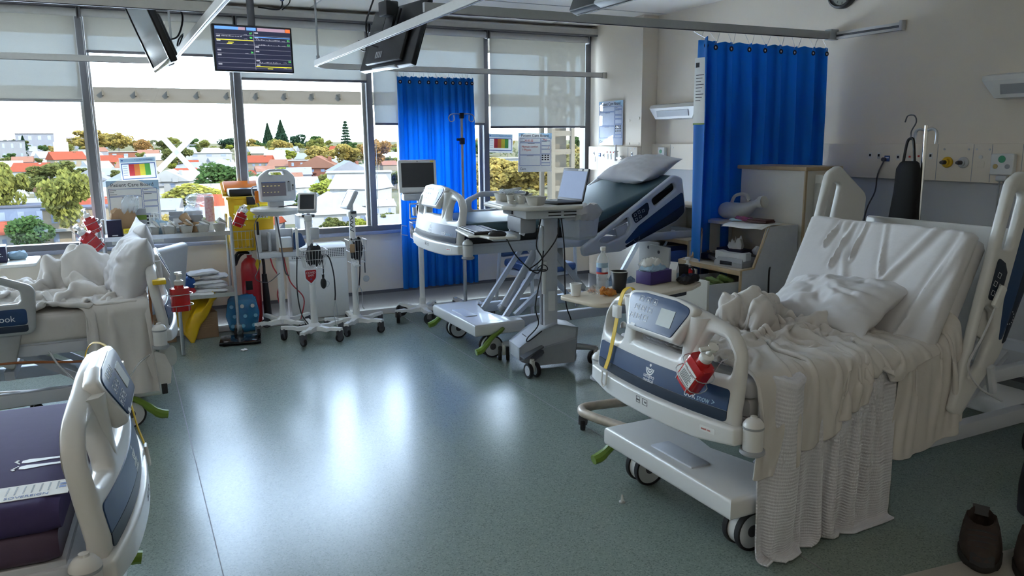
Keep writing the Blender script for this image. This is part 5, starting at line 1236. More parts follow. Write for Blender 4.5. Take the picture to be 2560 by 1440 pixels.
MB().tube([(.03, -.05, 0), (.05, -.07, -.10), (.10, -.10, -.22), (.06, -.14, -.34), (.08, -.2, -.48), (.10, -.25, -.585)], .006, 6, sm=6).build('cord', 'redm', t, label='red power cord')
# padded chair back behind the left bed
t = thing('padded_chair', 'pale grey padded chair behind the footboard of the left bed', 'chair', (.06, 6.24, 0), R(-30))
MB(T(.17, 0, .46) @ RY(9)).b2(-.035, -.24, 0, .035, .24, .42, bev=.03, seg=3).build('backrest', 'lgrey', t); MB().b2(-.26, -.24, .40, .17, .24, .47, bev=.025, seg=3).build('seat', 'lgrey', t)
for x in (-.22, .16):
    for y in (-.21, .21): MB().cyl((x, y, 0), (x, y, .41), .014, n=10).build('leg', 'steel', t)
# ---------------------------------------------------------------- things hanging on bed C
t = thing('urine_drainage_bag', 'pale drainage bag with black clip and clear tube hanging off the left bed', 'drainage bag', (.07, 4.66, .46))
MB(RY(-16)).loft([[(-a, -.008, z), (a, -.008, z), (a, .008, z), (-a, .008, z)] for a, z in ((.012, 0), (.05, -.03), (.055, -.12), (.02, -.20))]).build('bag_body', 'linen_w', t, 30); MB().b2(.025, -.012, -.245, .055, .012, -.185, bev=.004).build('clip', 'black', t)
plate('flap', 'milky', t, [rpoly([(0, -.13, .05), (.09, -.12, .05), (.09, 0, .05), (0, 0, .04)])], .003, .001, face((1, 0, 0), (0, 0, 1), (.03, .05, .02)))
MB().tube([(-.02, 0, -.01), (-.08, -.02, -.05), (-.14, -.03, -.12), (-.26, -.05, -.18), (-.38, -.04, -.10), (-.46, .0, -.01), (-.50, .04, .06)], .006, 8, sm=6).build('drain_tube', 'clear', t)
t = thing('orange_cord', 'orange cord draped down the foot and along the left bed', 'cord', (0, 0, 0)); MB().tube([(.10, 5.02, .93), (.085, 4.90, .84), (.08, 4.72, .72), (.07, 4.69, .60), (.02, 4.72, .50), (-.12, 4.70, .455), (-.30, 4.69, .45), (-.60, 4.70, .48), (-.9, 4.72, .47)], .007, 8, sm=6).build('cord_run', mat('brown_orange_cord', (.30, .10, .03), .5), t)
o = MB().b2(.10, 4.70, .83, .17, 4.79, .855, bev=.004).build('webbing_band', 'yellow_s'); tag(o, 'yellow webbing band round the left bed footboard edge', 'strap')
pump_bottle('red pump bottle in a wire holder on the left bed footboard', (.235, 4.74, .665), (0, 0, 12), s=1.15, text=False)
# overbed table at the far left
t = thing('overbed_table', 'overbed table with worn cream tube base beyond the left bed', 'overbed table', (-.93, 6.28, 0), group='overbed tables')
plate('table_top', 'lamw', t, [rrect(-.36, -.21, .36, .21, .04)], .022, .006, T(0, 0, .81)); MB().cyl((-.34, -.0, .05), (-.34, 0, .80), .025, n=14).b2(-.36, -.05, .76, .0, .05, .80).build('column', 'cream_metal', t)
t = thing('table_base', 'worn cream tube frame on castors under the left bed', 'table base', (-.62, 5.42, 0)); MB().tube([(-.75, -.13, .085), (.02, -.10, .085), (.06, -.02, .085), (.02, .06, .085), (-.75, .26, .085)], .026, 12, sm=5).build('tube_frame', 'cream_metal', t)
caster(t, (.03, -.06, .07), .030, .022, twin=True, fork='black', disc='black', yaw=20); caster(t, (-.42, .20, .07), .030, .022, twin=True, fork='black', disc='black', yaw=50)
caster(t, (-.72, -.12, .07), .030, .022, twin=True, fork='black', disc='black', yaw=50)
t = boxthing('storage_box', 'dark navy box lettered in white on the far left overbed table', 'box', (-.86, 6.27, .822), (.22, .16, .11), 'navybox', 4, bev=.004); txt('winc.', .045, 'print_w', t, face((1, 0, 0), (0, 0, 1), (.045, -.0805, .055)))
packet('blue and white packet behind the dark navy box', (-.70, 6.36, .822), .12, .10, .05, 'skyblue', (0, 0, 10), 75, crush=.5)
# ================================================================ VITAL SIGNS STANDS
t = thing('vital_signs_stand', 'tall vital signs monitor on a white wheeled stand before the yellow bin', 'monitor stand', (1.135, 6.74, 0), R(0), 'vital signs stands')
star_base(t, 4, .25, 25, .10, .042); MB().cyl((0, 0, .12), (0, 0, .66), .026, n=18).cyl((0, 0, .55), (0, 0, .62), .034, n=18).cyl((0, 0, .66), (0, 0, 1.06), .018, n=16).build('pole', 'white', t)
MB().b2(-.17, -.08, .655, .16, .10, .70, bev=.012).b2(-.17, .07, .70, .16, .10, .88, bev=.006).b2(-.17, -.02, .70, -.14, .08, .88, bev=.006).b2(-.08, -.02, .70, -.06, .08, .86, bev=.006).b2(.13, -.02, .70, .16, .08, .88, bev=.006).build('accessory_tray', 'lgrey', t)
MB().b2(-.0, -.075, .70, .10, -.0, .82, bev=.002).build('leaflet_box', 'paper', t); MB().b2(-.002, -.078, .70, .102, .002, .735).build('leaflet_holder', 'kraft', t)
MB().loft([[(a*math.cos(b), .75*a*math.sin(b)-.02, z) for b in np.linspace(0, 2*pi, 28, endpoint=False)] for a, z in ((.06, 1.0), (.17, 1.015), (.215, 1.05), (.21, 1.07), (.16, 1.078), (.03, 1.08))]).build('handle_cowl', 'white', t, 50)
MB().b2(-.06, -.06, 1.075, .06, .05, 1.13, bev=.01).build('neck', 'lgrey', t)
X = face((1, 0, 0), (0, .09, 1), (0, -.09, 1.125)); out = rpoly([(-.13, 0, .03), (.155, 0, .03), (.16, .20, .06), (.09, .265, .06), (-.06, .265, .06), (-.145, .20, .06)]); hole = rpoly([(-.06, .218, .012), (.075, .218, .012), (.06, .245, .012), (-.045, .245, .012)])
mon = plate('monitor_body', 'lgrey', t, [out, hole], .13, .018, X @ T(0, 0, -.06)); MB(X).b2(-.118, .045, .004, .075, .160, .0065).build('screen', mat('vital_screen', (.03, .032, .04), .2, emit=(.05, .05, .06), es=.5), mon)
MB(X).b2(-.115, .154, .0066, .072, .160, .007).build('screen_bar', 'print_b', mon); mb = MB(X)
for i in range(5): mb.b2(-.108+.03*i, .125, .0066, -.092+.03*i, .131, .007).b2(-.105+.028*i, .075, .0066, -.095+.028*i, .08, .007)
mb.build('reading', mat('screen_ochre', (.3, .28, .12), .5, emit=(.3, .27, .1), es=.4), mon); MB(X).b2(.09, .08, .004, .115, .165, .010, bev=.003).b2(.125, .09, .004, .140, .135, .012, bev=.003).build('port_block', 'grey', mon); MB(X).sph((.10, .16, .008), .006, 8).sph((.132, .13, .012), .007, 8).build('probe_socket', 'black', mon)
plate('blue_card', 'blue_d', t, [rpoly([(-.05, -.07, .03), (.07, -.03, .02), (.03, .07, .02), (-.05, .09, .02)])], .004, .001, face((1, .4, 0), (0, 0, 1), (.15, -.10, .78)))
for x, pts in ((0, [(.0, -.12, 1.08), (.12, -.14, 1.09), (.22, -.12, 1.06), (.27, -.08, .98)]), (1, [(.16, -.10, 1.13), (.20, -.14, .98), (.21, -.14, .80), (.23, -.12, .76), (.245, -.12, .85), (.235, -.10, 1.0)]), (2, [(-.15, -.1, 1.10), (-.19, -.10, 1.18), (-.19, -.05, 1.24), (-.15, -.02, 1.25)]), (3, [(-.15, -.09, 1.02), (-.20, -.10, .92), (-.18, -.10, .62), (-.22, -.1, .50), (-.12, -.1, .46), (-.02, -.1, .53)]), (4, [(-.02, -.10, 1.0), (.0, -.11, .80), (.02, -.11, .55), (.05, -.10, .50)])):
    MB().tube(pts, .006 if x != 3 else .0035, 6, sm=6).build('cable', 'dgrey' if x in (0, 3, 4) else 'grey', t)
MB().b2(-.185, -.12, .86, -.165, -.09, .97, bev=.004).build('probe_clip', 'black', t); MB(T(-.165, -.11, 1.16)).b2(-.015, -.005, -.04, .015, .005, .06, bev=.004).build('orange_tag', 'orange', t)
MB().tube([(.03, -.03, .65), (.06, -.1, .45), (.16, -.12, .30), (.13, -.10, .12)], .005, 6, sm=6).build('cable', 'redm', t)
def spot_stand(label, loc, rz, H_, yaw, style):
    t = thing('vital_signs_stand', label, 'monitor stand', loc, R(rz), 'vital signs stands')
    star_base(t, 5, .25, 20, .095, .034); MB().lathe([(.026, .12), (.026, H_-.02), (.022, H_), (0, H_)], n=18).build('pole', 'white', t)
    Y = T(0, 0, H_) @ RZ(yaw); MB(Y).b2(-.03, -.035, -.02, .03, .035, .03, bev=.008).b2(-.012, -.012, .03, .012, .012, .09, bev=.004).build('mount_head', 'white', t); MB(Y).b2(-.05, -.025, .01, .05, .02, .035, bev=.006).build('mount_arm', 'dgrey', t)
    Z = Y @ face((1, 0, 0), (0, .5, .86), (0, -.05, .07)); s = plate('screen_body', 'lgrey', t, [rrect(-.075, -.02, .075, .15, .018)], .036, .008, Z); plate('bezel', 'white', s, [rrect(-.066, -.012, .066, .142, .014), rrect(-.056, .0, .056, .130, .006)[::-1]], .004, .001, Z @ T(0, 0, .019))
    MB(Z).b2(-.056, 0, .0175, .056, .13, .019).build('screen', 'blackgloss', s)
    if style == 0:
        wirebasket(t, .20, .16, .15, .72, 8, -.10, .76); packet(None, (-.01, -.10, .64), .10, .09, .15, 'black', (0, 8, 10), 81, 'pressure_cuff', crush=.4, parent=t)
        plate('shield_badge', 'print_w', t, [rpoly([(-.055, .05, .01), (.055, .05, .01), (.05, -.03, .03), (0, -.085, .01), (-.05, -.03, .03)])], .004, .001, face((1, .1, 0), (0, 0, 1), (-.045, -.175, .565))); plate('badge_field', 'redm', t, [rpoly([(-.045, .042, .01), (.045, .042, .01), (.04, -.025, .03), (0, -.065, .01), (-.04, -.025, .03)])], .002, .0005, face((1, .1, 0), (0, 0, 1), (-.045, -.1785, .565)))
        txt('COVID', .024, 'print_w', t, face((1, .1, 0), (0, 0, 1), (-.045, -.1803, .585))); txt('SAFE', .022, 'print_w', t, face((1, .1, 0), (0, 0, 1), (-.045, -.1803, .563))); MB(face((1, .1, 0), (0, 0, 1), (-.045, -.1803, .535))).prism([(-.008, -.008), (.008, -.008), (0, .010)], 0, .001).build('badge_mark', 'print_b', t)
        MB().tube([(.06, -.12, .72), (.065, -.14, .60), (.06, -.14, .55)], .005, 6, sm=4).build('tube', 'black', t); MB().sph((.06, -.14, .485), (.024, .024, .045), 14).cyl((.06, -.14, .53), (.06, -.14, .56), .010, n=10).build('inflation_bulb', 'black', t); MB().tube(crv([(.09, -.13, .50), (.11, -.13, .48), (.095, -.13, .455), (.075, -.13, .47)], 5, True), .003, 5, closed=True).build('gauge_ring', 'steel', t)
        MB().tube([(.06, -.04, .62), (.09, -.06, .70), (.13, -.08, .68), (.155, -.10, .55), (.16, -.10, .40), (.155, -.10, .33)], .006, 6, sm=6).build('stethoscope_tube', 'black', t)
        for s_ in (-1, 1): MB().tube([(.155, -.10, .33), (.155+.014*s_, -.10, .24), (.160+.010*s_, -.10, .14), (.162, -.11, .11)], .003, 6, sm=4).build('stethoscope_arm', 'steel', t)
        MB().b2(-.115, -.03, .70, -.095, .0, .93, bev=.005).build('probe_holder', 'white', t); MB().b2(-.005, -.05, .83, .07, -.02, .93, bev=.01).build('thermometer_dock', 'lgrey', t)
        MB().tube([(-.12, -.05, .70), (-.14, -.08, .45), (-.12, -.08, .25), (-.05, .02, .13)], .005, 6, sm=5).build('cable', 'black', t)
    else:
        wirebasket(t, .15, .14, .19, .80, 6, -.09, .80); packet(None, (0, -.09, .64), .09, .08, .16, 'black', (0, 0, 10), 83, 'pressure_cuff', crush=.4, parent=t); MB().b2(-.07, -.165, .70, -.03, -.155, .77, bev=.003).build('paper_tag', 'kraft', t)
        MB().tube([(-.03, -.10, 1.0)]+[(-.03+.012*math.cos(a), -.10+.012*math.sin(a), .98-.012*a/2) for a in np.linspace(0, 6*pi, 40)], .004, 5).build('coiled_cable', 'black', t); packet(None, (-.02, -.16, .59), .07, .05, .02, 'paper', (30, 0, 10), 84, 'sticker', parent=t)
        MB().tube([(.01, -.17, .75), (.0, -.18, .55), (-.01, -.17, .42)], .005, 6, sm=4).build('stethoscope_tube', 'black', t)
        for s_ in (-1, 1): MB().tube([(-.01, -.17, .42), (-.01+.022*s_, -.17, .36), (-.005+.016*s_, -.17, .25), (-.005+.03*s_, -.17, .215)], .0035, 6, sm=4).build('stethoscope_arm', 'steel', t)
        MB().tube([(.02, -.02, .72), (.07, -.03, .735), (.085, -.03, .70), (.085, -.03, .50)], .004, 6, sm=4).build('tube', 'black', t); MB(face((1, 0, 0), (0, 0, 1), (.09, -.035, .45))).lathe([(0, -.005), (.026, -.005), (.028, .004), (.024, .008), (0, .008)], n=20).build('gauge_dial', 'steel', t)
    return t
spot_stand('vital signs stand with cuff basket and a red shield badge, frontmost of the three', (1.32, 6.36, 0), 0, 1.0, -20, 0)
spot_stand('vital signs stand with screen turned sideways, right of the white heater', (1.71, 6.50, 0), 0, 1.0, -78, 1)
# monitor cart by the narrow curtain
t = thing('monitor_cart', 'medical monitor with blank grey screen on a wheeled pole before the narrow curtain', 'monitor stand', (2.36, 6.62, 0), R(-8))
star_base(t, 5, .26, 200, .10, .056, 'white', True); MB().cyl((0, 0, .12), (0, 0, 1.10), .024, n=18).build('pole', 'white', t)
X = face((1, 0, 0), (0, .10, 1), (-.015, -.05, 1.155)); b = plate('monitor_body', 'white', t, [rrect(-.17, 0, .17, .29, .018)], .06, .012, X @ T(0, 0, -.03)); MB(X).b2(-.145, .05, -.001, .145, .262, .0015).build('screen', mat('blank_screen', (.055, .056, .058), .25), b); MB(X).b2(.115, .268, 0, .145, .278, .0015).build('yellow_mark', 'ylabel', b); MB(X).b2(-.006, .270, 0, .006, .280, .0015).build('emblem', 'grey', b)
MB().b2(-.16, -.10, 1.09, .12, .02, 1.15, bev=.014).build('base_tray', 'lgrey', t)
MB().tube([(-.10, -.06, .93), (-.10, -.06, 1.06), (.06, -.06, 1.06), (.06, -.06, .93), (-.10, -.06, .93)], .008, 8).build('handle_frame', 'white', t); MB().b2(-.04, -.07, .945, .05, -.02, 1.045, bev=.004).build('module_box', 'black', t); MB().b2(-.075, -.075, .955, -.05, -.04, 1.03, bev=.004).build('probe_clip', 'lgrey', t)
wirebasket(t, .20, .14, .14, .95, 7, -.09, .90, 'rail'); packet(None, (-.03, -.09, .78), .14, .09, .07, 'grey', (0, 0, 20), 85, 'coiled_leads', crush=1.0, parent=t)
MB().tube([(-.14, -.10, .87), (-.19, -.12, .88), (-.20, -.12, .80), (-.14, -.12, .79)], .003, 6).build('wire_hook', 'rail', t)
# drip stand
t = thing('drip_stand', 'slim drip stand with looped hooks in front of the narrow curtain', 'drip stand', (2.80, 6.66, 0))
MB().cyl((0, 0, .08), (0, 0, .90), .018, n=16).build('lower_pole', 'steel', t); MB().cyl((0, 0, .88), (0, 0, 1.82), .011, n=14).build('upper_pole', 'alu_paint', t); MB().b2(-.02, -.02, 1.57, .02, .02, 1.63, bev=.004).cyl((-.05, 0, 1.615), (0, 0, 1.61), .012, n=10).build('clamp_knob', 'black', t); MB().b2(-.018, -.018, 1.80, .018, .018, 1.85, bev=.004).build('hook_block', 'black', t)
for s in (-1, 1): MB().tube([(0, 0, 1.84), (s*.09, 0, 1.84), (s*.125, 0, 1.81), (s*.11, 0, 1.775), (s*.075, 0, 1.785), (s*.075, 0, 1.83)], .005, 7, sm=5).build('hook', 'steel', t)
for i in range(5):
    a = R(15+72*i); MB().loft([[(x*math.cos(a)-q*math.sin(a), x*math.sin(a)+q*math.cos(a), z) for q, z in ((-w, z0), (w, z0), (w*.8, z1), (-w*.8, z1))] for x, w, z0, z1 in ((.0, .035, .075, .115), (.12, .03, .075, .105), (.30, .022, .075, .10))]).build('base_leg', 'white', t, 30); caster(t, (.29*math.cos(a), .29*math.sin(a), .078), .034, .026, fork='dgrey', disc='dgrey', yaw=40*i)
# ================================================================ COMPUTER CART
cx, cy, cr = 2.63, 4.74, -8
CT = T(cx, cy, 0) @ RZ(cr)
t = thing('computer_cart', 'grey height adjustable computer cart with laptop and keyboard tray beside the raised bed', 'computer cart', (cx, cy, 0), R(cr))
zc = 1.165
top = rpoly([(-.40, -.19, .05), (-.28, -.34, .04), (.12, -.33, .02), (.16, -.10, .05), (.16, .10, .05), (.12, .30, .02), (-.28, .31, .05), (-.41, .22, .08)])
plate('worktop', 'lamw', t, [top], .026, .009, T(0, 0, zc)); plate('wrist_rest', 'white', t, [rpoly([(-.385, -.17, .04), (-.31, -.25, .03), (-.30, .22, .04), (-.385, .20, .05)])], .010, .004, T(0, 0, zc+.015))
MB().b2(-.26, -.26, zc-.075, .10, .24, zc-.014, bev=.015).build('drive_box', 'lgrey', t); mb = MB()
for i in range(2):
    for j in range(2): mb.b2(-.10+.11*i, -.2615, zc-.058+.022*j, -.01+.11*i, -.2595, zc-.050+.022*j)
mb.build('vent_slot', 'black', t); MB().b2(-.27, .0, zc-.06, -.262, .18, zc-.035).build('front_slot', 'dgrey', t)
for y in (-.12, .10): MB().tube([(-.18, y, zc-.06), (-.24, y, zc-.19)], .022, 4).build('tray_arm', 'lgrey', t)
MB().b2(-.26, -.15, zc-.07, -.14, .14, zc-.18, bev=.02).build('arm_cover', 'grey', t)
MB().b2(-.05, -.05, .28, .05, .05, zc-.07, bev=.006).build('column', 'lgrey', t); MB().b2(-.054, -.018, .30, -.0495, -.010, zc-.2).b2(-.054, .010, .30, -.0495, .018, zc-.2).build('column_groove', 'dgrey', t); MB().b2(-.062, -.04, .72, -.05, .04, 1.02, bev=.004).build('cable_cover', 'white', t)
MB().b2(-.02, -.0525, .42, .03, -.0505, .56).build('spec_label', 'paper', t)
body = [(-.26, .10), (-.17, .055), (.16, .055), (.18, .30), (.02, .335), (-.10, .30), (-.26, .19)]
MB().loft([[(x, y*w, z) for x, z in body] for y, w in ((-1, .085), (-1, .115), (1, .115), (1, .085))], ).build('base_shell', 'lgrey', t, 30); MB().loft([[(x*.99, s*y, z) for x, z in ((-.25, .09), (-.16, .05), (.15, .05), (.17, .22), (-.10, .17))] for s, y in ((-1, .121), (1, .121))]).build('base_skirt', 'grey', t, 30)
txt('ergonomic', .022, 'print_k', t, face((0, -1, 0), (-.45, 0, .9), (-.185, 0, .248)))
for i, (x, y) in enumerate(((-.25, .27), (-.20, -.21), (.34, -.07), (.30, .34))):
    MB().tube([(x*.35, y*.35, .15), (x, y, .125)], [.030, .018], 8).build('base_leg', 'alu_paint' if i != 1 else 'dgrey', t); caster(t, (x, y, .12), .052, .030, twin=True, fork='pulp', disc='lgrey', yaw=(70, 100, 30, 10)[i])
MB().loft([[(-.10, -.17, .20), (-.10, -.125, .20), (-.10, -.125, .19), (-.10, -.17, .19)], [(-.27, -.25, .15), (-.27, -.16, .15), (-.27, -.16, .14), (-.27, -.25, .14)]]).build('foot_pedal', 'dgrey', t)
plate('keyboard_tray', 'lamw', t, [rpoly([(-.62, -.16, .03), (-.60, .28, .03), (-.36, .27, .02), (-.33, -.10, .02), (-.33, -.32, .03), (-.52, -.32, .03), (-.55, -.17, .02)])], .014, .004, T(0, 0, .985)); MB().b2(-.42, -.05, .93, -.22, .10, .978, bev=.01).build('tray_bracket', 'lgrey', t)
for k, pts in enumerate(([(-.10, -.12, zc-.08), (-.14, -.14, .9), (-.10, -.15, .78), (-.16, -.17, .5), (-.14, -.17, .36), (-.22, -.17, .27), (-.20, -.14, .24), (-.1, -.13, .3)], [(.02, -.14, zc-.08), (.0, -.16, .95), (-.12, -.16, .80), (-.20, -.16, .74), (-.05, -.08, .72)], [(.06, -.08, zc-.05), (.08, -.1, .85), (.09, -.10, .5), (.14, -.08, .35)], [(-.38, -.22, .97), (-.30, -.2, .84), (-.16, -.16, .72), (-.10, -.12, .74), (-.06, -.06, .85)])): MB().tube(pts, .0045, 6, sm=6).build('cable', 'black', t)
MB().tube([(-.10+.035*math.cos(a), -.15+.012*math.sin(a*2), .745+.022*math.sin(a)) for a in np.linspace(0, 6*pi, 50)], .0035, 5).build('cable_bundle', 'black', t); MB().cyl((-.06, -.07, .55), (-.06, -.07, .74), .016, n=12).cyl((-.06, -.07, .74), (-.06, -.07, .78), .022, n=14).build('canister', 'white', t)
def on_cart(x, y, z=zc+.013): p = CT @ Vector((x, y, z)); return (p.x, p.y, p.z)
t = thing('keyboard', 'black keyboard with palm rest on the cart keyboard tray', 'keyboard', on_cart(-.50, .05, .992), R(cr+90)); MB().b2(-.205, -.05, 0, .205, .08, .018, bev=.006).build('keyboard_base', 'black', t); MB().b2(-.205, -.10, 0, .205, -.052, .020, bev=.008).build('palm_rest', 'dgrey', t)
kb = MB()
for r_ in range(5):
    for c in range(18): kb.b2(-.198+.0215*c, -.04+.0215*r_, .017, -.180+.0215*c, -.022+.0215*r_, .0235, bev=0)
tag(kb.build('keys', mat('grey_keys', (.20, .21, .23), .4), t), kind='stuff')
t = thing('mouse', 'black computer mouse on the right of the keyboard tray', 'mouse', on_cart(-.45, -.25, .992), R(cr+80)); MB().sph((0, 0, .012), (.034, .060, .026), 18).build('mouse_shell', 'black', t, 60); MB().b2(-.003, .02, .034, .003, .038, .040, bev=.002).build('scroll_wheel', 'grey', t)
t = thing('laptop', 'open laptop with pale blank screen standing on the computer cart', 'laptop', on_cart(.03, -.10, zc+.013), R(cr-78)); MB().b2(-.15, -.10, 0, .15, .10, .016, bev=.004).build('laptop_base', 'black', t); X = face((1, 0, 0), (0, .26, 1), (0, .095, .014)); l = plate('laptop_lid', 'dgrey', t, [rrect(-.152, 0, .152, .225, .008)], .012, .003, X @ T(0, 0, -.006)); MB(X).b2(-.140, .018, .0, .140, .205, .001).build('screen', mat('laptop_screen', (.16, .20, .29), .5, spec=.12, emit=(.22, .28, .42), es=.25), l); MB(X).b2(.03, .208, 0, .075, .220, .001).b2(.095, .206, 0, .14, .221, .001).build('asset_label', 'paper', l)
for i, (x, y, lb, r_, h) in enumerate(((-.26, .20, 'filled with clear wrapped syringes, at the far end of the cart', .066, .062), (-.16, .08, 'holding a dark spoon, in the middle of the cart', .060, .06), (-.16, -.19, 'standing empty before the laptop screen', .064, .058))): bowl('pulp bowl '+lb, on_cart(x, y), 12*i, None, r_, h, 'pulp bowls on the cart')
for i in range(5): packet('clear wrapped syringe sticking out of the far cart bowl', on_cart(-.27+.012*i, .21-.025*i, zc+.065+.006*i), .13, .03, .02, 'clear', (10*i-20, -14+6*i, 60+25*i), 90+i, 'wrapped_syringe', 'packet', 'wrapped syringes in the bowl', .5)
MB().tube([on_cart(-.18, .02, zc+.05), on_cart(-.16, -.02, zc+.085)], [.004, .013], 8).build('spoon', 'dgrey'); tag(bpy.data.objects['spoon'], 'dark plastic spoon in the middle cart bowl', 'spoon')
cup('plain paper cup on the cart, nearest the keyboard', on_cart(-.27, .015), .020, .028, .056, 'pulp', group='paper cups on the cart'); cup('plain paper cup on the cart, right of the other cup', on_cart(-.215, -.055), .020, .028, .054, 'pulp', group='paper cups on the cart'); cup('low paper cup lying before the taller cart cups', on_cart(-.285, -.055), .026, .029, .024, 'pulp', group='paper cups on the cart')
t = thing('bin_bucket', 'pale grey plastic bucket with a bag liner hung behind the computer cart', 'bin', (2.92, 4.80, .90), R(20)); MB().loft([[(-a, -b, z), (a, -b, z), (a, b, z), (-a, b, z)] for a, b, z in ((.085, .065, 0), (.10, .08, .02), (.12, .09, .20), (.115, .085, .20), (.09, .07, .02))]).build('bucket', 'lgrey', t, 30); packet(None, (0, 0, .14), .28, .22, .10, 'linen_w', (0, 0, 0), 95, 'liner', crush=.5, parent=t)
MB().tube([(-.10, -.0, .18), (-.30, .02, .15)], .012, 8).build('hanger_arm', 'alu_paint', t)
# ================================================================ RIGHT SIDE: LOCKERS, TABLE, CHAIR, BAG, SHOES
def locker(label, loc, rz, group='bedside lockers', open_=.0, second=.0, inner='lgrey'):
    """front faces -x; width along y"""
    t = thing('bedside_locker', label, 'locker', loc, R(rz), group); w, d, h, hh = .30, .45, .80, 1.06
    side = rpoly([(0, .05), (0, h-.005, .01), (.02, h), (.10, h+.004), (.20, hh, .02), (d, hh), (d, .05)])
    F = lambda y: Matrix(((1, 0, 0, 0), (0, 0, 1, y), (0, 1, 0, 0), (0, 0, 0, 1)))
    for s in (-1, 1):
        p = MB().prism(side, -.009, .009, F(s*(w-.009))).build('side_panel', 'lgrey' if s < 0 else 'lamw', t)
        MB().tube([(.0, s*(w-.009), .06), (.0, s*(w-.009), h), (.10, s*(w-.009), h+.008), (.21, s*(w-.009), hh), ], .0105, 6).build('edge_strip', 'edge', p)
    MB().b2(-.01, -w+.018, h-.028, d-.016, w-.018, h, bev=.004).build('worktop', 'tablet', t); MB().b2(.20, -w+.018, hh-.022, d, w-.018, hh-.001, bev=.003).build('top_shelf', 'tablet', t); MB().b2(-.014, -w, h-.030, -.006, w, h+.0, bev=.003).build('edge_strip', 'edge', t)
    MB().b2(d-.015, -w+.018, .05, d, w-.018, hh-.02).build('back_panel', 'lam', t); MB().b2(.02, -w+.018, .05, d-.02, w-.018, .07).build('base_panel', 'lamw', t)
    for x in (.05, d-.05):
        for s in (-1, 1): caster(t, (x, s*(w-.05), .05), .022, .018, fork='dgrey', disc='dgrey')
    return t
def drawer(t, y0, y1, z0, z1, out, inner, lock=True, label='drawer'):
    x = -.018-out; o = MB().b2(x, y0, z0, x+.018, y1, z1, bev=.003).build('drawer', 'lamw', t)
    if out > .02:
        MB().b2(x+.018, y0+.02, z0+.05, x+.40, y0+.028, z1-.03).b2(x+.018, y1-.028, z0+.05, x+.40, y1-.02, z1-.03).b2(x+.018, y0+.02, z0+.05, x+.40, y1-.02, z0+.058).build('drawer_tray', inner, o)
    if lock: X = face((0, -1, 0), (0, 0, 1), (x, (y0+y1)/2, z1-.05)); MB(X).lathe([(.013, 0), (.013, .004), (.009, .005), (0, .005)], n=18).build('lock', 'dgrey', o)
    MB().tube([(x, (y0+y1)/2-.07, z0+(z1-z0)*.45), (x-.03, (y0+y1)/2-.06, z0+(z1-z0)*.45), (x-.03, (y0+y1)/2+.06, z0+(z1-z0)*.45), (x, (y0+y1)/2+.07, z0+(z1-z0)*.45)], .008, 8).build('handle', 'lamw', o); return o
LA = locker('bedside locker with open drawer, telephone and sloped hutch beside the unmade bed', (3.35, 3.90, 0), 0)
drawer(LA, -.275, .10, .42, .755, .225, 'lgrey'); MB().b2(-.018, .11, .09, 0, .28, .755, bev=.003).build('door', 'lamw', LA); MB().b2(-.018, -.275, .09, 0, .10, .40, bev=.003).build('door', 'lamw', LA)
for k in range(3): packet('green foam pad lying in the open locker drawer', (3.17+.10*k, 3.72+.03*k, .70), .14, .10, .035, mat('green_foam', (.20, .28, .10), .6), (10*k, 20, 30*k), 100+k, 'foam_pad', 'pad', 'green pads in the drawer', .4)
LB = locker('bedside locker with two drawers pulled out beside the raised stripped bed', (4.00, 5.20, 0), 0)
drawer(LB, -.275, -.01, .46, .755, .16, 'print_b'); drawer(LB, .01, .28, .46, .755, .05, 'lgrey'); MB().b2(-.018, -.275, .09, 0, .28, .44, bev=.003).build('door', 'lamw', LB)
txt('bay 4', .03, 'print_k', LB, face((0, -1, 0), (0, 0, 1), (-.0685, .16, .50))) if 0 else None
# tall cupboard
t = thing('tall_cupboard', 'tall cream cupboard with timber edged top behind the telephone locker', 'cupboard', (3.82, 3.88, 0))
MB().b2(0, -.30, .06, .30, .30, 1.395).build('carcass', 'lamw', t); MB().b2(-.012, -.312, 1.395, .31, .312, 1.42, bev=.004).build('top_board', 'edge', t); MB().b2(-.004, -.303, .06, .012, -.292, 1.395).b2(-.004, .292, .06, .012, .303, 1.395).build('edge_strip', 'edge', t); MB().b2(.02, -.28, 0, .28, .28, .06).build('plinth', 'dgrey', t)
t = thing('glove_dispenser', 'white rounded wipe dispenser with red swoosh on the cupboard side', 'dispenser', (4.0, 3.578, 1.20))
X = face((1, 0, 0), (0, 0, 1)); MB().loft([[(-.10, 0, -.14), (.12, 0, -.14), (.12, -.09, -.14), (-.10, -.09, -.14)], [(-.10, 0, .10), (.12, 0, .10), (.12, -.11, .10), (-.10, -.11, .10)], [(-.10, 0, .17), (.12, 0, .17), (.12, -.06, .17), (-.10, -.06, .17)]]).build('dispenser_shell', 'white', t, 50)
MB().tube([(.02, -.113, .11), (.05, -.112, .12), (.09, -.112, .10), (.12, -.111, .105)], .005, 6, sm=4).tube([(.05, -.111, .07), (.11, -.111, .075)], .003, 6).build('red_swoosh', 'print_r', t); MB().b2(-.11, -.08, -.10, -.098, -.01, .12, bev=.004).build('side_window', 'milky', t)
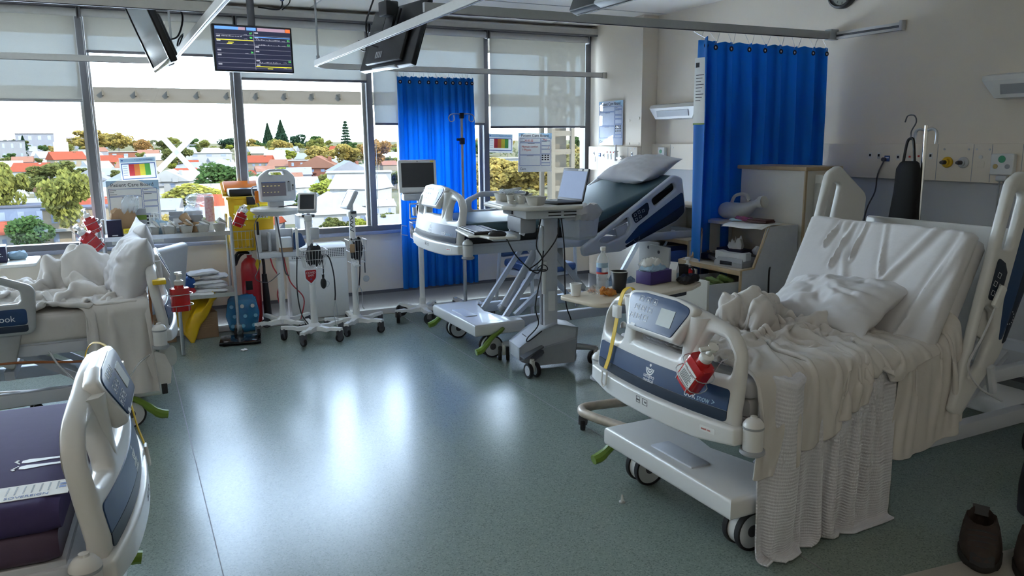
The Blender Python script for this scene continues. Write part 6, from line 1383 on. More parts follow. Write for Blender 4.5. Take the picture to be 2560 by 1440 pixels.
# on the locker
zl = .802
t = thing('telephone', 'grey desk telephone with coiled cord on the locker worktop', 'telephone', (3.47, 3.78, zl), R(-78)); MB().loft([[(-a, -b, z), (a, -b, z), (a, b, z), (-a, b, z)] for a, b, z in ((.105, .09, 0), (.105, .09, .03), (.09, .07, .055), (.085, .05, .06))]).build('phone_base', 'grey', t, 30)
MB().loft([[(x, -.04+y*.028, .075+z) for y, z in ((-1, -zz_), (1, -zz_), (1, zz_*.6), (-1, zz_*.6))] for x, zz_ in ((-.115, .030), (-.10, .034), (-.05, .018), (.05, .018), (.10, .034), (.115, .030))]).build('handset', 'lgrey', t, 40); mb = MB()
for i in range(3):
    for j in range(4): mb.b2(-.03+.024*i, -.005+.017*j, .05, -.012+.024*i, .006+.017*j, .064)
mb.build('keypad', 'dgrey', t); MB().b2(-.06, -.091, .012, .03, -.089, .035).build('phone_window', 'blackgloss', t)
MB().tube([(-.12-.0016*i+.011*math.cos(i*.9), -.04+.0011*i, .025+.011*math.sin(i*.9)) for i in range(110)], .003, 5).build('coiled_cord', 'dgrey', t)
t = boxthing('tissue_box', 'dark tissue box with white tissue at the back of the locker', 'tissue box', (3.66, 4.00, zl), (.24, .12, .07), 'navybox', -88, bev=.004); packet(None, (0, 0, .055), .10, .05, .07, 'paper', (0, 0, 20), 111, 'tissue', crush=1.2, parent=t)
packet('white rolled sock at the back of the locker, right of the tissues', (3.66, 3.76, zl+.055), .14, .08, .05, 'linen', (0, 8, 70), 112, 'sock', 'sock', crush=.4)
boxthing('document_case', 'black case under the white sock on the locker', 'case', (3.66, 3.745, zl), (.20, .13, .055), 'black', -85, bev=.006)
t = boxthing('power_adapter', 'black power adapter with loose cable on the locker left side', 'adapter', (3.50, 4.06, zl), (.12, .07, .045), 'black', -70, bev=.01); MB().tube([(.06, 0, .02), (.12, .02, .01), (.10, .10, .008), (-.02, .12, .006), (-.12, .08, .008), (-.16, -.02, .006)], .004, 6, sm=6).build('cable', 'black', t)
for s in (-1, 1): MB().cyl((.02*s, 0, .045), (.02*s, 0, .06), .009, n=10).build('plug_pin', 'dgrey', t)
pump_bottle('red and white pump bottle between the locker drawer and the mug', (3.20, 3.93, .66), (0, 0, -60), False, 1.0, False)
t = thing('hanging_cable', 'black power cable hanging down the locker near side', 'cable', (3.55, 3.585, 0)); MB().tube([(.06, .04, .81), (.0, -.01, .78), (-.0, -.015, .62), (.02, -.012, .45), (.0, -.015, .30)], .006, 6, sm=5).build('cable', 'black', t); MB().b2(-.012, -.03, .46, .03, -.0, .58, bev=.01).build('cable_adapter', 'black', t)
zh = 1.062
t = thing('urinal_bottle', 'translucent plastic urinal bottle lying on the locker top shelf', 'bottle', (3.68, 3.99, zh+.06), rot=(0, 0, R(-82)))
Xu = RY(-90) @ RZ(0); MB(RZ(0)).loft([[(x, r*math.cos(a)*1.0, zc_+r*.85*math.sin(a)) for a in np.linspace(0, 2*pi, 24, endpoint=False)] for x, r, zc_ in ((-.15, .02, 0), (-.145, .055, 0), (-.12, .066, 0), (.02, .066, .0), (.07, .05, .025), (.11, .032, .05), (.13, .034, .06), (.16, .036, .068))]).build('bottle_body', 'milky', t, 60)
MB().tube([(-.08, 0, .05), (-.05, 0, .10), (.03, 0, .115), (.07, 0, .075)], .011, 8, sm=6).build('handle', 'milky', t); MB().cyl((.155, 0, .068), (.185, 0, .072), .04, n=20).build('cap', 'milky', t)
for i, (dx, rz) in enumerate(((0, -78), (.02, -88))): o = MB(RZ(rz)).grid(lambda u, v: (-.15+.30*u, -.105+.21*v, -.055*max(0, .5-v)**1.5+.002*math.sin(9*u)), 10, 10).build('paper_sheet', 'paper'); o.location = (3.55+dx, 3.75+.02*i, zh+.006+.003*i); o.modifiers.new('thickness', 'SOLIDIFY').thickness = .0006; tag(o, 'printed sheet drooping over the locker shelf edge, '+('lower of two' if i == 0 else 'upper of two'), 'paper', 'papers on the locker shelf')
t = thing('wallet', 'dark red wallet lying on the papers of the locker shelf', 'wallet', (3.60, 3.72, zh+.014), R(-80)); MB().b2(-.075, -.05, 0, .075, .05, .012, bev=.004).b2(-.07, -.045, .012, .07, .045, .020, bev=.003).build('wallet_cover', mat('dark_leather', (.06, .02, .018), .5), t)
packet('bright red and purple snack packet beside the wallet', (3.58, 3.84, zh+.014), .13, .05, .025, mat('snack_foil', (.40, .05, .03), .35, noise=.9, scale=40, col2=(.10, .05, .25)), (0, 6, -60), 113, crush=.6); packet('white and blue sachet left of the snack packet', (3.55, 3.88, zh+.012), .10, .05, .015, 'skyblue', (0, 0, -40), 114, crush=.5)
# ---------------------------------------------------------------- overbed table of the unmade bed
oz = .80; oc = (2.435, 3.435); orz = 13; OT = T(oc[0], oc[1], 0) @ RZ(orz)
t = thing('overbed_table', 'overbed table with pale wooden top, drinks and wrappers, beyond the near footboard', 'overbed table', (oc[0], oc[1], 0), R(orz), 'overbed tables')
plate('table_top', 'tablet', t, [rpoly([(-.43, -.15, .05), (-.28, -.18, .12), (.30, -.165, .1), (.45, -.11, .03), (.44, .15, .04), (-.42, .15, .04)])], .022, .006, T(0, 0, oz-.011)); MB().b2(.20, -.03, .10, .28, .05, oz-.03, bev=.006).build('column', 'lgrey', t); MB().b2(.02, -.08, oz-.07, .36, .10, oz-.022, bev=.01).build('height_mechanism', 'dgrey', t)
MB().tube([(-.215, -.155, .105), (-.225, .09, .105), (-.20, .19, .105), (-.10, .21, .105), (.26, .06, .105)], .026, 12, sm=5).build('tube_frame', 'cream_metal', t); MB(T(-.215, -.157, .105)).cyl((0, -.004, 0), (0, .002, 0), .022, n=14).build('tube_end', 'dgrey', t)
caster(t, (-.215, -.12, .09), .034, .026, fork='dgrey', disc='dgrey', yaw=70); caster(t, (-.21, .17, .09), .034, .026, fork='dgrey', disc='dgrey', yaw=40); caster(t, (.26, .06, .09), .034, .026, fork='dgrey', disc='dgrey', yaw=40)
def ot(px, py, z=oz+.001): return (px, py, z)
cup('plain white paper cup at the left end of the overbed table', ot(2.075, 3.445), .024, .031, .062, 'paper', group='cups on the overbed table'); cup('black takeaway coffee cup with cream rim on the overbed table', ot(2.315, 3.40), .033, .046, .115, 'black', group='cups on the overbed table', inner='pulp')
M['snack'] = mat('wrapper_foil', (.55, .05, .02), .3, noise=.9, scale=50, col2=(.75, .45, .08))
packet('red foil snack wrapper before the coffee cup', ot(2.22, 3.365, oz+.003), .09, .055, .028, 'snack', (10, 12, 20), 121, crush=1.2); packet('clear and red snack wrapper behind the red foil one', ot(2.185, 3.445, oz+.003), .10, .07, .03, 'clear', (0, 10, 40), 122, crush=1.2); packet('orange foil scrap beside the water bottle', ot(2.20, 3.49, oz+.002), .05, .03, .010, 'orange', (0, 0, 10), 123, crush=1.)
t = thing('water_bottle', 'clear plastic water bottle with blue and red label on the overbed table', 'bottle', ot(2.28, 3.505)); MB().lathe([(0, .004), (.030, .002), (.034, .008), (.034, .05), (.0325, .054), (.034, .058), (.034, .085), (.0325, .09), (.034, .095), (.034, .155), (.030, .175), (.016, .20), (.0125, .205), (.0125, .222)], n=28).build('bottle_body', 'clear', t, 60); MB().lathe([(.0145, .215), (.0145, .234), (0, .235)], n=20).build('cap', 'white', t)
lab = [(.0347*math.cos(a), .0347*math.sin(a)) for a in np.linspace(R(150), R(290), 14)]
for nm, c, z0, z1, k in (('label_band', 'skyblue', .125, .15, 14), ('label_band', 'print_b', .10, .125, 8), ('label_band', 'print_r', .09, .10, 14)): MB().grid(lambda u, v: (lab[int(u*(k-1))][0], lab[int(u*(k-1))][1], z0+(z1-z0)*v), k-1, 1).build(nm, c, t)
t = boxthing('mask_box', 'purple box of face masks on the overbed table far end', 'box', ot(2.665, 3.555), (.20, .11, .072), 'purplebox', 13, bev=.003)
packet(None, (-.02, 0, .06), .16, .09, .05, 'skyblue', (0, 0, 8), 131, 'face_mask', crush=.6, parent=t, label=None) if 0 else packet(None, (-.02, 0, .055), .16, .09, .05, 'skyblue', (0, 0, 8), 131, 'face_mask', crush=.6, parent=t); packet(None, (-.03, .01, .08), .13, .07, .05, 'paper', (0, 0, -8), 132, 'face_mask', crush=.8, parent=t)
t = boxthing('milk_carton', 'small white milk carton right of the purple box', 'carton', ot(2.775, 3.525), (.045, .045, .07), 'paper', 30, bev=.002); MB().prism([(-.0225, .07), (.0225, .07), (.001, .10), (.001, .112), (-.001, .112), (-.001, .10)], -.0225, .0225, RX(90)).build('gable_top', 'paper', t); MB().b2(-.018, -.0232, .02, .018, -.0224, .05).build('label_print', 'skyblue', t)
t = thing('mug', 'black mug with handle behind the spectacle case', 'mug', ot(2.835, 3.535), R(-40)); MB().lathe([(0, .004), (.036, .0), (.039, .006), (.040, .088), (.0365, .088), (.035, .01), (0, .01)], n=28).build('mug_body', 'black', t, 60); MB().tube([(.038, 0, .072), (.062, 0, .072), (.068, 0, .045), (.058, 0, .022), (.038, 0, .018)], .005, 8, sm=5).build('handle', 'black', t)
packet('black soft spectacle case at the right end of the overbed table', ot(2.815, 3.445, oz+.002), .17, .07, .045, 'black', (0, 0, 24), 133, 'spectacle_case', 'case', crush=.35)
# ---------------------------------------------------------------- visitor chair behind the raised bed
t = thing('visitor_chair', 'blue vinyl visitor chair with grey legs half hidden behind the raised bed', 'chair', (3.55, 6.62, 0), R(12))
MB(RX(4)).b2(-.26, -.26, .38, .26, .24, .46, bev=.03, seg=3).build('seat', 'chairblue', t); MB(T(0, .25, .48) @ RX(-10)).b2(-.25, -.03, 0, .25, .04, .40, bev=.03, seg=3).build('backrest', 'chairblue', t)
for s in (-1, 1):
    for y, dy in ((-.24, -.02), (.24, .06)): MB().tube([(s*.27, y, .62), (s*.28, y+dy, 0)], .016, 8).build('leg', 'lgrey', t)
    MB().tube([(s*.27, -.26, .62), (s*.27, .25, .63)], .02, 8).build('armrest', 'lgrey', t)
MB().b2(-.27, -.25, .33, .27, .24, .38).build('seat_frame', 'lgrey', t)
packet('light blue folded cloth bag lying on the raised bed base', (3.62, 5.30, .285), .22, .20, .17, mat('pale_blue_cloth', (.36, .46, .58), .8), (0, 0, 20), 141, 'cloth_bag', 'bag', crush=.8)
pump_bottle('red pump bottle hung upside down from the raised bed far rail', (4.05, 5.92, 1.38), (0, 150, 0), False, 1.0, False)
# ---------------------------------------------------------------- pole and hanging bag behind the unmade bed
t = thing('drip_pole', 'short chrome drip pole with two hooks behind the unmade bed', 'drip pole', (4.02, 2.93, 0)); MB().cyl((0, 0, .55), (0, 0, 1.66), .012, n=16).build('pole', 'chrome', t); MB().b2(-.05, -.03, .50, .03, .03, .58, bev=.005).build('pole_socket', 'bedg', t)
for s in (-1, 1): MB().tube([(0, 0, 1.63), (0, s*.04, 1.64), (0, s*.065, 1.62), (0, s*.065, 1.56)], .008, 8, sm=4).build('hook', 'steel', t)
t = thing('toiletry_bag', 'black mesh bag hanging by a wire hook from the drip pole', 'bag', (3.985, 2.995, 1.14))
MB().loft([[(d*math.cos(a)*1, c+w*math.sin(a), z) for a in np.linspace(0, 2*pi, 20, endpoint=False)] for d, w, c, z in ((.02, .08, .01, -.14), (.045, .095, .01, -.10), (.05, .092, .005, .0), (.035, .08, 0, .15), (.028, .076, -.0, .28), (.02, .06, -.005, .315), (.012, .045, -.005, .325))]).build('bag_body', mat('black_mesh', (.006, .006, .007), .8), t, 60)
MB().tube([(0, .035, .32), (0, .02, .43), (0, -.005, .45), (0, -.02, .43), (0, -.035, .32)], .008, 6, sm=4).build('strap', 'black', t); MB().tube([(0, .0, .45), (0, .0, .49), (0, -.025, .54), (0, -.01, .575), (0, .03, .575), (0, .045, .54)], .004, 6, sm=5).build('wire_hook', 'dgrey', t); packet(None, (-.045, -.01, -.12), .03, .10, .10, 'dgrey', (0, 0, 0), 151, 'bag_print', crush=.6, parent=t)
t = thing('charger_lead', 'thin grey cord running from the wall panel down behind the bed', 'cord', (4.66, 3.68, 1.45)); MB().tube([(-.01, 0, 0), (-.03, .03, -.10), (-.02, .05, -.22), (-.03, .10, -.35), (-.04, .12, -.55)], .005, 6, sm=5).build('cord_run', 'dgrey', t); MB().cyl((0, 0, 0), (-.03, 0, 0), .014, n=12).build('plug', 'dgrey', t)
# call cord over the near rail of bed A
t = thing('call_handset', 'white nurse call handset with grey cord draped over the near side rail', 'handset', (3.28, 1.985, .93)); MB(RY(30)).b2(-.02, -.012, -.05, .02, .012, .05, bev=.01).build('handset_body', 'white', t); MB().tube([(-.02, 0, -.05), (-.10, -.01, -.16), (-.16, .0, -.28), (-.10, -.02, -.38), (.05, -.03, -.46)], .005, 6, sm=5).build('cord', 'lgrey', t)
# ---------------------------------------------------------------- straps and bottle on the near footboard
def strap(bed, u, hz, label):
    X = bed.matrix_basis @ face((0, -1, 0), (0, 0, 1), (0, 0, hz)); t = thing('webbing_strap', label, 'strap', (0, 0, 0), group='yellow webbing straps'); P = [(u, .33, -.06), (u, .41, -.068), (u, .458, -.045), (u, .447, -.006), (u, .40, .014), (u-.003, .33, .028), (u+.004, .25, .049), (u-.004, .16, .064), (u-.012, .10, .080)]
    P = crv(P, 5); w = .012
    MB(X).loft([[p+Vector((-w, 0, 0)), p+Vector((w, 0, 0)), p+Vector((w, 0, .003)), p+Vector((-w, 0, .003))] for p in P]).build('webbing', 'yellow_s', t); MB(X).b2(u-.022, .33, .020, u+.022, .385, .044, bev=.004).build('buckle', 'white', t)
    q = MB(X); q.tube([(u-.03, .09, .084), (u-.03, .035, .090), (u-.012, .02, .092), (u+.006, .035, .090), (u+.006, .09, .084)], .005, 6, closed=True).build('clip_end', 'white', t)
strap(bedA, -.30, A_HZ, 'yellow strap with white buckle over the near right footboard'); bpy.context.view_layer.update(); strap(bedD, .30, D_HZ, 'yellow strap over the footboard of the purple mattress bed')
pump_bottle('red pump bottle with wire holder tilted across the near right footboard', (A_LOC[0]-.105, 2.22, .70), (0, 38, -90), True, 1.15)
# purple mattress prints
Xm = bedD.matrix_basis @ T(.02, 0, D_HZ+.075+.1605)
t = thing('mattress_label', 'white printed care label on the purple mattress', 'label', Xm @ Vector((.125, .335, 0)), bedD.rotation_euler[2]+R(90)); t.scale = (.62, .62, 1); MB().b2(-.075, -.15, 0, .075, .15, .0012).build('label_sheet', 'paper', t); mb = MB()
for i in range(7): mb.b2(-.06+.0, .10-.03*i, .0012, .02, .106-.03*i, .0016)
mb.b2(-.06, -.14, .0012, .06, -.135, .0016); mb.build('label_print', 'dgrey', t); txt('SOVEREIGN', .030, 'print_b', t, T(.05, 0, .0014) @ RZ(90)); MB().b2(-.04, .11, .0012, -.02, .135, .0017).b2(-.01, .11, .0012, .01, .135, .0017).build('pictogram', 'print_b', t)
for s in (-1, 1):
    Y = Xm @ T(.11, .135+s*.022, 0) @ S(.62, .62, 1) @ RZ(0); mb = MB(Y); mb.prism([(-.12*1+.24*q if 0 else x, y) for x, y, q in [(x, y, 0) for x, y in ((-.13, -.010), (.0, -.014), (.08, -.024), (.105, -.012), (.105, .014), (.08, .022), (.0, .010), (-.13, .010))]], 0, .0008)
    for k in range(5): mb.cyl((.118+.010*(2-abs(k-1))*.6, s*(.020-.010*k), 0), (.118+.010*(2-abs(k-1))*.6, s*(.020-.010*k), .0008), .0062-.0006*k, n=10)
    o = mb.build('footprint_mark', 'print_w', None); o.parent = mtD; o.matrix_parent_inverse = bedD.matrix_basis.inverted()
# ---------------------------------------------------------------- floor: shoes, dark bag, cap
def shoe(label, loc, rz):
    t = thing('shoe', label, 'shoe', loc, R(rz), 'dark trainers by the wall'); t.scale = (1.1, 1.35, 1.0); sole = [(.15*math.cos(a)*(1 if math.cos(a) > 0 else .95), (.052 if math.cos(a) > -.2 else .042)*math.sin(a)) for a in np.linspace(0, 2*pi, 30, endpoint=False)]
    MB().prism([(x*1.03, y*1.08) for x, y in sole], 0, .028, bev=.008).build('sole', mat('shoe_sole', (.03, .026, .024), .7) if 'm_sole' not in M else M['m_sole'], t)
    rings = []
    for sx, sy, z, ox in ((1, 1, .025, 0), (1.0, 1.04, .045, 0), (.90, 1.0, .065, -.01), (.72, .90, .085, -.04), (.56, .80, .10, -.065), (.50, .74, .115, -.075)): rings.append([(x*sx+ox, y*sy, z+.012*(x < 0)*(z > .08)) for x, y in sole])
    inner = [[(x*.46-.075, y*.62, .112) for x, y in sole], [(x*.46-.075, y*.58, .05) for x, y in sole]]
    MB().loft(rings+inner).build('upper', mat('shoe_upper', (.035, .020, .017), .7, noise=.5, scale=25) if 'm_up' not in M else M['m_up'], t, 60)
    MB().loft([[(.14, -.03, .03), (.165, 0, .03), (.14, .03, .03)], [(.12, -.03, .06), (.14, 0, .055), (.12, .03, .06)]]).build('toe_cap', 'rubber', t, 60)
    for k in range(4): MB().tube([(.01+.025*k, -.034, .092-.009*k), (.02+.025*k, 0, .104-.010*k), (.01+.025*k, .034, .092-.009*k)], .0035, 6, sm=3).build('lace', 'black', t)
    MB().loft([[(-.13, -.02, .10), (-.12, .02, .10), (-.115, .02, .10), (-.125, -.02, .10)], [(-.145, -.022, .135), (-.135, .022, .135), (-.13, .022, .135), (-.14, -.022, .135)]]).build('heel_tab', 'black', t)
M['m_sole'] = mat('shoe_sole', (.02, .018, .017), .7); M['m_up'] = mat('shoe_upper', (.035, .022, .018), .75, noise=.5, scale=25)
shoe('dark trainer on the edge of the beige threshold, left of two', (2.86, 1.70, .003), 215); shoe('dark trainer cut by the lower right corner of the view', (2.93, 1.53, .003), 212)
t = thing('backpack', 'dark backpack standing at the right edge of the view', 'bag', (3.40, 1.80, 0), R(30)); t.scale = (.8, .8, .8); MB().loft([[(w*math.cos(a), d*math.sin(a), z) for a in np.linspace(0, 2*pi, 24, endpoint=False)] for w, d, z in ((.10, .07, 0), (.13, .09, .01), (.135, .095, .15), (.125, .085, .26), (.08, .06, .31), (.055, .05, .325), (.05, .045, .36), (.02, .02, .365))]).build('bag_body', mat('dark_nylon', (.012, .010, .012), .6), t, 60); MB().b2(-.06, -.03, .36, .06, .03, .395, bev=.01).build('bag_handle', 'pulp', t, label='pale grip')
t = thing('litter', 'tiny clear plastic cap lying on the floor before the near wheel', 'cap', (1.88, 2.71, 0)); MB().lathe([(.014, 0), (.014, .004), (.007, .007), (.004, .035), (.003, .035)], n=14).build('cap_body', 'milky', t)
packet('white paper crumb on the floor in front of the scale', (.74, 6.25, .001), .05, .03, .012, 'paper', (0, 0, 20), 161, 'paper_scrap', 'litter', crush=1.)
GR = ([0, 60, 150, 250, 355, 500, 700, 1200], [-19, -19, -18, -17.3, -16, -8, -3, 2])
HOUSES = [
(-17.2, 189.2, -17.7, 13.2, 7.0, 0.6, 'para', 'pblue', 'slate', -6, 'pale blue terrace house with white awning, beyond the leftmost window'),
(-8.3, 175.8, -17.8, 11.3, 7.2, 0.6, 'para', 'cream', 'slate', -6, 'cream terrace house with parapet beside the pale blue terrace'),
(-20.2, 171.8, -17.8, 8.0, 3.4, 0.8, 'gable', 'white', 'red', 25, 'white cottage with bright red roof low in the leftmost window'),
(-54.7, 536.2, -7.0, 12.7, 11.1, 0.8, 'flat', 'grey', 'slate', 0, 'grey concrete apartment block with open balconies at far left'),
(-56.1, 711.8, -2.9, 25.6, 13.2, 0.6, 'flat', 'lgrey', 'slate', -8, 'long pale apartment block near the tower on the skyline'),
(15.3, 300.6, -16.7, 14.2, 5.6, 0.8, 'gable', 'white', 'white', -12, 'white house with dormer roof in front of the dark fig tree'),
(2.3, 285.0, -16.9, 17.5, 5.0, 0.8, 'gable', 'white', 'grey', 10, 'white gabled house behind the left poster'),
(-34.2, 398.5, -13.5, 13.5, 4.1, 0.8, 'gable', 'white', 'red', -20, 'red roofed cottage left of the first mullion'),
(-22.9, 435.4, -11.5, 13.9, 6.3, 0.8, 'gable', 'cream', 'red', 18, 'cream gabled house with red tiles close to the first mullion'),
(-4.9, 444.0, -11.1, 12.5, 4.1, 0.8, 'gable', 'brick', 'red', -15, 'brick cottage right of the first mullion'),
(6.9, 544.0, -6.9, 25.1, 3.9, 0.5, 'flat', 'brick', 'white', 0, 'long low brick building on the hill right of the first mullion'),
(43.2, 485.1, -8.7, 30.0, 5.0, 0.7, 'flat', 'white', 'white', -4, 'wide white flat roofed building on the ridge right of the tape cross'),
(42.4, 643.6, -4.4, 19.8, 5.3, 0.6, 'flat', 'lgrey', 'grey', 0, 'grey flat block on the ridge above the tape cross'),
(43.7, 396.6, -13.6, 16.4, 3.3, 0.7, 'gable', 'white', 'white', 12, 'white shed left of the second mullion'),
(62.6, 411.3, -12.6, 12.8, 4.7, 0.8, 'gable', 'cream', 'red', -14, 'cream cottage with faded red roof right of the second mullion'),
(79.1, 386.0, -13.8, 12.5, 6.9, 0.7, 'flat', 'brick', 'white', -10, 'square brick block in the middle window'),
(82.7, 367.8, -14.8, 19.3, 5.0, 0.6, 'gable', 'brick', 'terracotta', -10, 'brick row with terracotta hip roofs in the middle window'),
(90.5, 347.4, -15.8, 16.6, 4.8, 0.8, 'gable', 'cream', 'lgrey', 10, 'cream house with pale grey roof in the middle window'),
(40.2, 168.3, -17.8, 15.1, 4.6, 0.7, 'gable', 'white', 'white', 8, 'large white hall below the yellow green tree'),
(59.3, 213.9, -17.5, 13.7, 6.6, 0.8, 'gable', 'white', 'white', -22, 'tall white house with steep roof left of the third mullion'),
(80.5, 292.1, -16.6, 23.3, 7.1, 0.6, 'flat', 'white', 'white', 0, 'wide white building with barred window left of the third mullion'),
(50.0, 265.3, -17.1, 9.7, 4.2, 0.8, 'gable', 'white', 'white', 20, 'white house left of the yellow green tree'),
(36.0, 208.9, -17.6, 9.8, 3.7, 0.8, 'gable', 'cream', 'white', -8, 'cream house behind the yellow waste bin'),
(55.1, 181.8, -17.7, 5.8, 4.3, 0.8, 'gable', 'white', 'white', 15, 'white house right of the third mullion'),
(93.6, 303.9, -16.5, 11.4, 4.2, 0.8, 'flat', 'white', 'white', 0, 'white flat house right of the third mullion'),
(20.8, 251.1, -17.3, 12.9, 3.6, 0.8, 'gable', 'white', 'white', 16, 'white house below the dark fig tree'),
(-10.7, 340.8, -16.2, 14.0, 4.5, 0.8, 'gable', 'white', 'lgrey', -10, 'white house crossed by the first mullion'),
(202.2, 407.6, -10.5, 35.0, 2.1, 0.4, 'flat', 'white', 'white', 0, 'long white building behind the golden trees'),
(-29.7, 813.5, -1.9, 45.9, 5.0, 0.6, 'hip', 'lgrey', 'rosegrey', 0, 'large hall with broad hipped roof on the skyline'),
(-13.2,495.8,-8.2,8.9,3.0,0.9,'gable','white','white',-29,None),
(39.2,382.0,-14.4,10.1,3.4,0.9,'gable','white','grey',2,None),
(137.9,467.1,-8.7,10.2,3.5,0.9,'gable','cream','white',-20,None),
(-2.9,383.0,-14.5,9.4,3.2,0.9,'gable','lgrey','grey',-15,None),
(-9.8,412.9,-12.8,10.7,3.7,0.9,'gable','cream','white',25,None),
(8.6,215.8,-17.5,8.8,3.0,0.9,'gable','white','lgrey',-14,None),
(105.0,475.6,-8.7,9.5,3.2,0.9,'gable','cream','grey',2,None),
(25.3,372.1,-15.0,9.7,3.3,0.9,'gable','white','red',25,None),
(38.7,276.3,-16.9,8.4,2.9,0.9,'gable','cream','terracotta',4,None),
(121.6,442.6,-10.3,9.8,3.3,0.9,'gable','cream','grey',7,None),
(-10.6,370.8,-15.1,8.2,2.8,0.9,'gable','white','white',-9,None),
(-46.1,418.5,-12.4,7.6,2.6,0.9,'gable','lgrey','grey',11,None),
(-22.0,235.0,-17.4,8.8,3.0,0.9,'gable','white','lgrey',-7,None),
(99.1,326.3,-16.2,8.5,2.9,0.9,'gable','lgrey','white',-8,None),
(36.5,195.6,-17.7,7.6,2.6,0.9,'gable','white','grey',-1,None),
(-12.2,582.9,-5.9,9.1,3.1,0.9,'gable','lgrey','terracotta',29,None),
(30.5,424.9,-12.1,9.0,3.0,0.9,'gable','white','red',-3,None),
(44.7,305.7,-16.6,9.0,3.1,0.9,'gable','white','white',-15,None),
(21.9,206.8,-17.6,10.6,3.6,0.9,'gable','white','red',-7,None),
(1.1,186.0,-17.7,10.6,3.6,0.9,'gable','cream','red',2,None),
(24.8,170.2,-17.8,8.4,2.8,0.9,'gable','lgrey','red',-26,None),
(48.3,157.8,-17.9,7.2,2.4,0.9,'gable','white','lgrey',10,None),
(-44.0,468.9,-9.6,8.9,3.0,0.9,'gable','lgrey','terracotta',-6,None),
(20.4,561.6,-6.5,7.6,2.6,0.9,'gable','cream','white',-6,None),
(60.6,295.9,-16.7,9.2,3.1,0.9,'gable','white','white',10,None),
(1.5,251.0,-17.3,8.9,3.0,0.9,'gable','lgrey','white',-25,None),
(80.7,471.1,-9.2,10.5,3.6,0.9,'gable','white','white',-8,None),
(45.2,223.5,-17.5,8.2,2.8,0.9,'gable','cream','white',-25,None),
(32.5,328.4,-16.3,10.9,3.7,0.9,'gable','lgrey','white',16,None),
(75.6,304.8,-16.5,7.5,2.5,0.9,'gable','cream','grey',30,None),
(-17.6,398.6,-13.6,8.9,3.0,0.9,'gable','white','grey',-20,None),
(107.8,416.3,-11.9,8.3,2.8,0.9,'gable','cream','lgrey',3,None),
(-6.0,223.9,-17.5,9.6,3.3,0.9,'gable','white','red',-25,None),
(50.6,194.5,-17.6,10.8,3.7,0.9,'gable','white','lgrey',18,None),
(126.6,421.4,-11.3,10.9,3.7,0.9,'gable','white','white',-20,None),
(67.8,252.1,-17.2,9.5,3.2,0.9,'gable','cream','red',27,None),
(60.6,441.9,-11.0,8.8,3.0,0.9,'gable','cream','grey',18,None),
(100.4,362.4,-14.8,9.6,3.3,0.9,'gable','lgrey','grey',17,None),
(-27.6,451.2,-10.6,7.5,2.6,0.9,'gable','white','white',-6,None),
(-5.6,261.9,-17.2,10.0,3.4,0.9,'gable','white','white',27,None),
(55.9,512.0,-7.6,9.2,3.1,0.9,'gable','lgrey','white',-17,None),
(0.0,473.0,-9.5,7.5,2.5,0.9,'gable','white','white',-16,None),
(-32.5,277.1,-16.9,10.3,3.5,0.9,'gable','lgrey','lgrey',21,None),
(78.1,507.0,-7.7,9.1,3.1,0.9,'gable','cream','white',-19,None),
(101.0,532.5,-7.0,9.8,3.3,0.9,'gable','white','lgrey',-15,None),
(64.8,340.9,-16.1,8.2,2.8,0.9,'gable','lgrey','terracotta',6,None),
(-38.0,358.0,-15.7,7.3,2.5,0.9,'gable','cream','grey',11,None),
(22.3,317.2,-16.5,8.1,2.8,0.9,'gable','lgrey','terracotta',26,None),
(47.9,425.3,-12.0,8.0,2.7,0.9,'gable','white','white',18,None),
(89.7,491.9,-8.0,10.2,3.5,0.9,'gable','white','lgrey',-28,None),
(105.3,432.4,-11.0,7.9,2.7,0.9,'gable','white','white',11,None),
(-19.4,470.6,-9.6,9.4,3.2,0.9,'gable','lgrey','grey',-11,None),
(9.9,420.9,-12.4,9.7,3.3,0.9,'gable','lgrey','lgrey',2,None),
(124.5,394.8,-12.7,7.5,2.5,0.9,'gable','cream','terracotta',14,None),
(47.9,359.8,-15.6,8.8,3.0,0.9,'gable','white','red',-28,None),
(105.2,454.0,-9.9,7.2,2.4,0.9,'gable','white','grey',-19,None),
(-12.3,296.7,-16.7,9.1,3.1,0.9,'gable','white','white',-13,None),
(32.0,233.8,-17.4,7.2,2.5,0.9,'gable','white','white',-22,None),
(14.7,180.4,-17.8,9.3,3.2,0.9,'gable','white','grey',8,None),
(-53.1,597.6,-5.5,10.1,3.4,0.9,'gable','lgrey','lgrey',6,None),
(4.3,407.0,-13.1,10.8,3.7,0.9,'gable','cream','terracotta',-17,None),
(29.4,396.9,-13.6,10.4,3.6,0.9,'gable','white','lgrey',-24,None),
(121.2,473.7,-8.6,9.7,3.3,0.9,'gable','white','white',25,None),
(18.2,334.5,-16.2,7.4,2.5,0.9,'gable','white','white',-19,None),
(43.1,320.1,-16.4,8.3,2.8,0.9,'gable','white','grey',23,None),
(52.2,529.4,-7.2,9.7,3.3,0.9,'gable','cream','white',-27,None),
(46.3,455.7,-10.3,7.0,2.4,0.9,'gable','white','grey',18,None),
(-18.2,560.7,-6.5,8.3,2.8,0.9,'gable','cream','grey',-6,None),
(-26.3,380.1,-14.6,9.8,3.3,0.9,'gable','cream','lgrey',-24,None),
(82.2,326.8,-16.2,7.2,2.5,0.9,'gable','lgrey','white',-18,None),
(78.5,527.2,-7.2,10.3,3.5,0.9,'gable','white','white',19,None),
(27.3,357.0,-15.8,10.0,3.4,0.9,'gable','lgrey','white',-20,None),
(139.0,435.4,-10.4,8.9,3.0,0.9,'gable','cream','white',-23,None),
(22.4,278.1,-16.9,8.8,3.0,0.9,'gable','cream','lgrey',15,None),
(-46.3,443.6,-11.0,8.6,2.9,0.9,'gable','white','white',-2,None),
(60.4,382.3,-14.2,8.3,2.8,0.9,'gable','white','terracotta',9,None),
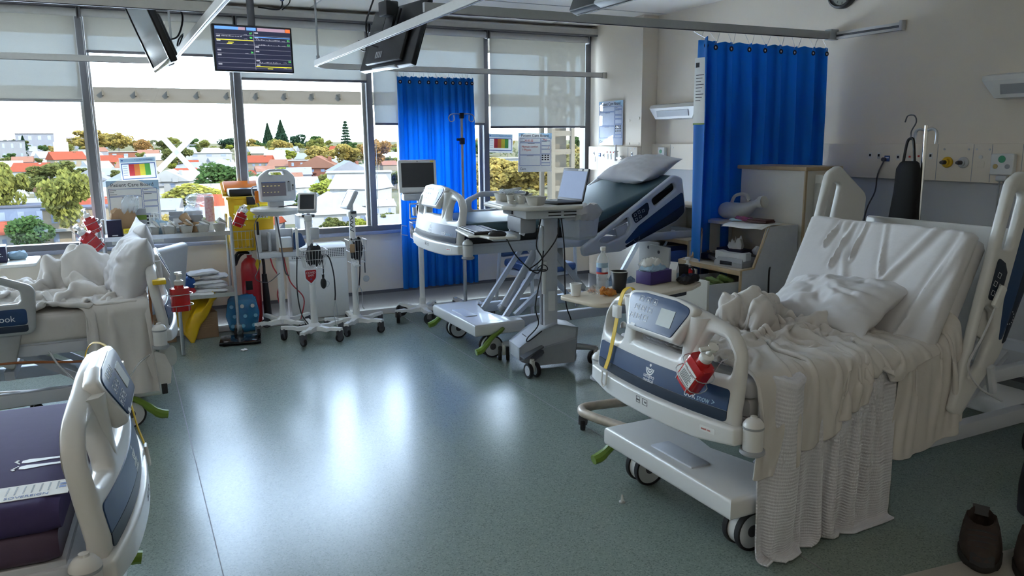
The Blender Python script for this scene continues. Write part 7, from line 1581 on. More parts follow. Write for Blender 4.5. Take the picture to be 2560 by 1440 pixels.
(-22.2,308.2,-16.6,8.0,2.7,0.9,'gable','white','terracotta',14,None),
(100.4,399.6,-12.9,9.7,3.3,0.9,'gable','lgrey','lgrey',2,None),
(70.7,355.0,-15.6,10.1,3.4,0.9,'gable','lgrey','lgrey',3,None),
(71.3,399.7,-13.2,10.6,3.6,0.9,'gable','cream','terracotta',-22,None),
(150.5,492.5,-7.6,8.6,2.9,0.9,'gable','cream','terracotta',27,None),
(76.0,445.6,-10.6,9.6,3.3,0.9,'gable','lgrey','white',20,None),
(124.5,495.6,-7.7,11.0,3.7,0.9,'gable','white','red',-24,None),
(-36.8,311.8,-16.5,10.2,3.5,0.9,'gable','cream','white',12,None),
(144.3,451.5,-9.4,7.8,2.6,0.9,'gable','white','white',-2,None),
(93.0,441.3,-10.7,10.4,3.5,0.9,'gable','white','grey',-17,None),
(17.4,458.7,-10.3,10.9,3.7,0.9,'gable','cream','white',22,None),
(-39.8,527.5,-7.3,8.6,2.9,0.9,'gable','cream','white',-19,None),
(14.0,240.6,-17.4,7.9,2.7,0.9,'gable','lgrey','terracotta',29,None),
(-35.9,496.7,-8.1,8.7,3.0,0.9,'gable','white','white',21,None),
(36.2,521.7,-7.4,10.8,3.7,0.9,'gable','cream','lgrey',15,None),
(-25.0,345.1,-16.1,10.3,3.5,0.9,'gable','white','grey',-20,None),
(15.0,493.8,-8.3,10.5,3.6,0.9,'gable','lgrey','terracotta',-3,None)]
TREES = [
('gum', -9.3, 167.7, -17.9, 11.2, 15.5, 'olive', 'tall pale barked gum tree beside the first mullion'),
('gum', -22.4, 191.7, -17.7, 11.9, 16.8, 'olive', 'leafy gum tree at the left edge of the view'),
('gum', -20.7, 289.3, -16.8, 19.3, 14.1, 'oliveD', 'broad olive tree in the leftmost window'),
('round', -16.1, 163.2, -17.9, 9.3, 8.0, 'green', 'dark green bush below the blue terrace'),
('round', -4.9, 162.9, -17.9, 6.3, 6.7, 'lime', 'bright green bush right of the first mullion'),
('round', -18.3, 164.0, -17.9, 7.6, 2.0, 'yel', 'yellow green hedge low in the leftmost window'),
('round', 29.4, 277.5, -16.9, 20.0, 13.6, 'green', 'dense dark green fig tree left of the second mullion'),
('round', 17.4, 219.3, -17.5, 20.3, 10.2, 'yel', 'sunlit yellow green tree above the trolley'),
('round', 55.4, 237.6, -17.3, 13.1, 9.0, 'lime', 'round yellow green tree in the middle window'),
('round', 78.3, 284.4, -16.7, 9.4, 4.8, 'lime', 'smaller yellow green tree right of the round one'),
('gum', 24.8, 403.2, -13.3, 16.6, 15.5, 'oliveD', 'olive tree below the tape cross'),
('gum', -17.1, 629.8, -4.8, 35.5, 17.8, 'gold', 'golden green spreading tree on the ridge behind the first mullion'),
('gum', 0.4, 599.0, -5.5, 21.5, 15.4, 'gold', 'golden tree on the ridge right of the first mullion'),
('round', 14.2, 565.8, -6.3, 13.9, 12.8, 'rust', 'rust coloured round tree on the ridge'),
('pine', -54.6, 595.5, -5.5, 8.6, 12.9, 'dgreen', 'dark conical pine at far left'),
('pine', 112.8, 685.8, -3.1, 12.8, 20.7, 'dgreen', 'shorter dark pine of the ridge pair'),
('pine', 122.5, 680.1, -3.2, 16.3, 23.0, 'dgreen', 'taller dark conical pine of the ridge pair'),
('round', 128.3, 643.3, -4.1, 17.5, 14.1, 'dgreen', 'dark round tree right of the two pines'),
('round', 76.8, 644.4, -4.3, 20.0, 11.3, 'dgreen', 'dark tree left of the second mullion on the ridge'),
('round', 85.0, 579.8, -5.8, 18.0, 10.8, 'green', 'green tree right of the second mullion on the ridge'),
('round', 90.8, 505.9, -7.7, 18.5, 12.7, 'gold', 'yellow tree in front of the ridge pines'),
('norfolk', 151.1, 580.7, -5.5, 11.1, 22.2, 'dgreen', 'layered norfolk pine on the ridge'),
('gum', 96.5, 373.7, -14.3, 19.8, 15.8, 'gold', 'golden tree under the norfolk pine'),
('gum', 92.6, 410.7, -12.4, 19.4, 13.0, 'gold', 'golden feathery tree in the middle window'),
('gum', 110.5, 367.8, -14.4, 17.7, 17.7, 'rust', 'amber tree crossed by the third mullion'),
('gum', 75.1, 354.1, -15.6, 7.4, 4.8, 'maroon', 'small maroon tree beside the brick row'),
('gum', 48.0, 160.0, -17.9, 7.7, 5.1, 'oliveD', 'olive tree low beside the third mullion'),
('gum', 37.6, 178.1, -17.8, 8.4, 6.5, 'oliveD', 'olive shrub behind the right vital signs stand'),
('round', 42.6, 162.5, -17.9, 5.2, 3.9, 'oliveD', 'olive bush under the white house'),
('round', 209.5, 459.5, -7.9, 18.1, 10.4, 'green', 'green tree on the ridge left of the right pinned poster'),
('palm', 209.4, 427.5, -9.3, 10.7, 9.8, 'palm', 'palm with grey green fronds on the right ridge, left of two'),
('palm', 212.1, 411.6, -10.0, 10.4, 9.5, 'palm', 'palm with grey green fronds on the right ridge, right of two'),
('gum', 96.2, 204.5, -17.5, 20.9, 14.5, 'gold', 'large golden tree seen between curtain and pinned boards'),
('gum', 106.0, 198.4, -17.5, 18.5, 13.8, 'gold', 'large golden tree behind the patient board'),
('gum', 128.8, 216.6, -17.3, 19.4, 15.5, 'goldD', 'golden green tree at the right end of the windows'),
('gum', 109.0, 269.8, -16.8, 19.4, 16.4, 'gold', 'golden tree hidden behind the narrow blue curtain'),
('gum', 198.7, 337.9, -14.0, 24.1, 14.1, 'goldD', 'olive gold tree on the ridge at the right end of the windows'),
('round', 125.2, 282.5, -16.6, 19.0, 11.1, 'gold', 'rounded golden tree between curtain and fourth mullion'),
('round', 137.8, 274.4, -16.6, 23.6, 11.8, 'gold', 'rounded golden tree behind the two pinned boards'),
('round', 150.6, 265.2, -16.6, 18.8, 12.5, 'goldD', 'rounded olive gold tree right of the handwritten board'),
('round', 164.0, 348.3, -14.3, 23.7, 8.9, 'gold', 'golden tree crown below the palms'),
('round', 191.4, 355.8, -13.3, 22.8, 9.3, 'goldD', 'olive gold tree crown above the laptop'),
('round', 193.4, 317.8, -15.1, 17.2, 15.3, 'gold', 'golden tree against the last window edge'),
('round', 75.2, 169.0, -17.8, 16.1, 10.4, 'gold', 'near golden tree low behind the raised bed'),
('round', 82.1, 155.7, -17.8, 17.1, 9.9, 'goldD', 'near olive gold tree low behind the laptop'),
('palm', 44.6, 745.7, -2.5, 8.4, 11.5, 'palm', 'thin palm on the skyline above the tape cross'),
('palm', 27.7, 761.5, -2.4, 7.8, 10.2, 'palm', 'thin palm on the skyline left of the tape cross'),
('gum', -62.1, 648.0, -4.2, 16.7, 10.0, 'oliveD', 'spreading tree on the skyline at far left'),
('gum',47.3,417.3,-12.4,5.9,4.7,'gold',None),
('round',-68.7,795.0,-2.0,6.0,4.8,'gold',None),
('gum',30.4,460.0,-10.2,4.8,3.8,'green',None),
('gum',11.4,478.9,-9.2,8.3,6.7,'olive',None),
('gum',-16.2,391.7,-14.0,7.6,6.1,'oliveD',None),
('gum',91.9,482.3,-8.5,7.7,6.2,'lime',None),
('round',129.3,510.9,-7.3,7.1,5.7,'olive',None),
('round',126.9,456.7,-9.4,6.5,5.2,'gold',None),
('round',52.1,578.7,-6.0,5.1,4.1,'olive',None),
('gum',45.8,408.4,-12.9,7.8,6.2,'oliveD',None),
('round',28.8,346.8,-16.1,4.7,3.7,'oliveD',None),
('gum',0.4,429.0,-11.9,7.0,5.6,'lime',None),
('gum',128.7,408.2,-12.0,7.1,5.7,'oliveD',None),
('gum',111.0,588.6,-5.5,6.1,4.9,'olive',None),
('gum',114.2,485.8,-8.1,4.8,3.8,'lime',None),
('round',7.8,173.8,-17.8,7.2,5.8,'gold',None),
('gum',121.8,603.8,-5.1,8.9,7.1,'olive',None),
('gum',31.1,216.8,-17.5,5.9,4.7,'gold',None),
('round',85.1,520.1,-7.3,8.3,6.7,'olive',None),
('gum',74.6,520.7,-7.3,5.0,4.0,'lime',None),
('gum',56.9,414.1,-12.5,6.0,4.8,'oliveD',None),
('gum',16.0,173.3,-17.8,4.6,3.7,'olive',None),
('round',95.0,496.0,-7.9,8.2,6.6,'oliveD',None),
('round',141.4,479.6,-8.0,5.0,4.0,'olive',None),
('gum',158.9,482.5,-7.8,8.4,6.7,'lime',None),
('gum',37.3,156.6,-17.9,6.0,4.8,'oliveD',None),
('gum',131.4,583.4,-5.5,6.9,5.6,'green',None),
('round',44.5,263.3,-17.1,7.6,6.1,'olive',None),
('gum',-51.6,490.3,-8.4,8.0,6.4,'green',None),
('round',18.9,474.6,-9.4,6.1,4.9,'lime',None),
('gum',133.7,450.6,-9.7,8.9,7.1,'gold',None),
('gum',-32.8,517.0,-7.5,7.1,5.7,'olive',None),
('gum',-31.5,317.4,-16.4,8.9,7.1,'oliveD',None),
('round',46.8,378.1,-14.6,6.6,5.3,'green',None),
('round',108.8,607.3,-5.1,5.7,4.5,'olive',None),
('round',32.6,338.4,-16.2,7.0,5.6,'green',None),
('round',2.7,385.0,-14.3,8.8,7.0,'oliveD',None),
('gum',-35.3,374.3,-14.8,4.8,3.8,'olive',None),
('round',142.3,586.0,-5.4,7.4,5.9,'olive',None),
('round',95.3,620.7,-4.8,6.8,5.4,'oliveD',None),
('round',-50.5,719.2,-2.8,5.0,4.0,'green',None),
('gum',-51.1,452.1,-10.5,8.5,6.8,'oliveD',None),
('gum',-48.9,672.2,-3.6,7.0,5.6,'oliveD',None),
('gum',20.8,541.6,-7.0,8.4,6.7,'oliveD',None),
('gum',175.5,606.1,-4.7,8.2,6.6,'olive',None),
('round',0.6,232.0,-17.4,8.8,7.0,'oliveD',None),
('round',-25.8,476.3,-9.3,4.9,3.9,'green',None),
('round',99.6,666.6,-3.6,4.5,3.6,'lime',None),
('round',46.6,336.8,-16.2,8.7,6.9,'oliveD',None),
('round',90.5,528.3,-7.1,6.1,4.9,'lime',None),
('gum',-12.9,243.7,-17.3,6.0,4.8,'green',None),
('round',34.2,722.2,-2.8,5.1,4.1,'olive',None),
('gum',95.1,459.3,-9.7,6.1,4.9,'gold',None),
('gum',15.4,167.3,-17.9,6.4,5.2,'oliveD',None),
('round',6.5,465.0,-9.9,4.9,4.0,'oliveD',None),
('gum',58.8,566.0,-6.3,8.3,6.6,'olive',None),
('round',-7.6,181.8,-17.8,5.1,4.1,'gold',None),
('round',85.0,480.5,-8.7,9.0,7.2,'lime',None),
('round',-28.5,367.9,-15.2,5.1,4.1,'gold',None),
('round',62.9,459.7,-10.0,8.1,6.5,'green',None),
('gum',-59.6,741.6,-2.6,5.9,4.8,'green',None),
('gum',-31.2,506.0,-7.8,6.9,5.5,'gold',None),
('gum',-35.7,321.0,-16.4,7.6,6.1,'lime',None),
('round',-77.3,679.6,-3.4,8.1,6.5,'oliveD',None),
('round',66.2,310.0,-16.5,6.3,5.0,'green',None),
('round',-2.3,297.0,-16.7,6.4,5.1,'lime',None),
('round',50.3,325.1,-16.3,9.0,7.2,'green',None),
('gum',61.0,575.8,-6.0,5.1,4.1,'green',None),
('gum',-84.0,756.3,-2.4,4.8,3.8,'green',None),
('gum',148.6,570.0,-5.8,8.4,6.7,'green',None),
('gum',-15.6,547.8,-6.8,6.4,5.1,'gold',None),
('round',-4.9,233.9,-17.4,6.2,5.0,'lime',None),
('round',76.1,325.2,-16.3,7.8,6.2,'olive',None),
('gum',21.9,164.5,-17.9,7.4,6.0,'olive',None),
('round',81.6,408.9,-12.6,5.9,4.7,'lime',None),
('round',42.0,206.8,-17.6,8.7,7.0,'green',None),
('round',72.9,480.5,-8.8,4.6,3.7,'olive',None),
('gum',52.2,446.0,-10.8,5.4,4.3,'lime',None),
('round',148.7,475.3,-8.1,8.1,6.5,'lime',None),
('gum',159.0,516.0,-7.0,4.7,3.8,'gold',None),
('round',167.1,609.5,-4.7,5.2,4.1,'green',None),
('gum',-7.3,480.9,-9.0,6.4,5.1,'gold',None),
('round',-6.2,432.0,-11.8,6.0,4.8,'olive',None),
('gum',-11.3,466.9,-9.8,5.5,4.4,'oliveD',None),
('round',5.8,299.9,-16.7,6.2,5.0,'gold',None),
('gum',-38.4,480.5,-9.0,5.4,4.3,'oliveD',None),
('round',38.3,694.9,-3.1,7.8,6.3,'lime',None),
('round',-11.4,612.9,-5.2,8.9,7.1,'gold',None),
('gum',-1.4,355.0,-16.0,6.9,5.5,'lime',None),
('round',178.0,570.9,-5.5,5.7,4.6,'olive',None),
('round',93.5,355.9,-15.3,6.7,5.4,'green',None),
('gum',175.9,541.1,-6.3,8.6,6.9,'gold',None),
('round',120.6,526.4,-7.0,8.2,6.6,'green',None),
('gum',-23.4,678.6,-3.5,5.7,4.5,'gold',None),
('gum',36.6,217.9,-17.5,6.6,5.3,'olive',None),
('round',-36.9,403.3,-13.2,8.1,6.5,'green',None),
('round',24.0,419.3,-12.4,7.6,6.1,'lime',None),
('round',62.5,648.0,-4.2,4.5,3.6,'gold',None),
('gum',114.4,433.2,-10.9,8.4,6.7,'gold',None),
('round',66.3,500.6,-7.9,7.9,6.3,'gold',None),
('gum',69.6,441.5,-10.9,7.2,5.7,'lime',None),
('gum',42.7,155.2,-17.9,5.6,4.5,'lime',None),
('round',45.5,272.2,-17.0,7.2,5.8,'gold',None),
('gum',79.8,399.1,-13.1,4.9,3.9,'gold',None),
('gum',157.9,564.3,-5.8,8.7,6.9,'gold',None),
('gum',50.1,632.0,-4.7,6.6,5.3,'green',None),
('round',105.9,545.8,-6.6,5.2,4.2,'olive',None),
('round',135.5,414.4,-11.5,6.6,5.3,'lime',None),
('gum',50.2,687.2,-3.3,6.2,4.9,'lime',None),
('round',33.2,698.2,-3.0,8.4,6.7,'olive',None),
('round',108.0,391.4,-13.2,6.7,5.4,'green',None),
('round',70.6,647.2,-4.2,5.3,4.2,'olive',None),
('gum',-19.1,300.4,-16.7,8.1,6.4,'green',None),
('gum',-30.4,602.2,-5.4,5.4,4.3,'oliveD',None),
('gum',153.3,604.9,-4.9,7.1,5.6,'green',None),
('round',49.9,598.9,-5.5,5.7,4.5,'oliveD',None),
('gum',-0.2,366.0,-15.4,8.7,7.0,'oliveD',None),
('round',27.8,434.1,-11.6,7.1,5.7,'olive',None),
('round',157.8,554.0,-6.1,6.2,4.9,'gold',None),
('round',7.0,227.9,-17.5,7.2,5.8,'lime',None),
('round',-44.1,409.6,-12.9,7.2,5.8,'gold',None),
('gum',136.4,572.0,-5.8,6.8,5.4,'olive',None),
('gum',12.8,725.9,-2.7,6.1,4.9,'green',None),
('round',118.5,412.3,-11.9,8.8,7.0,'green',None),
('gum',-51.2,484.3,-8.7,5.9,4.8,'oliveD',None),
('round',15.5,285.6,-16.9,5.0,4.0,'oliveD',None),
('round',-13.7,249.6,-17.3,6.9,5.5,'oliveD',None),
('gum',167.5,584.5,-5.3,8.0,6.4,'gold',None),
('round',64.4,368.4,-15.0,8.0,6.4,'lime',None),
('gum',48.6,210.5,-17.5,5.2,4.2,'olive',None),
('gum',-15.9,732.8,-2.7,5.2,4.1,'gold',None),
('gum',-43.9,674.6,-3.6,6.5,5.2,'gold',None),
('gum',74.8,632.6,-4.6,6.9,5.5,'lime',None),
('gum',-46.5,630.3,-4.7,7.9,6.3,'green',None),
('round',116.0,540.7,-6.7,5.2,4.1,'lime',None),
('gum',95.6,293.9,-16.6,8.9,7.1,'oliveD',None),
('round',-35.4,654.0,-4.1,7.1,5.7,'oliveD',None),
('gum',59.4,258.3,-17.1,4.5,3.6,'oliveD',None),
('gum',38.2,421.3,-12.2,5.2,4.2,'oliveD',None),
('round',136.6,650.8,-3.9,6.0,4.8,'olive',None),
('round',-25.7,707.5,-2.9,6.1,4.9,'green',None),
('round',-76.1,735.1,-2.6,8.7,6.9,'green',None),
('gum',27.0,615.4,-5.1,5.1,4.1,'green',None),
('round',83.8,452.3,-10.2,6.3,5.1,'lime',None),
('gum',92.0,475.2,-8.9,5.8,4.7,'lime',None),
('round',69.4,364.5,-15.1,5.1,4.1,'oliveD',None),
('gum',-71.3,626.0,-4.8,7.7,6.2,'oliveD',None),
('gum',126.2,594.8,-5.3,6.7,5.4,'gold',None),
('round',91.2,451.9,-10.2,5.9,4.7,'oliveD',None),
('gum',-40.5,630.7,-4.7,6.9,5.5,'gold',None),
('gum',92.0,399.6,-13.0,5.2,4.2,'oliveD',None),
('round',130.0,445.4,-10.0,6.3,5.1,'olive',None),
('gum',-39.0,574.7,-6.1,6.4,5.1,'gold',None),
('gum',50.1,202.9,-17.6,5.9,4.7,'lime',None),
('round',132.8,422.6,-11.1,7.5,6.0,'olive',None),
('round',-33.0,664.2,-3.9,9.5,7.6,'olive',None),
('gum',55.0,705.9,-2.9,11.8,9.5,'green',None),
('round',260.4,606.4,-4.0,13.7,11.0,'olive',None),
('round',191.8,542.1,-6.1,11.6,9.2,'oliveD',None),
('gum',12.2,622.9,-4.9,12.5,10.0,'gold',None),
('gum',-76.0,776.3,-2.2,9.4,7.6,'oliveD',None),
('gum',318.0,581.8,-3.9,11.8,9.5,'oliveD',None),
('gum',272.0,605.7,-3.9,11.1,8.9,'green',None),
('gum',323.3,517.3,-5.2,11.4,9.1,'oliveD',None),
('round',277.8,568.8,-4.7,14.0,11.2,'gold',None),
('round',-3.5,685.0,-3.4,13.9,11.1,'oliveD',None),
('gum',273.6,514.8,-5.9,9.4,7.5,'oliveD',None),
('gum',122.5,553.6,-6.3,14.6,11.7,'olive',None),
('round',46.9,725.5,-2.7,9.3,7.4,'olive',None),
('gum',74.0,947.1,-0.5,10.4,8.3,'oliveD',None),
('gum',283.5,597.1,-4.0,11.8,9.4,'olive',None),
('round',211.0,573.4,-5.2,14.8,11.9,'olive',None),
('gum',187.4,526.7,-6.5,10.0,8.0,'olive',None),
('round',53.5,652.8,-4.1,9.1,7.3,'oliveD',None),
('round',61.3,669.2,-3.7,12.2,9.7,'olive',None),
('gum',226.9,474.5,-7.3,12.0,9.6,'olive',None),
('round',213.6,506.8,-6.8,14.4,11.5,'gold',None),
('gum',85.9,599.9,-5.3,10.6,8.5,'gold',None),
('round',33.3,635.1,-4.6,10.6,8.4,'green',None),
('gum',295.0,548.7,-4.9,13.7,10.9,'gold',None),
('round',318.3,529.7,-5.0,13.7,10.9,'green',None),
('round',187.5,627.6,-4.1,10.4,8.3,'green',None),
('gum',79.5,570.5,-6.1,14.3,11.4,'gold',None),
('gum',29.3,602.3,-5.4,12.8,10.2,'oliveD',None),
('round',106.6,627.0,-4.6,13.2,10.6,'olive',None),
('round',42.8,655.6,-4.1,9.6,7.7,'oliveD',None),
('gum',162.5,736.3,-2.5,13.3,10.6,'green',None),
('gum',151.4,677.3,-3.1,13.3,10.7,'green',None),
('gum',270.1,494.0,-6.4,13.7,10.9,'oliveD',None),
('gum',148.0,844.1,-1.4,11.6,9.3,'olive',None),
('gum',265.4,575.8,-4.7,11.8,9.5,'olive',None),
('gum',203.4,495.9,-7.1,13.1,10.5,'green',None),
('gum',-72.9,712.3,-2.8,11.8,9.4,'oliveD',None),
('round',150.3,504.1,-7.3,11.9,9.6,'gold',None),
('round',-10.7,769.9,-2.3,14.4,11.6,'oliveD',None),
('round',226.8,660.1,-3.0,11.8,9.4,'green',None),
('round',214.6,558.2,-5.5,10.5,8.4,'oliveD',None),
('round',-41.1,822.0,-1.8,14.7,11.7,'gold',None),
('gum',-64.6,834.5,-1.6,13.4,10.8,'gold',None),
('round',25.0,813.6,-1.9,10.7,8.5,'gold',None),
('gum',206.3,611.1,-4.4,10.9,8.7,'green',None),
('round',223.9,503.5,-6.7,14.5,11.6,'gold',None),
('gum',142.8,536.3,-6.6,10.5,8.4,'green',None),
('gum',84.8,546.5,-6.7,9.2,7.4,'gold',None),
('round',-28.7,858.5,-1.4,11.8,9.4,'oliveD',None),
('gum',38.0,668.9,-3.8,14.3,11.4,'olive',None),
('round',294.9,471.3,-6.6,14.5,11.6,'gold',None),
('round',-84.9,822.6,-1.7,10.7,8.6,'gold',None),
('round',178.9,751.0,-2.3,9.1,7.3,'olive',None),
('gum',-28.4,746.5,-2.5,13.4,10.7,'gold',None)]
TOWER = (-31.6, 559.0, 560.0)
def ground_z(r): return float(np.interp(r, *GR))
mb = MB()
mb.grid(lambda u, v: ((u-.42)*(160+1500*v), 75+1105*v**1.6, ground_z(math.hypot((u-.42)*(160+1500*v), 75+1105*v**1.6))-.05), 40, 40)
tag(mb.build('ground', mat('suburb_ground', (.018, .02, .009), .9, spec=0, noise=.5, scale=.08, col2=(.06, .05, .032))), 'sloping suburb ground with lawns and lanes far below the windows', 'ground', kind='structure')
tag(MB().b2(-60, 9.2, -7, 70, 62, -6.2).build('bounce_slab', mat('pale_bounce_surface', (.90, .87, .80), .8, noise=.05, scale=.3)), kind='structure')  # unseen slab added below the sill line to bounce daylight up onto the ceiling
E_ = {'white': (0.093, 0.090, 0.083), 'cream': (0.072, 0.059, 0.042), 'pblue': (0.043, 0.051, 0.069), 'grey': (0.058, 0.058, 0.059), 'lgrey': (0.061, 0.061, 0.065), 'brick': (0.061, 0.025, 0.016), 'red': (0.065, 0.016, 0.009), 'slate': (0.029, 0.030, 0.036), 'terracotta': (0.061, 0.030, 0.020), 'rosegrey': (0.054, 0.043, 0.043)}
for k, v in E_.items(): M['x_'+k] = mat('facade_'+k, v, .9, spec=0, noise=.12, scale=.6)
M['x_win'] = mat('far_window', (.05, .06, .08), .2); M['x_trunk'] = mat('bark', (.07, .06, .05), .9, spec=0, noise=.3, scale=2)
def leafmat(name, c, c2):
    m = mat(name, c, .9, spec=0, scale=.5, col2=c2); n, L, b = nodes(m)
    tl = n.new('ShaderNodeBsdfTranslucent'); tl.inputs[0].default_value = tuple(c2)+(1,); x = n.new('ShaderNodeMixShader'); x.inputs[0].default_value = .35
    L.new(b.outputs[0], x.inputs[1]); L.new(tl.outputs[0], x.inputs[2]); L.new(x.outputs[0], n['Material Output'].inputs[0]); return m
for k, a, b in (('olive', (0.036, 0.040, 0.009), (0.090, 0.086, 0.022)), ('oliveD', (0.018, 0.023, 0.007), (0.054, 0.054, 0.016)), ('green', (0.009, 0.020, 0.007), (0.029, 0.047, 0.013)), ('dgreen', (0.004, 0.011, 0.007), (0.014, 0.025, 0.013)),
                ('lime', (0.043, 0.054, 0.007), (0.115, 0.112, 0.018)), ('yel', (0.072, 0.068, 0.011), (0.137, 0.119, 0.025)), ('gold', (0.065, 0.047, 0.011), (0.144, 0.104, 0.029)), ('goldD', (0.043, 0.040, 0.014), (0.094, 0.079, 0.029)), ('rust', (0.072, 0.036, 0.011), (0.130, 0.072, 0.025)), ('maroon', (0.036, 0.013, 0.011), (0.065, 0.025, 0.018)), ('palm', (0.032, 0.036, 0.018), (0.072, 0.072, 0.040))):
    M['l_'+k] = leafmat('foliage_'+k, a, b)
def house(x, y, z, w, h, dr, roof, wc, rc, rz, label):
    far = label is None
    t = thing('house', label or {'white': 'plain white walled house in the crowded suburb below the windows', 'cream': 'plain cream walled house in the crowded suburb below the windows', 'lgrey': 'plain pale grey house in the crowded suburb below the windows'}[wc], 'house', (x, y, z), R(rz)-math.atan2(x, y), 'houses of the suburb')
    d = w*dr
    MB().b2(-w/2, -d/2, -3, w/2, d/2, h).build('wall', 'x_'+wc, t)
    o = .04*w
    if roof == 'gable':
        rh = d*.34
        if abs(rz) < 14 and not far: MB().prism([(-w/2-o, h), (0, h+w*.28), (w/2+o, h)], -d/2-o, d/2+o, RX(90)).build('roof', 'x_'+rc, t)
        else: MB().prism([(-d/2-o, h), (0, h+rh), (d/2+o, h)], -w/2-o, w/2+o, Matrix(((0, 0, 1, 0), (1, 0, 0, 0), (0, 1, 0, 0), (0, 0, 0, 1)))).build('roof', 'x_'+rc, t)
        MB().b2(w*.22, -d*.1, h, w*.29, d*.08, h+w*.26).build('chimney', 'x_'+('brick' if wc != 'white' else 'white'), t)
    elif roof == 'hip':
        rh = w*.12; MB().loft([[(-w/2-o, -d/2-o, h), (w/2+o, -d/2-o, h), (w/2+o, d/2+o, h), (-w/2-o, d/2+o, h)], [(-w*.22, -.3, h+rh), (w*.22, -.3, h+rh), (w*.22, .3, h+rh), (-w*.22, .3, h+rh)]]).build('roof', 'x_'+rc, t)
    else:
        MB().b2(-w/2-o*.5, -d/2-o*.5, h, w/2+o*.5, d/2+o*.5, h+.35).build('roof', 'x_'+rc, t)
    if not far:
        nf = 2 if h > 4.2 else 1; nx = max(2, min(4, int(w/3.2)))
        for f in range(nf):
            for i in range(nx):
                cx = -w/2+w*(i+.5)/nx; cz = h*(f+.52)/nf
                MB().b2(cx-w*.045, -d/2-.06, cz-h/nf*.22, cx+w*.045, -d/2+.05, cz+h/nf*.24).build('window', 'x_win', t)
        if roof == 'para':
            MB().b2(-w/2, -d/2-1.6, h*.44, w/2, -d/2, h*.50).build('awning', 'x_white', t); MB().b2(-w/2, -d/2-1.5, h*.0, w/2, -d/2-1.4, h*.14).build('balcony_rail', 'x_slate', t)
        if 'dormer' in (label or ''):
            for s in (-.2, .2): MB().prism([(s*w-.9, h-.2), (s*w+.9, h-.2), (s*w+.9, h+1.2), (s*w, h+2.0), (s*w-.9, h+1.2)], d*.1, d/2+.8, RX(90)).build('dormer', 'x_white', t)
    return t
for a in HOUSES: house(*a)
def leafcloud(kind, seed):
    rg = random.Random(seed); pts = []
    if kind == 'pine':
        for i in range(1500):
            z = rg.random()**.8; r = (1-z)*.5*(1-.25*((z*9) % 1)); a = rg.random()*2*pi; q = math.sqrt(rg.random())*.25+.75
            pts.append((r*q*math.cos(a), r*q*math.sin(a), .06+z*.94, .045))
    elif kind == 'norfolk':
        for k in range(9):
            zc = .25+.09*k; rr = .5*(1-zc*.85)
            for i in range(110):
                a = rg.randrange(7)*.9+k; r = rr*rg.random()**.6; pts.append((r*math.cos(a)+rg.gauss(0, .02), r*math.sin(a)+rg.gauss(0, .02), zc-.10*r+.02*rg.random(), .04))
    elif kind == 'palm':
        for k in range(26):
            a = k*2.4; e = rg.uniform(-.2, 1.2)
            for i in range(14):
                s = i/14; r = .5*s; pts.append((r*math.cos(a), r*math.sin(a), .68+.35*s*math.sin(e)-.45*s*s, .05))
    else:
        nb = 16 if kind == 'gum' else 11; bl = []
        for k in range(nb):
            a = rg.random()*2*pi; r = .34*math.sqrt(rg.random()) if kind == 'gum' else .26*math.sqrt(rg.random()); z = rg.uniform(.42, .86) if kind == 'gum' else rg.uniform(.30, .74)
            bl.append((r*math.cos(a), r*math.sin(a), z, rg.uniform(.10, .18) if kind == 'gum' else rg.uniform(.18, .26)))
        for i in range(2300):
            b = bl[rg.randrange(nb)]; v = Vector((rg.gauss(0, 1), rg.gauss(0, 1), rg.gauss(0, 1))).normalized()*rg.uniform(.7, 1)*b[3]
            pts.append((b[0]+v.x, b[1]+v.y, b[2]+v.z*.85, .028))
    me = bpy.data.meshes.new('crown'); V = []; F = []
    for x, y, z, s in pts:
        n = Vector((rg.gauss(0, 1), rg.gauss(0, 1), rg.gauss(0, 1)+.5)).normalized(); u = n.orthogonal().normalized(); w = n.cross(u); k = len(V)
        for a, b in ((-1, -.6), (.9, -1), (1, .8), (-.7, 1)): V.append(Vector((x, y, z))+(u*a+w*b)*s)
        F.append((k, k+1, k+2, k+3))
    me.from_pydata(V, [], F); return me
CR = {(k, i): leafcloud(k, i*7+3) for k in ('gum', 'round', 'pine', 'norfolk', 'palm') for i in range(3 if k in ('gum', 'round') else 1)}
CM = {}
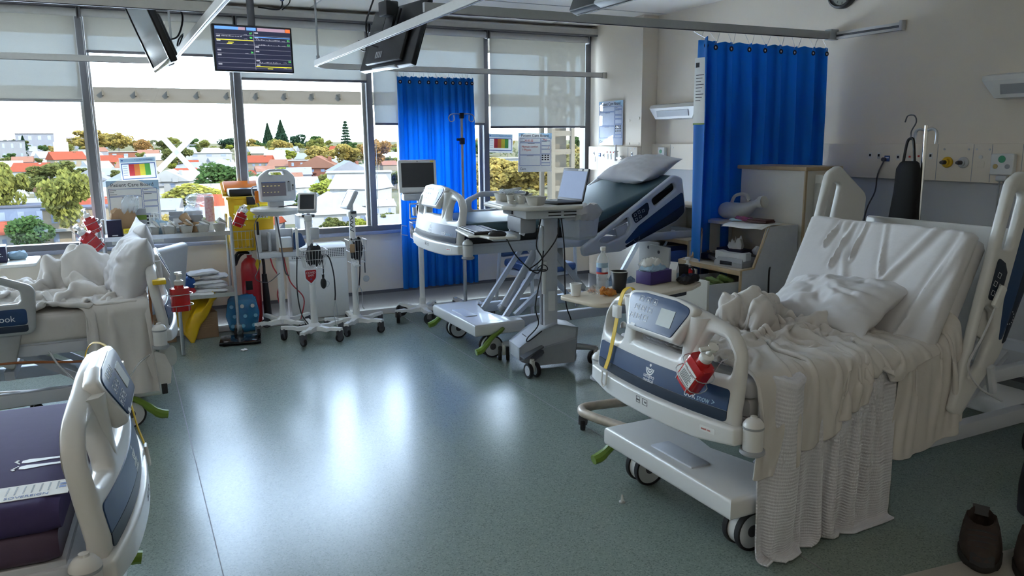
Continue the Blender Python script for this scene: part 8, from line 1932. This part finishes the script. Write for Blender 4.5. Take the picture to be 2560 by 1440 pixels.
for i, (k, x, y, z, w, h, c, label) in enumerate(TREES):
    v = i % 3 if k in ('gum', 'round') else 0
    if (k, v, c) not in CM:
        me = CR[(k, v)].copy(); me.materials.append(M['l_'+c]); CM[(k, v, c)] = me
    lb = label or {'olive': 'olive green', 'oliveD': 'dull olive', 'green': 'dark green', 'gold': 'golden', 'lime': 'lime green'}[c]+(' open crowned tree' if k == 'gum' else ' dense round tree')+' among the suburb houses'
    t = thing('tree', lb, 'tree', (x, y, z), i*1.3, 'trees of the suburb')
    o = bpy.data.objects.new('crown', CM[(k, v, c)]); COL.objects.link(o); o.parent = t; o.scale = (w, w, h)
    mb = MB().tube([(0, 0, -1), (.02*w, 0, h*.25), (-.01*w, .01*w, h*.62)], [max(.12, .03*w), max(.1, .022*w), max(.06, .012*w)], 6, sm=2)
    if k == 'gum': mb.tube([(0, 0, h*.3), (.12*w, .03*w, h*.6)], .012*w, 5).tube([(0, 0, h*.25), (-.15*w, 0, h*.6)], .012*w, 5)
    mb.build('trunk', 'x_trunk', t)
# church tower on the skyline
x, y, r_ = TOWER; z = ground_z(r_)-2
t = thing('church_tower', 'stepped church tower with a thin spire on the hazy skyline', 'tower', (x, y, z), -math.atan2(x, y))
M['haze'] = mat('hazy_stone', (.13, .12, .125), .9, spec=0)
MB().b2(-4, -4, -2, 4, 4, 12).build('tower_base', 'haze', t); MB().b2(-3.2, -3.2, 12, 3.2, 3.2, 17).build('belfry', 'haze', t); MB().b2(-2.4, -2.4, 17, 2.4, 2.4, 21).build('lantern', 'haze', t)
MB().cyl((0, 0, 21), (0, 0, 31), 1.6, .05, 8).build('spire', 'haze', t)
# sun shade louvres and mast outside the window
M['shade'] = mat('sunshade_metal', (.030, .026, .020), .9, spec=0, noise=.05, scale=2)
for nm, z0, z1, yy, lb in (('sunshade', 2.04, 2.17, 9.0, 'lower horizontal sunshade blade with brackets outside the windows'), ('sunshade', 2.70, 2.89, 9.1, 'upper horizontal sunshade blade outside, showing through the blinds')):
    t = thing(nm, lb, 'sunshade', (0, yy, 0), group='window sunshades')
    MB().prism([(0, z0), (.10, z0-.02), (.42, z1-.02), (.36, z1+.02), (.05, z0+.06)], -6, 12, Matrix(((0, 0, 1, 0), (1, 0, 0, 0), (0, 1, 0, 0), (0, 0, 0, 1)))).build('blade', 'shade', t)
    for i in range(48): MB().b2(-3.4+.3*i, -.02, z0+.045, -3.385+.3*i, .20, z0+.10).build('bracket', 'shade', t)
t = thing('lattice_mast', 'pale lattice mast standing outside the last window bay', 'mast', (9.9, 17.4, -19))
for a in (-.28, .28):
    for b in (-.28, .28): MB().b2(a-.05, b-.05, 0, a+.05, b+.05, 27).build('mast_leg', 'shade', t)
mb = MB()
for i in range(60): mb.b2(-.3, -.31, .45*i, .3, -.27, .45*i+.13)
MB().b2(-.22, -.1, 0, .22, .1, 27).build('mast_core', 'shade', t)
mb.build('ladder_rungs', 'shade', t)
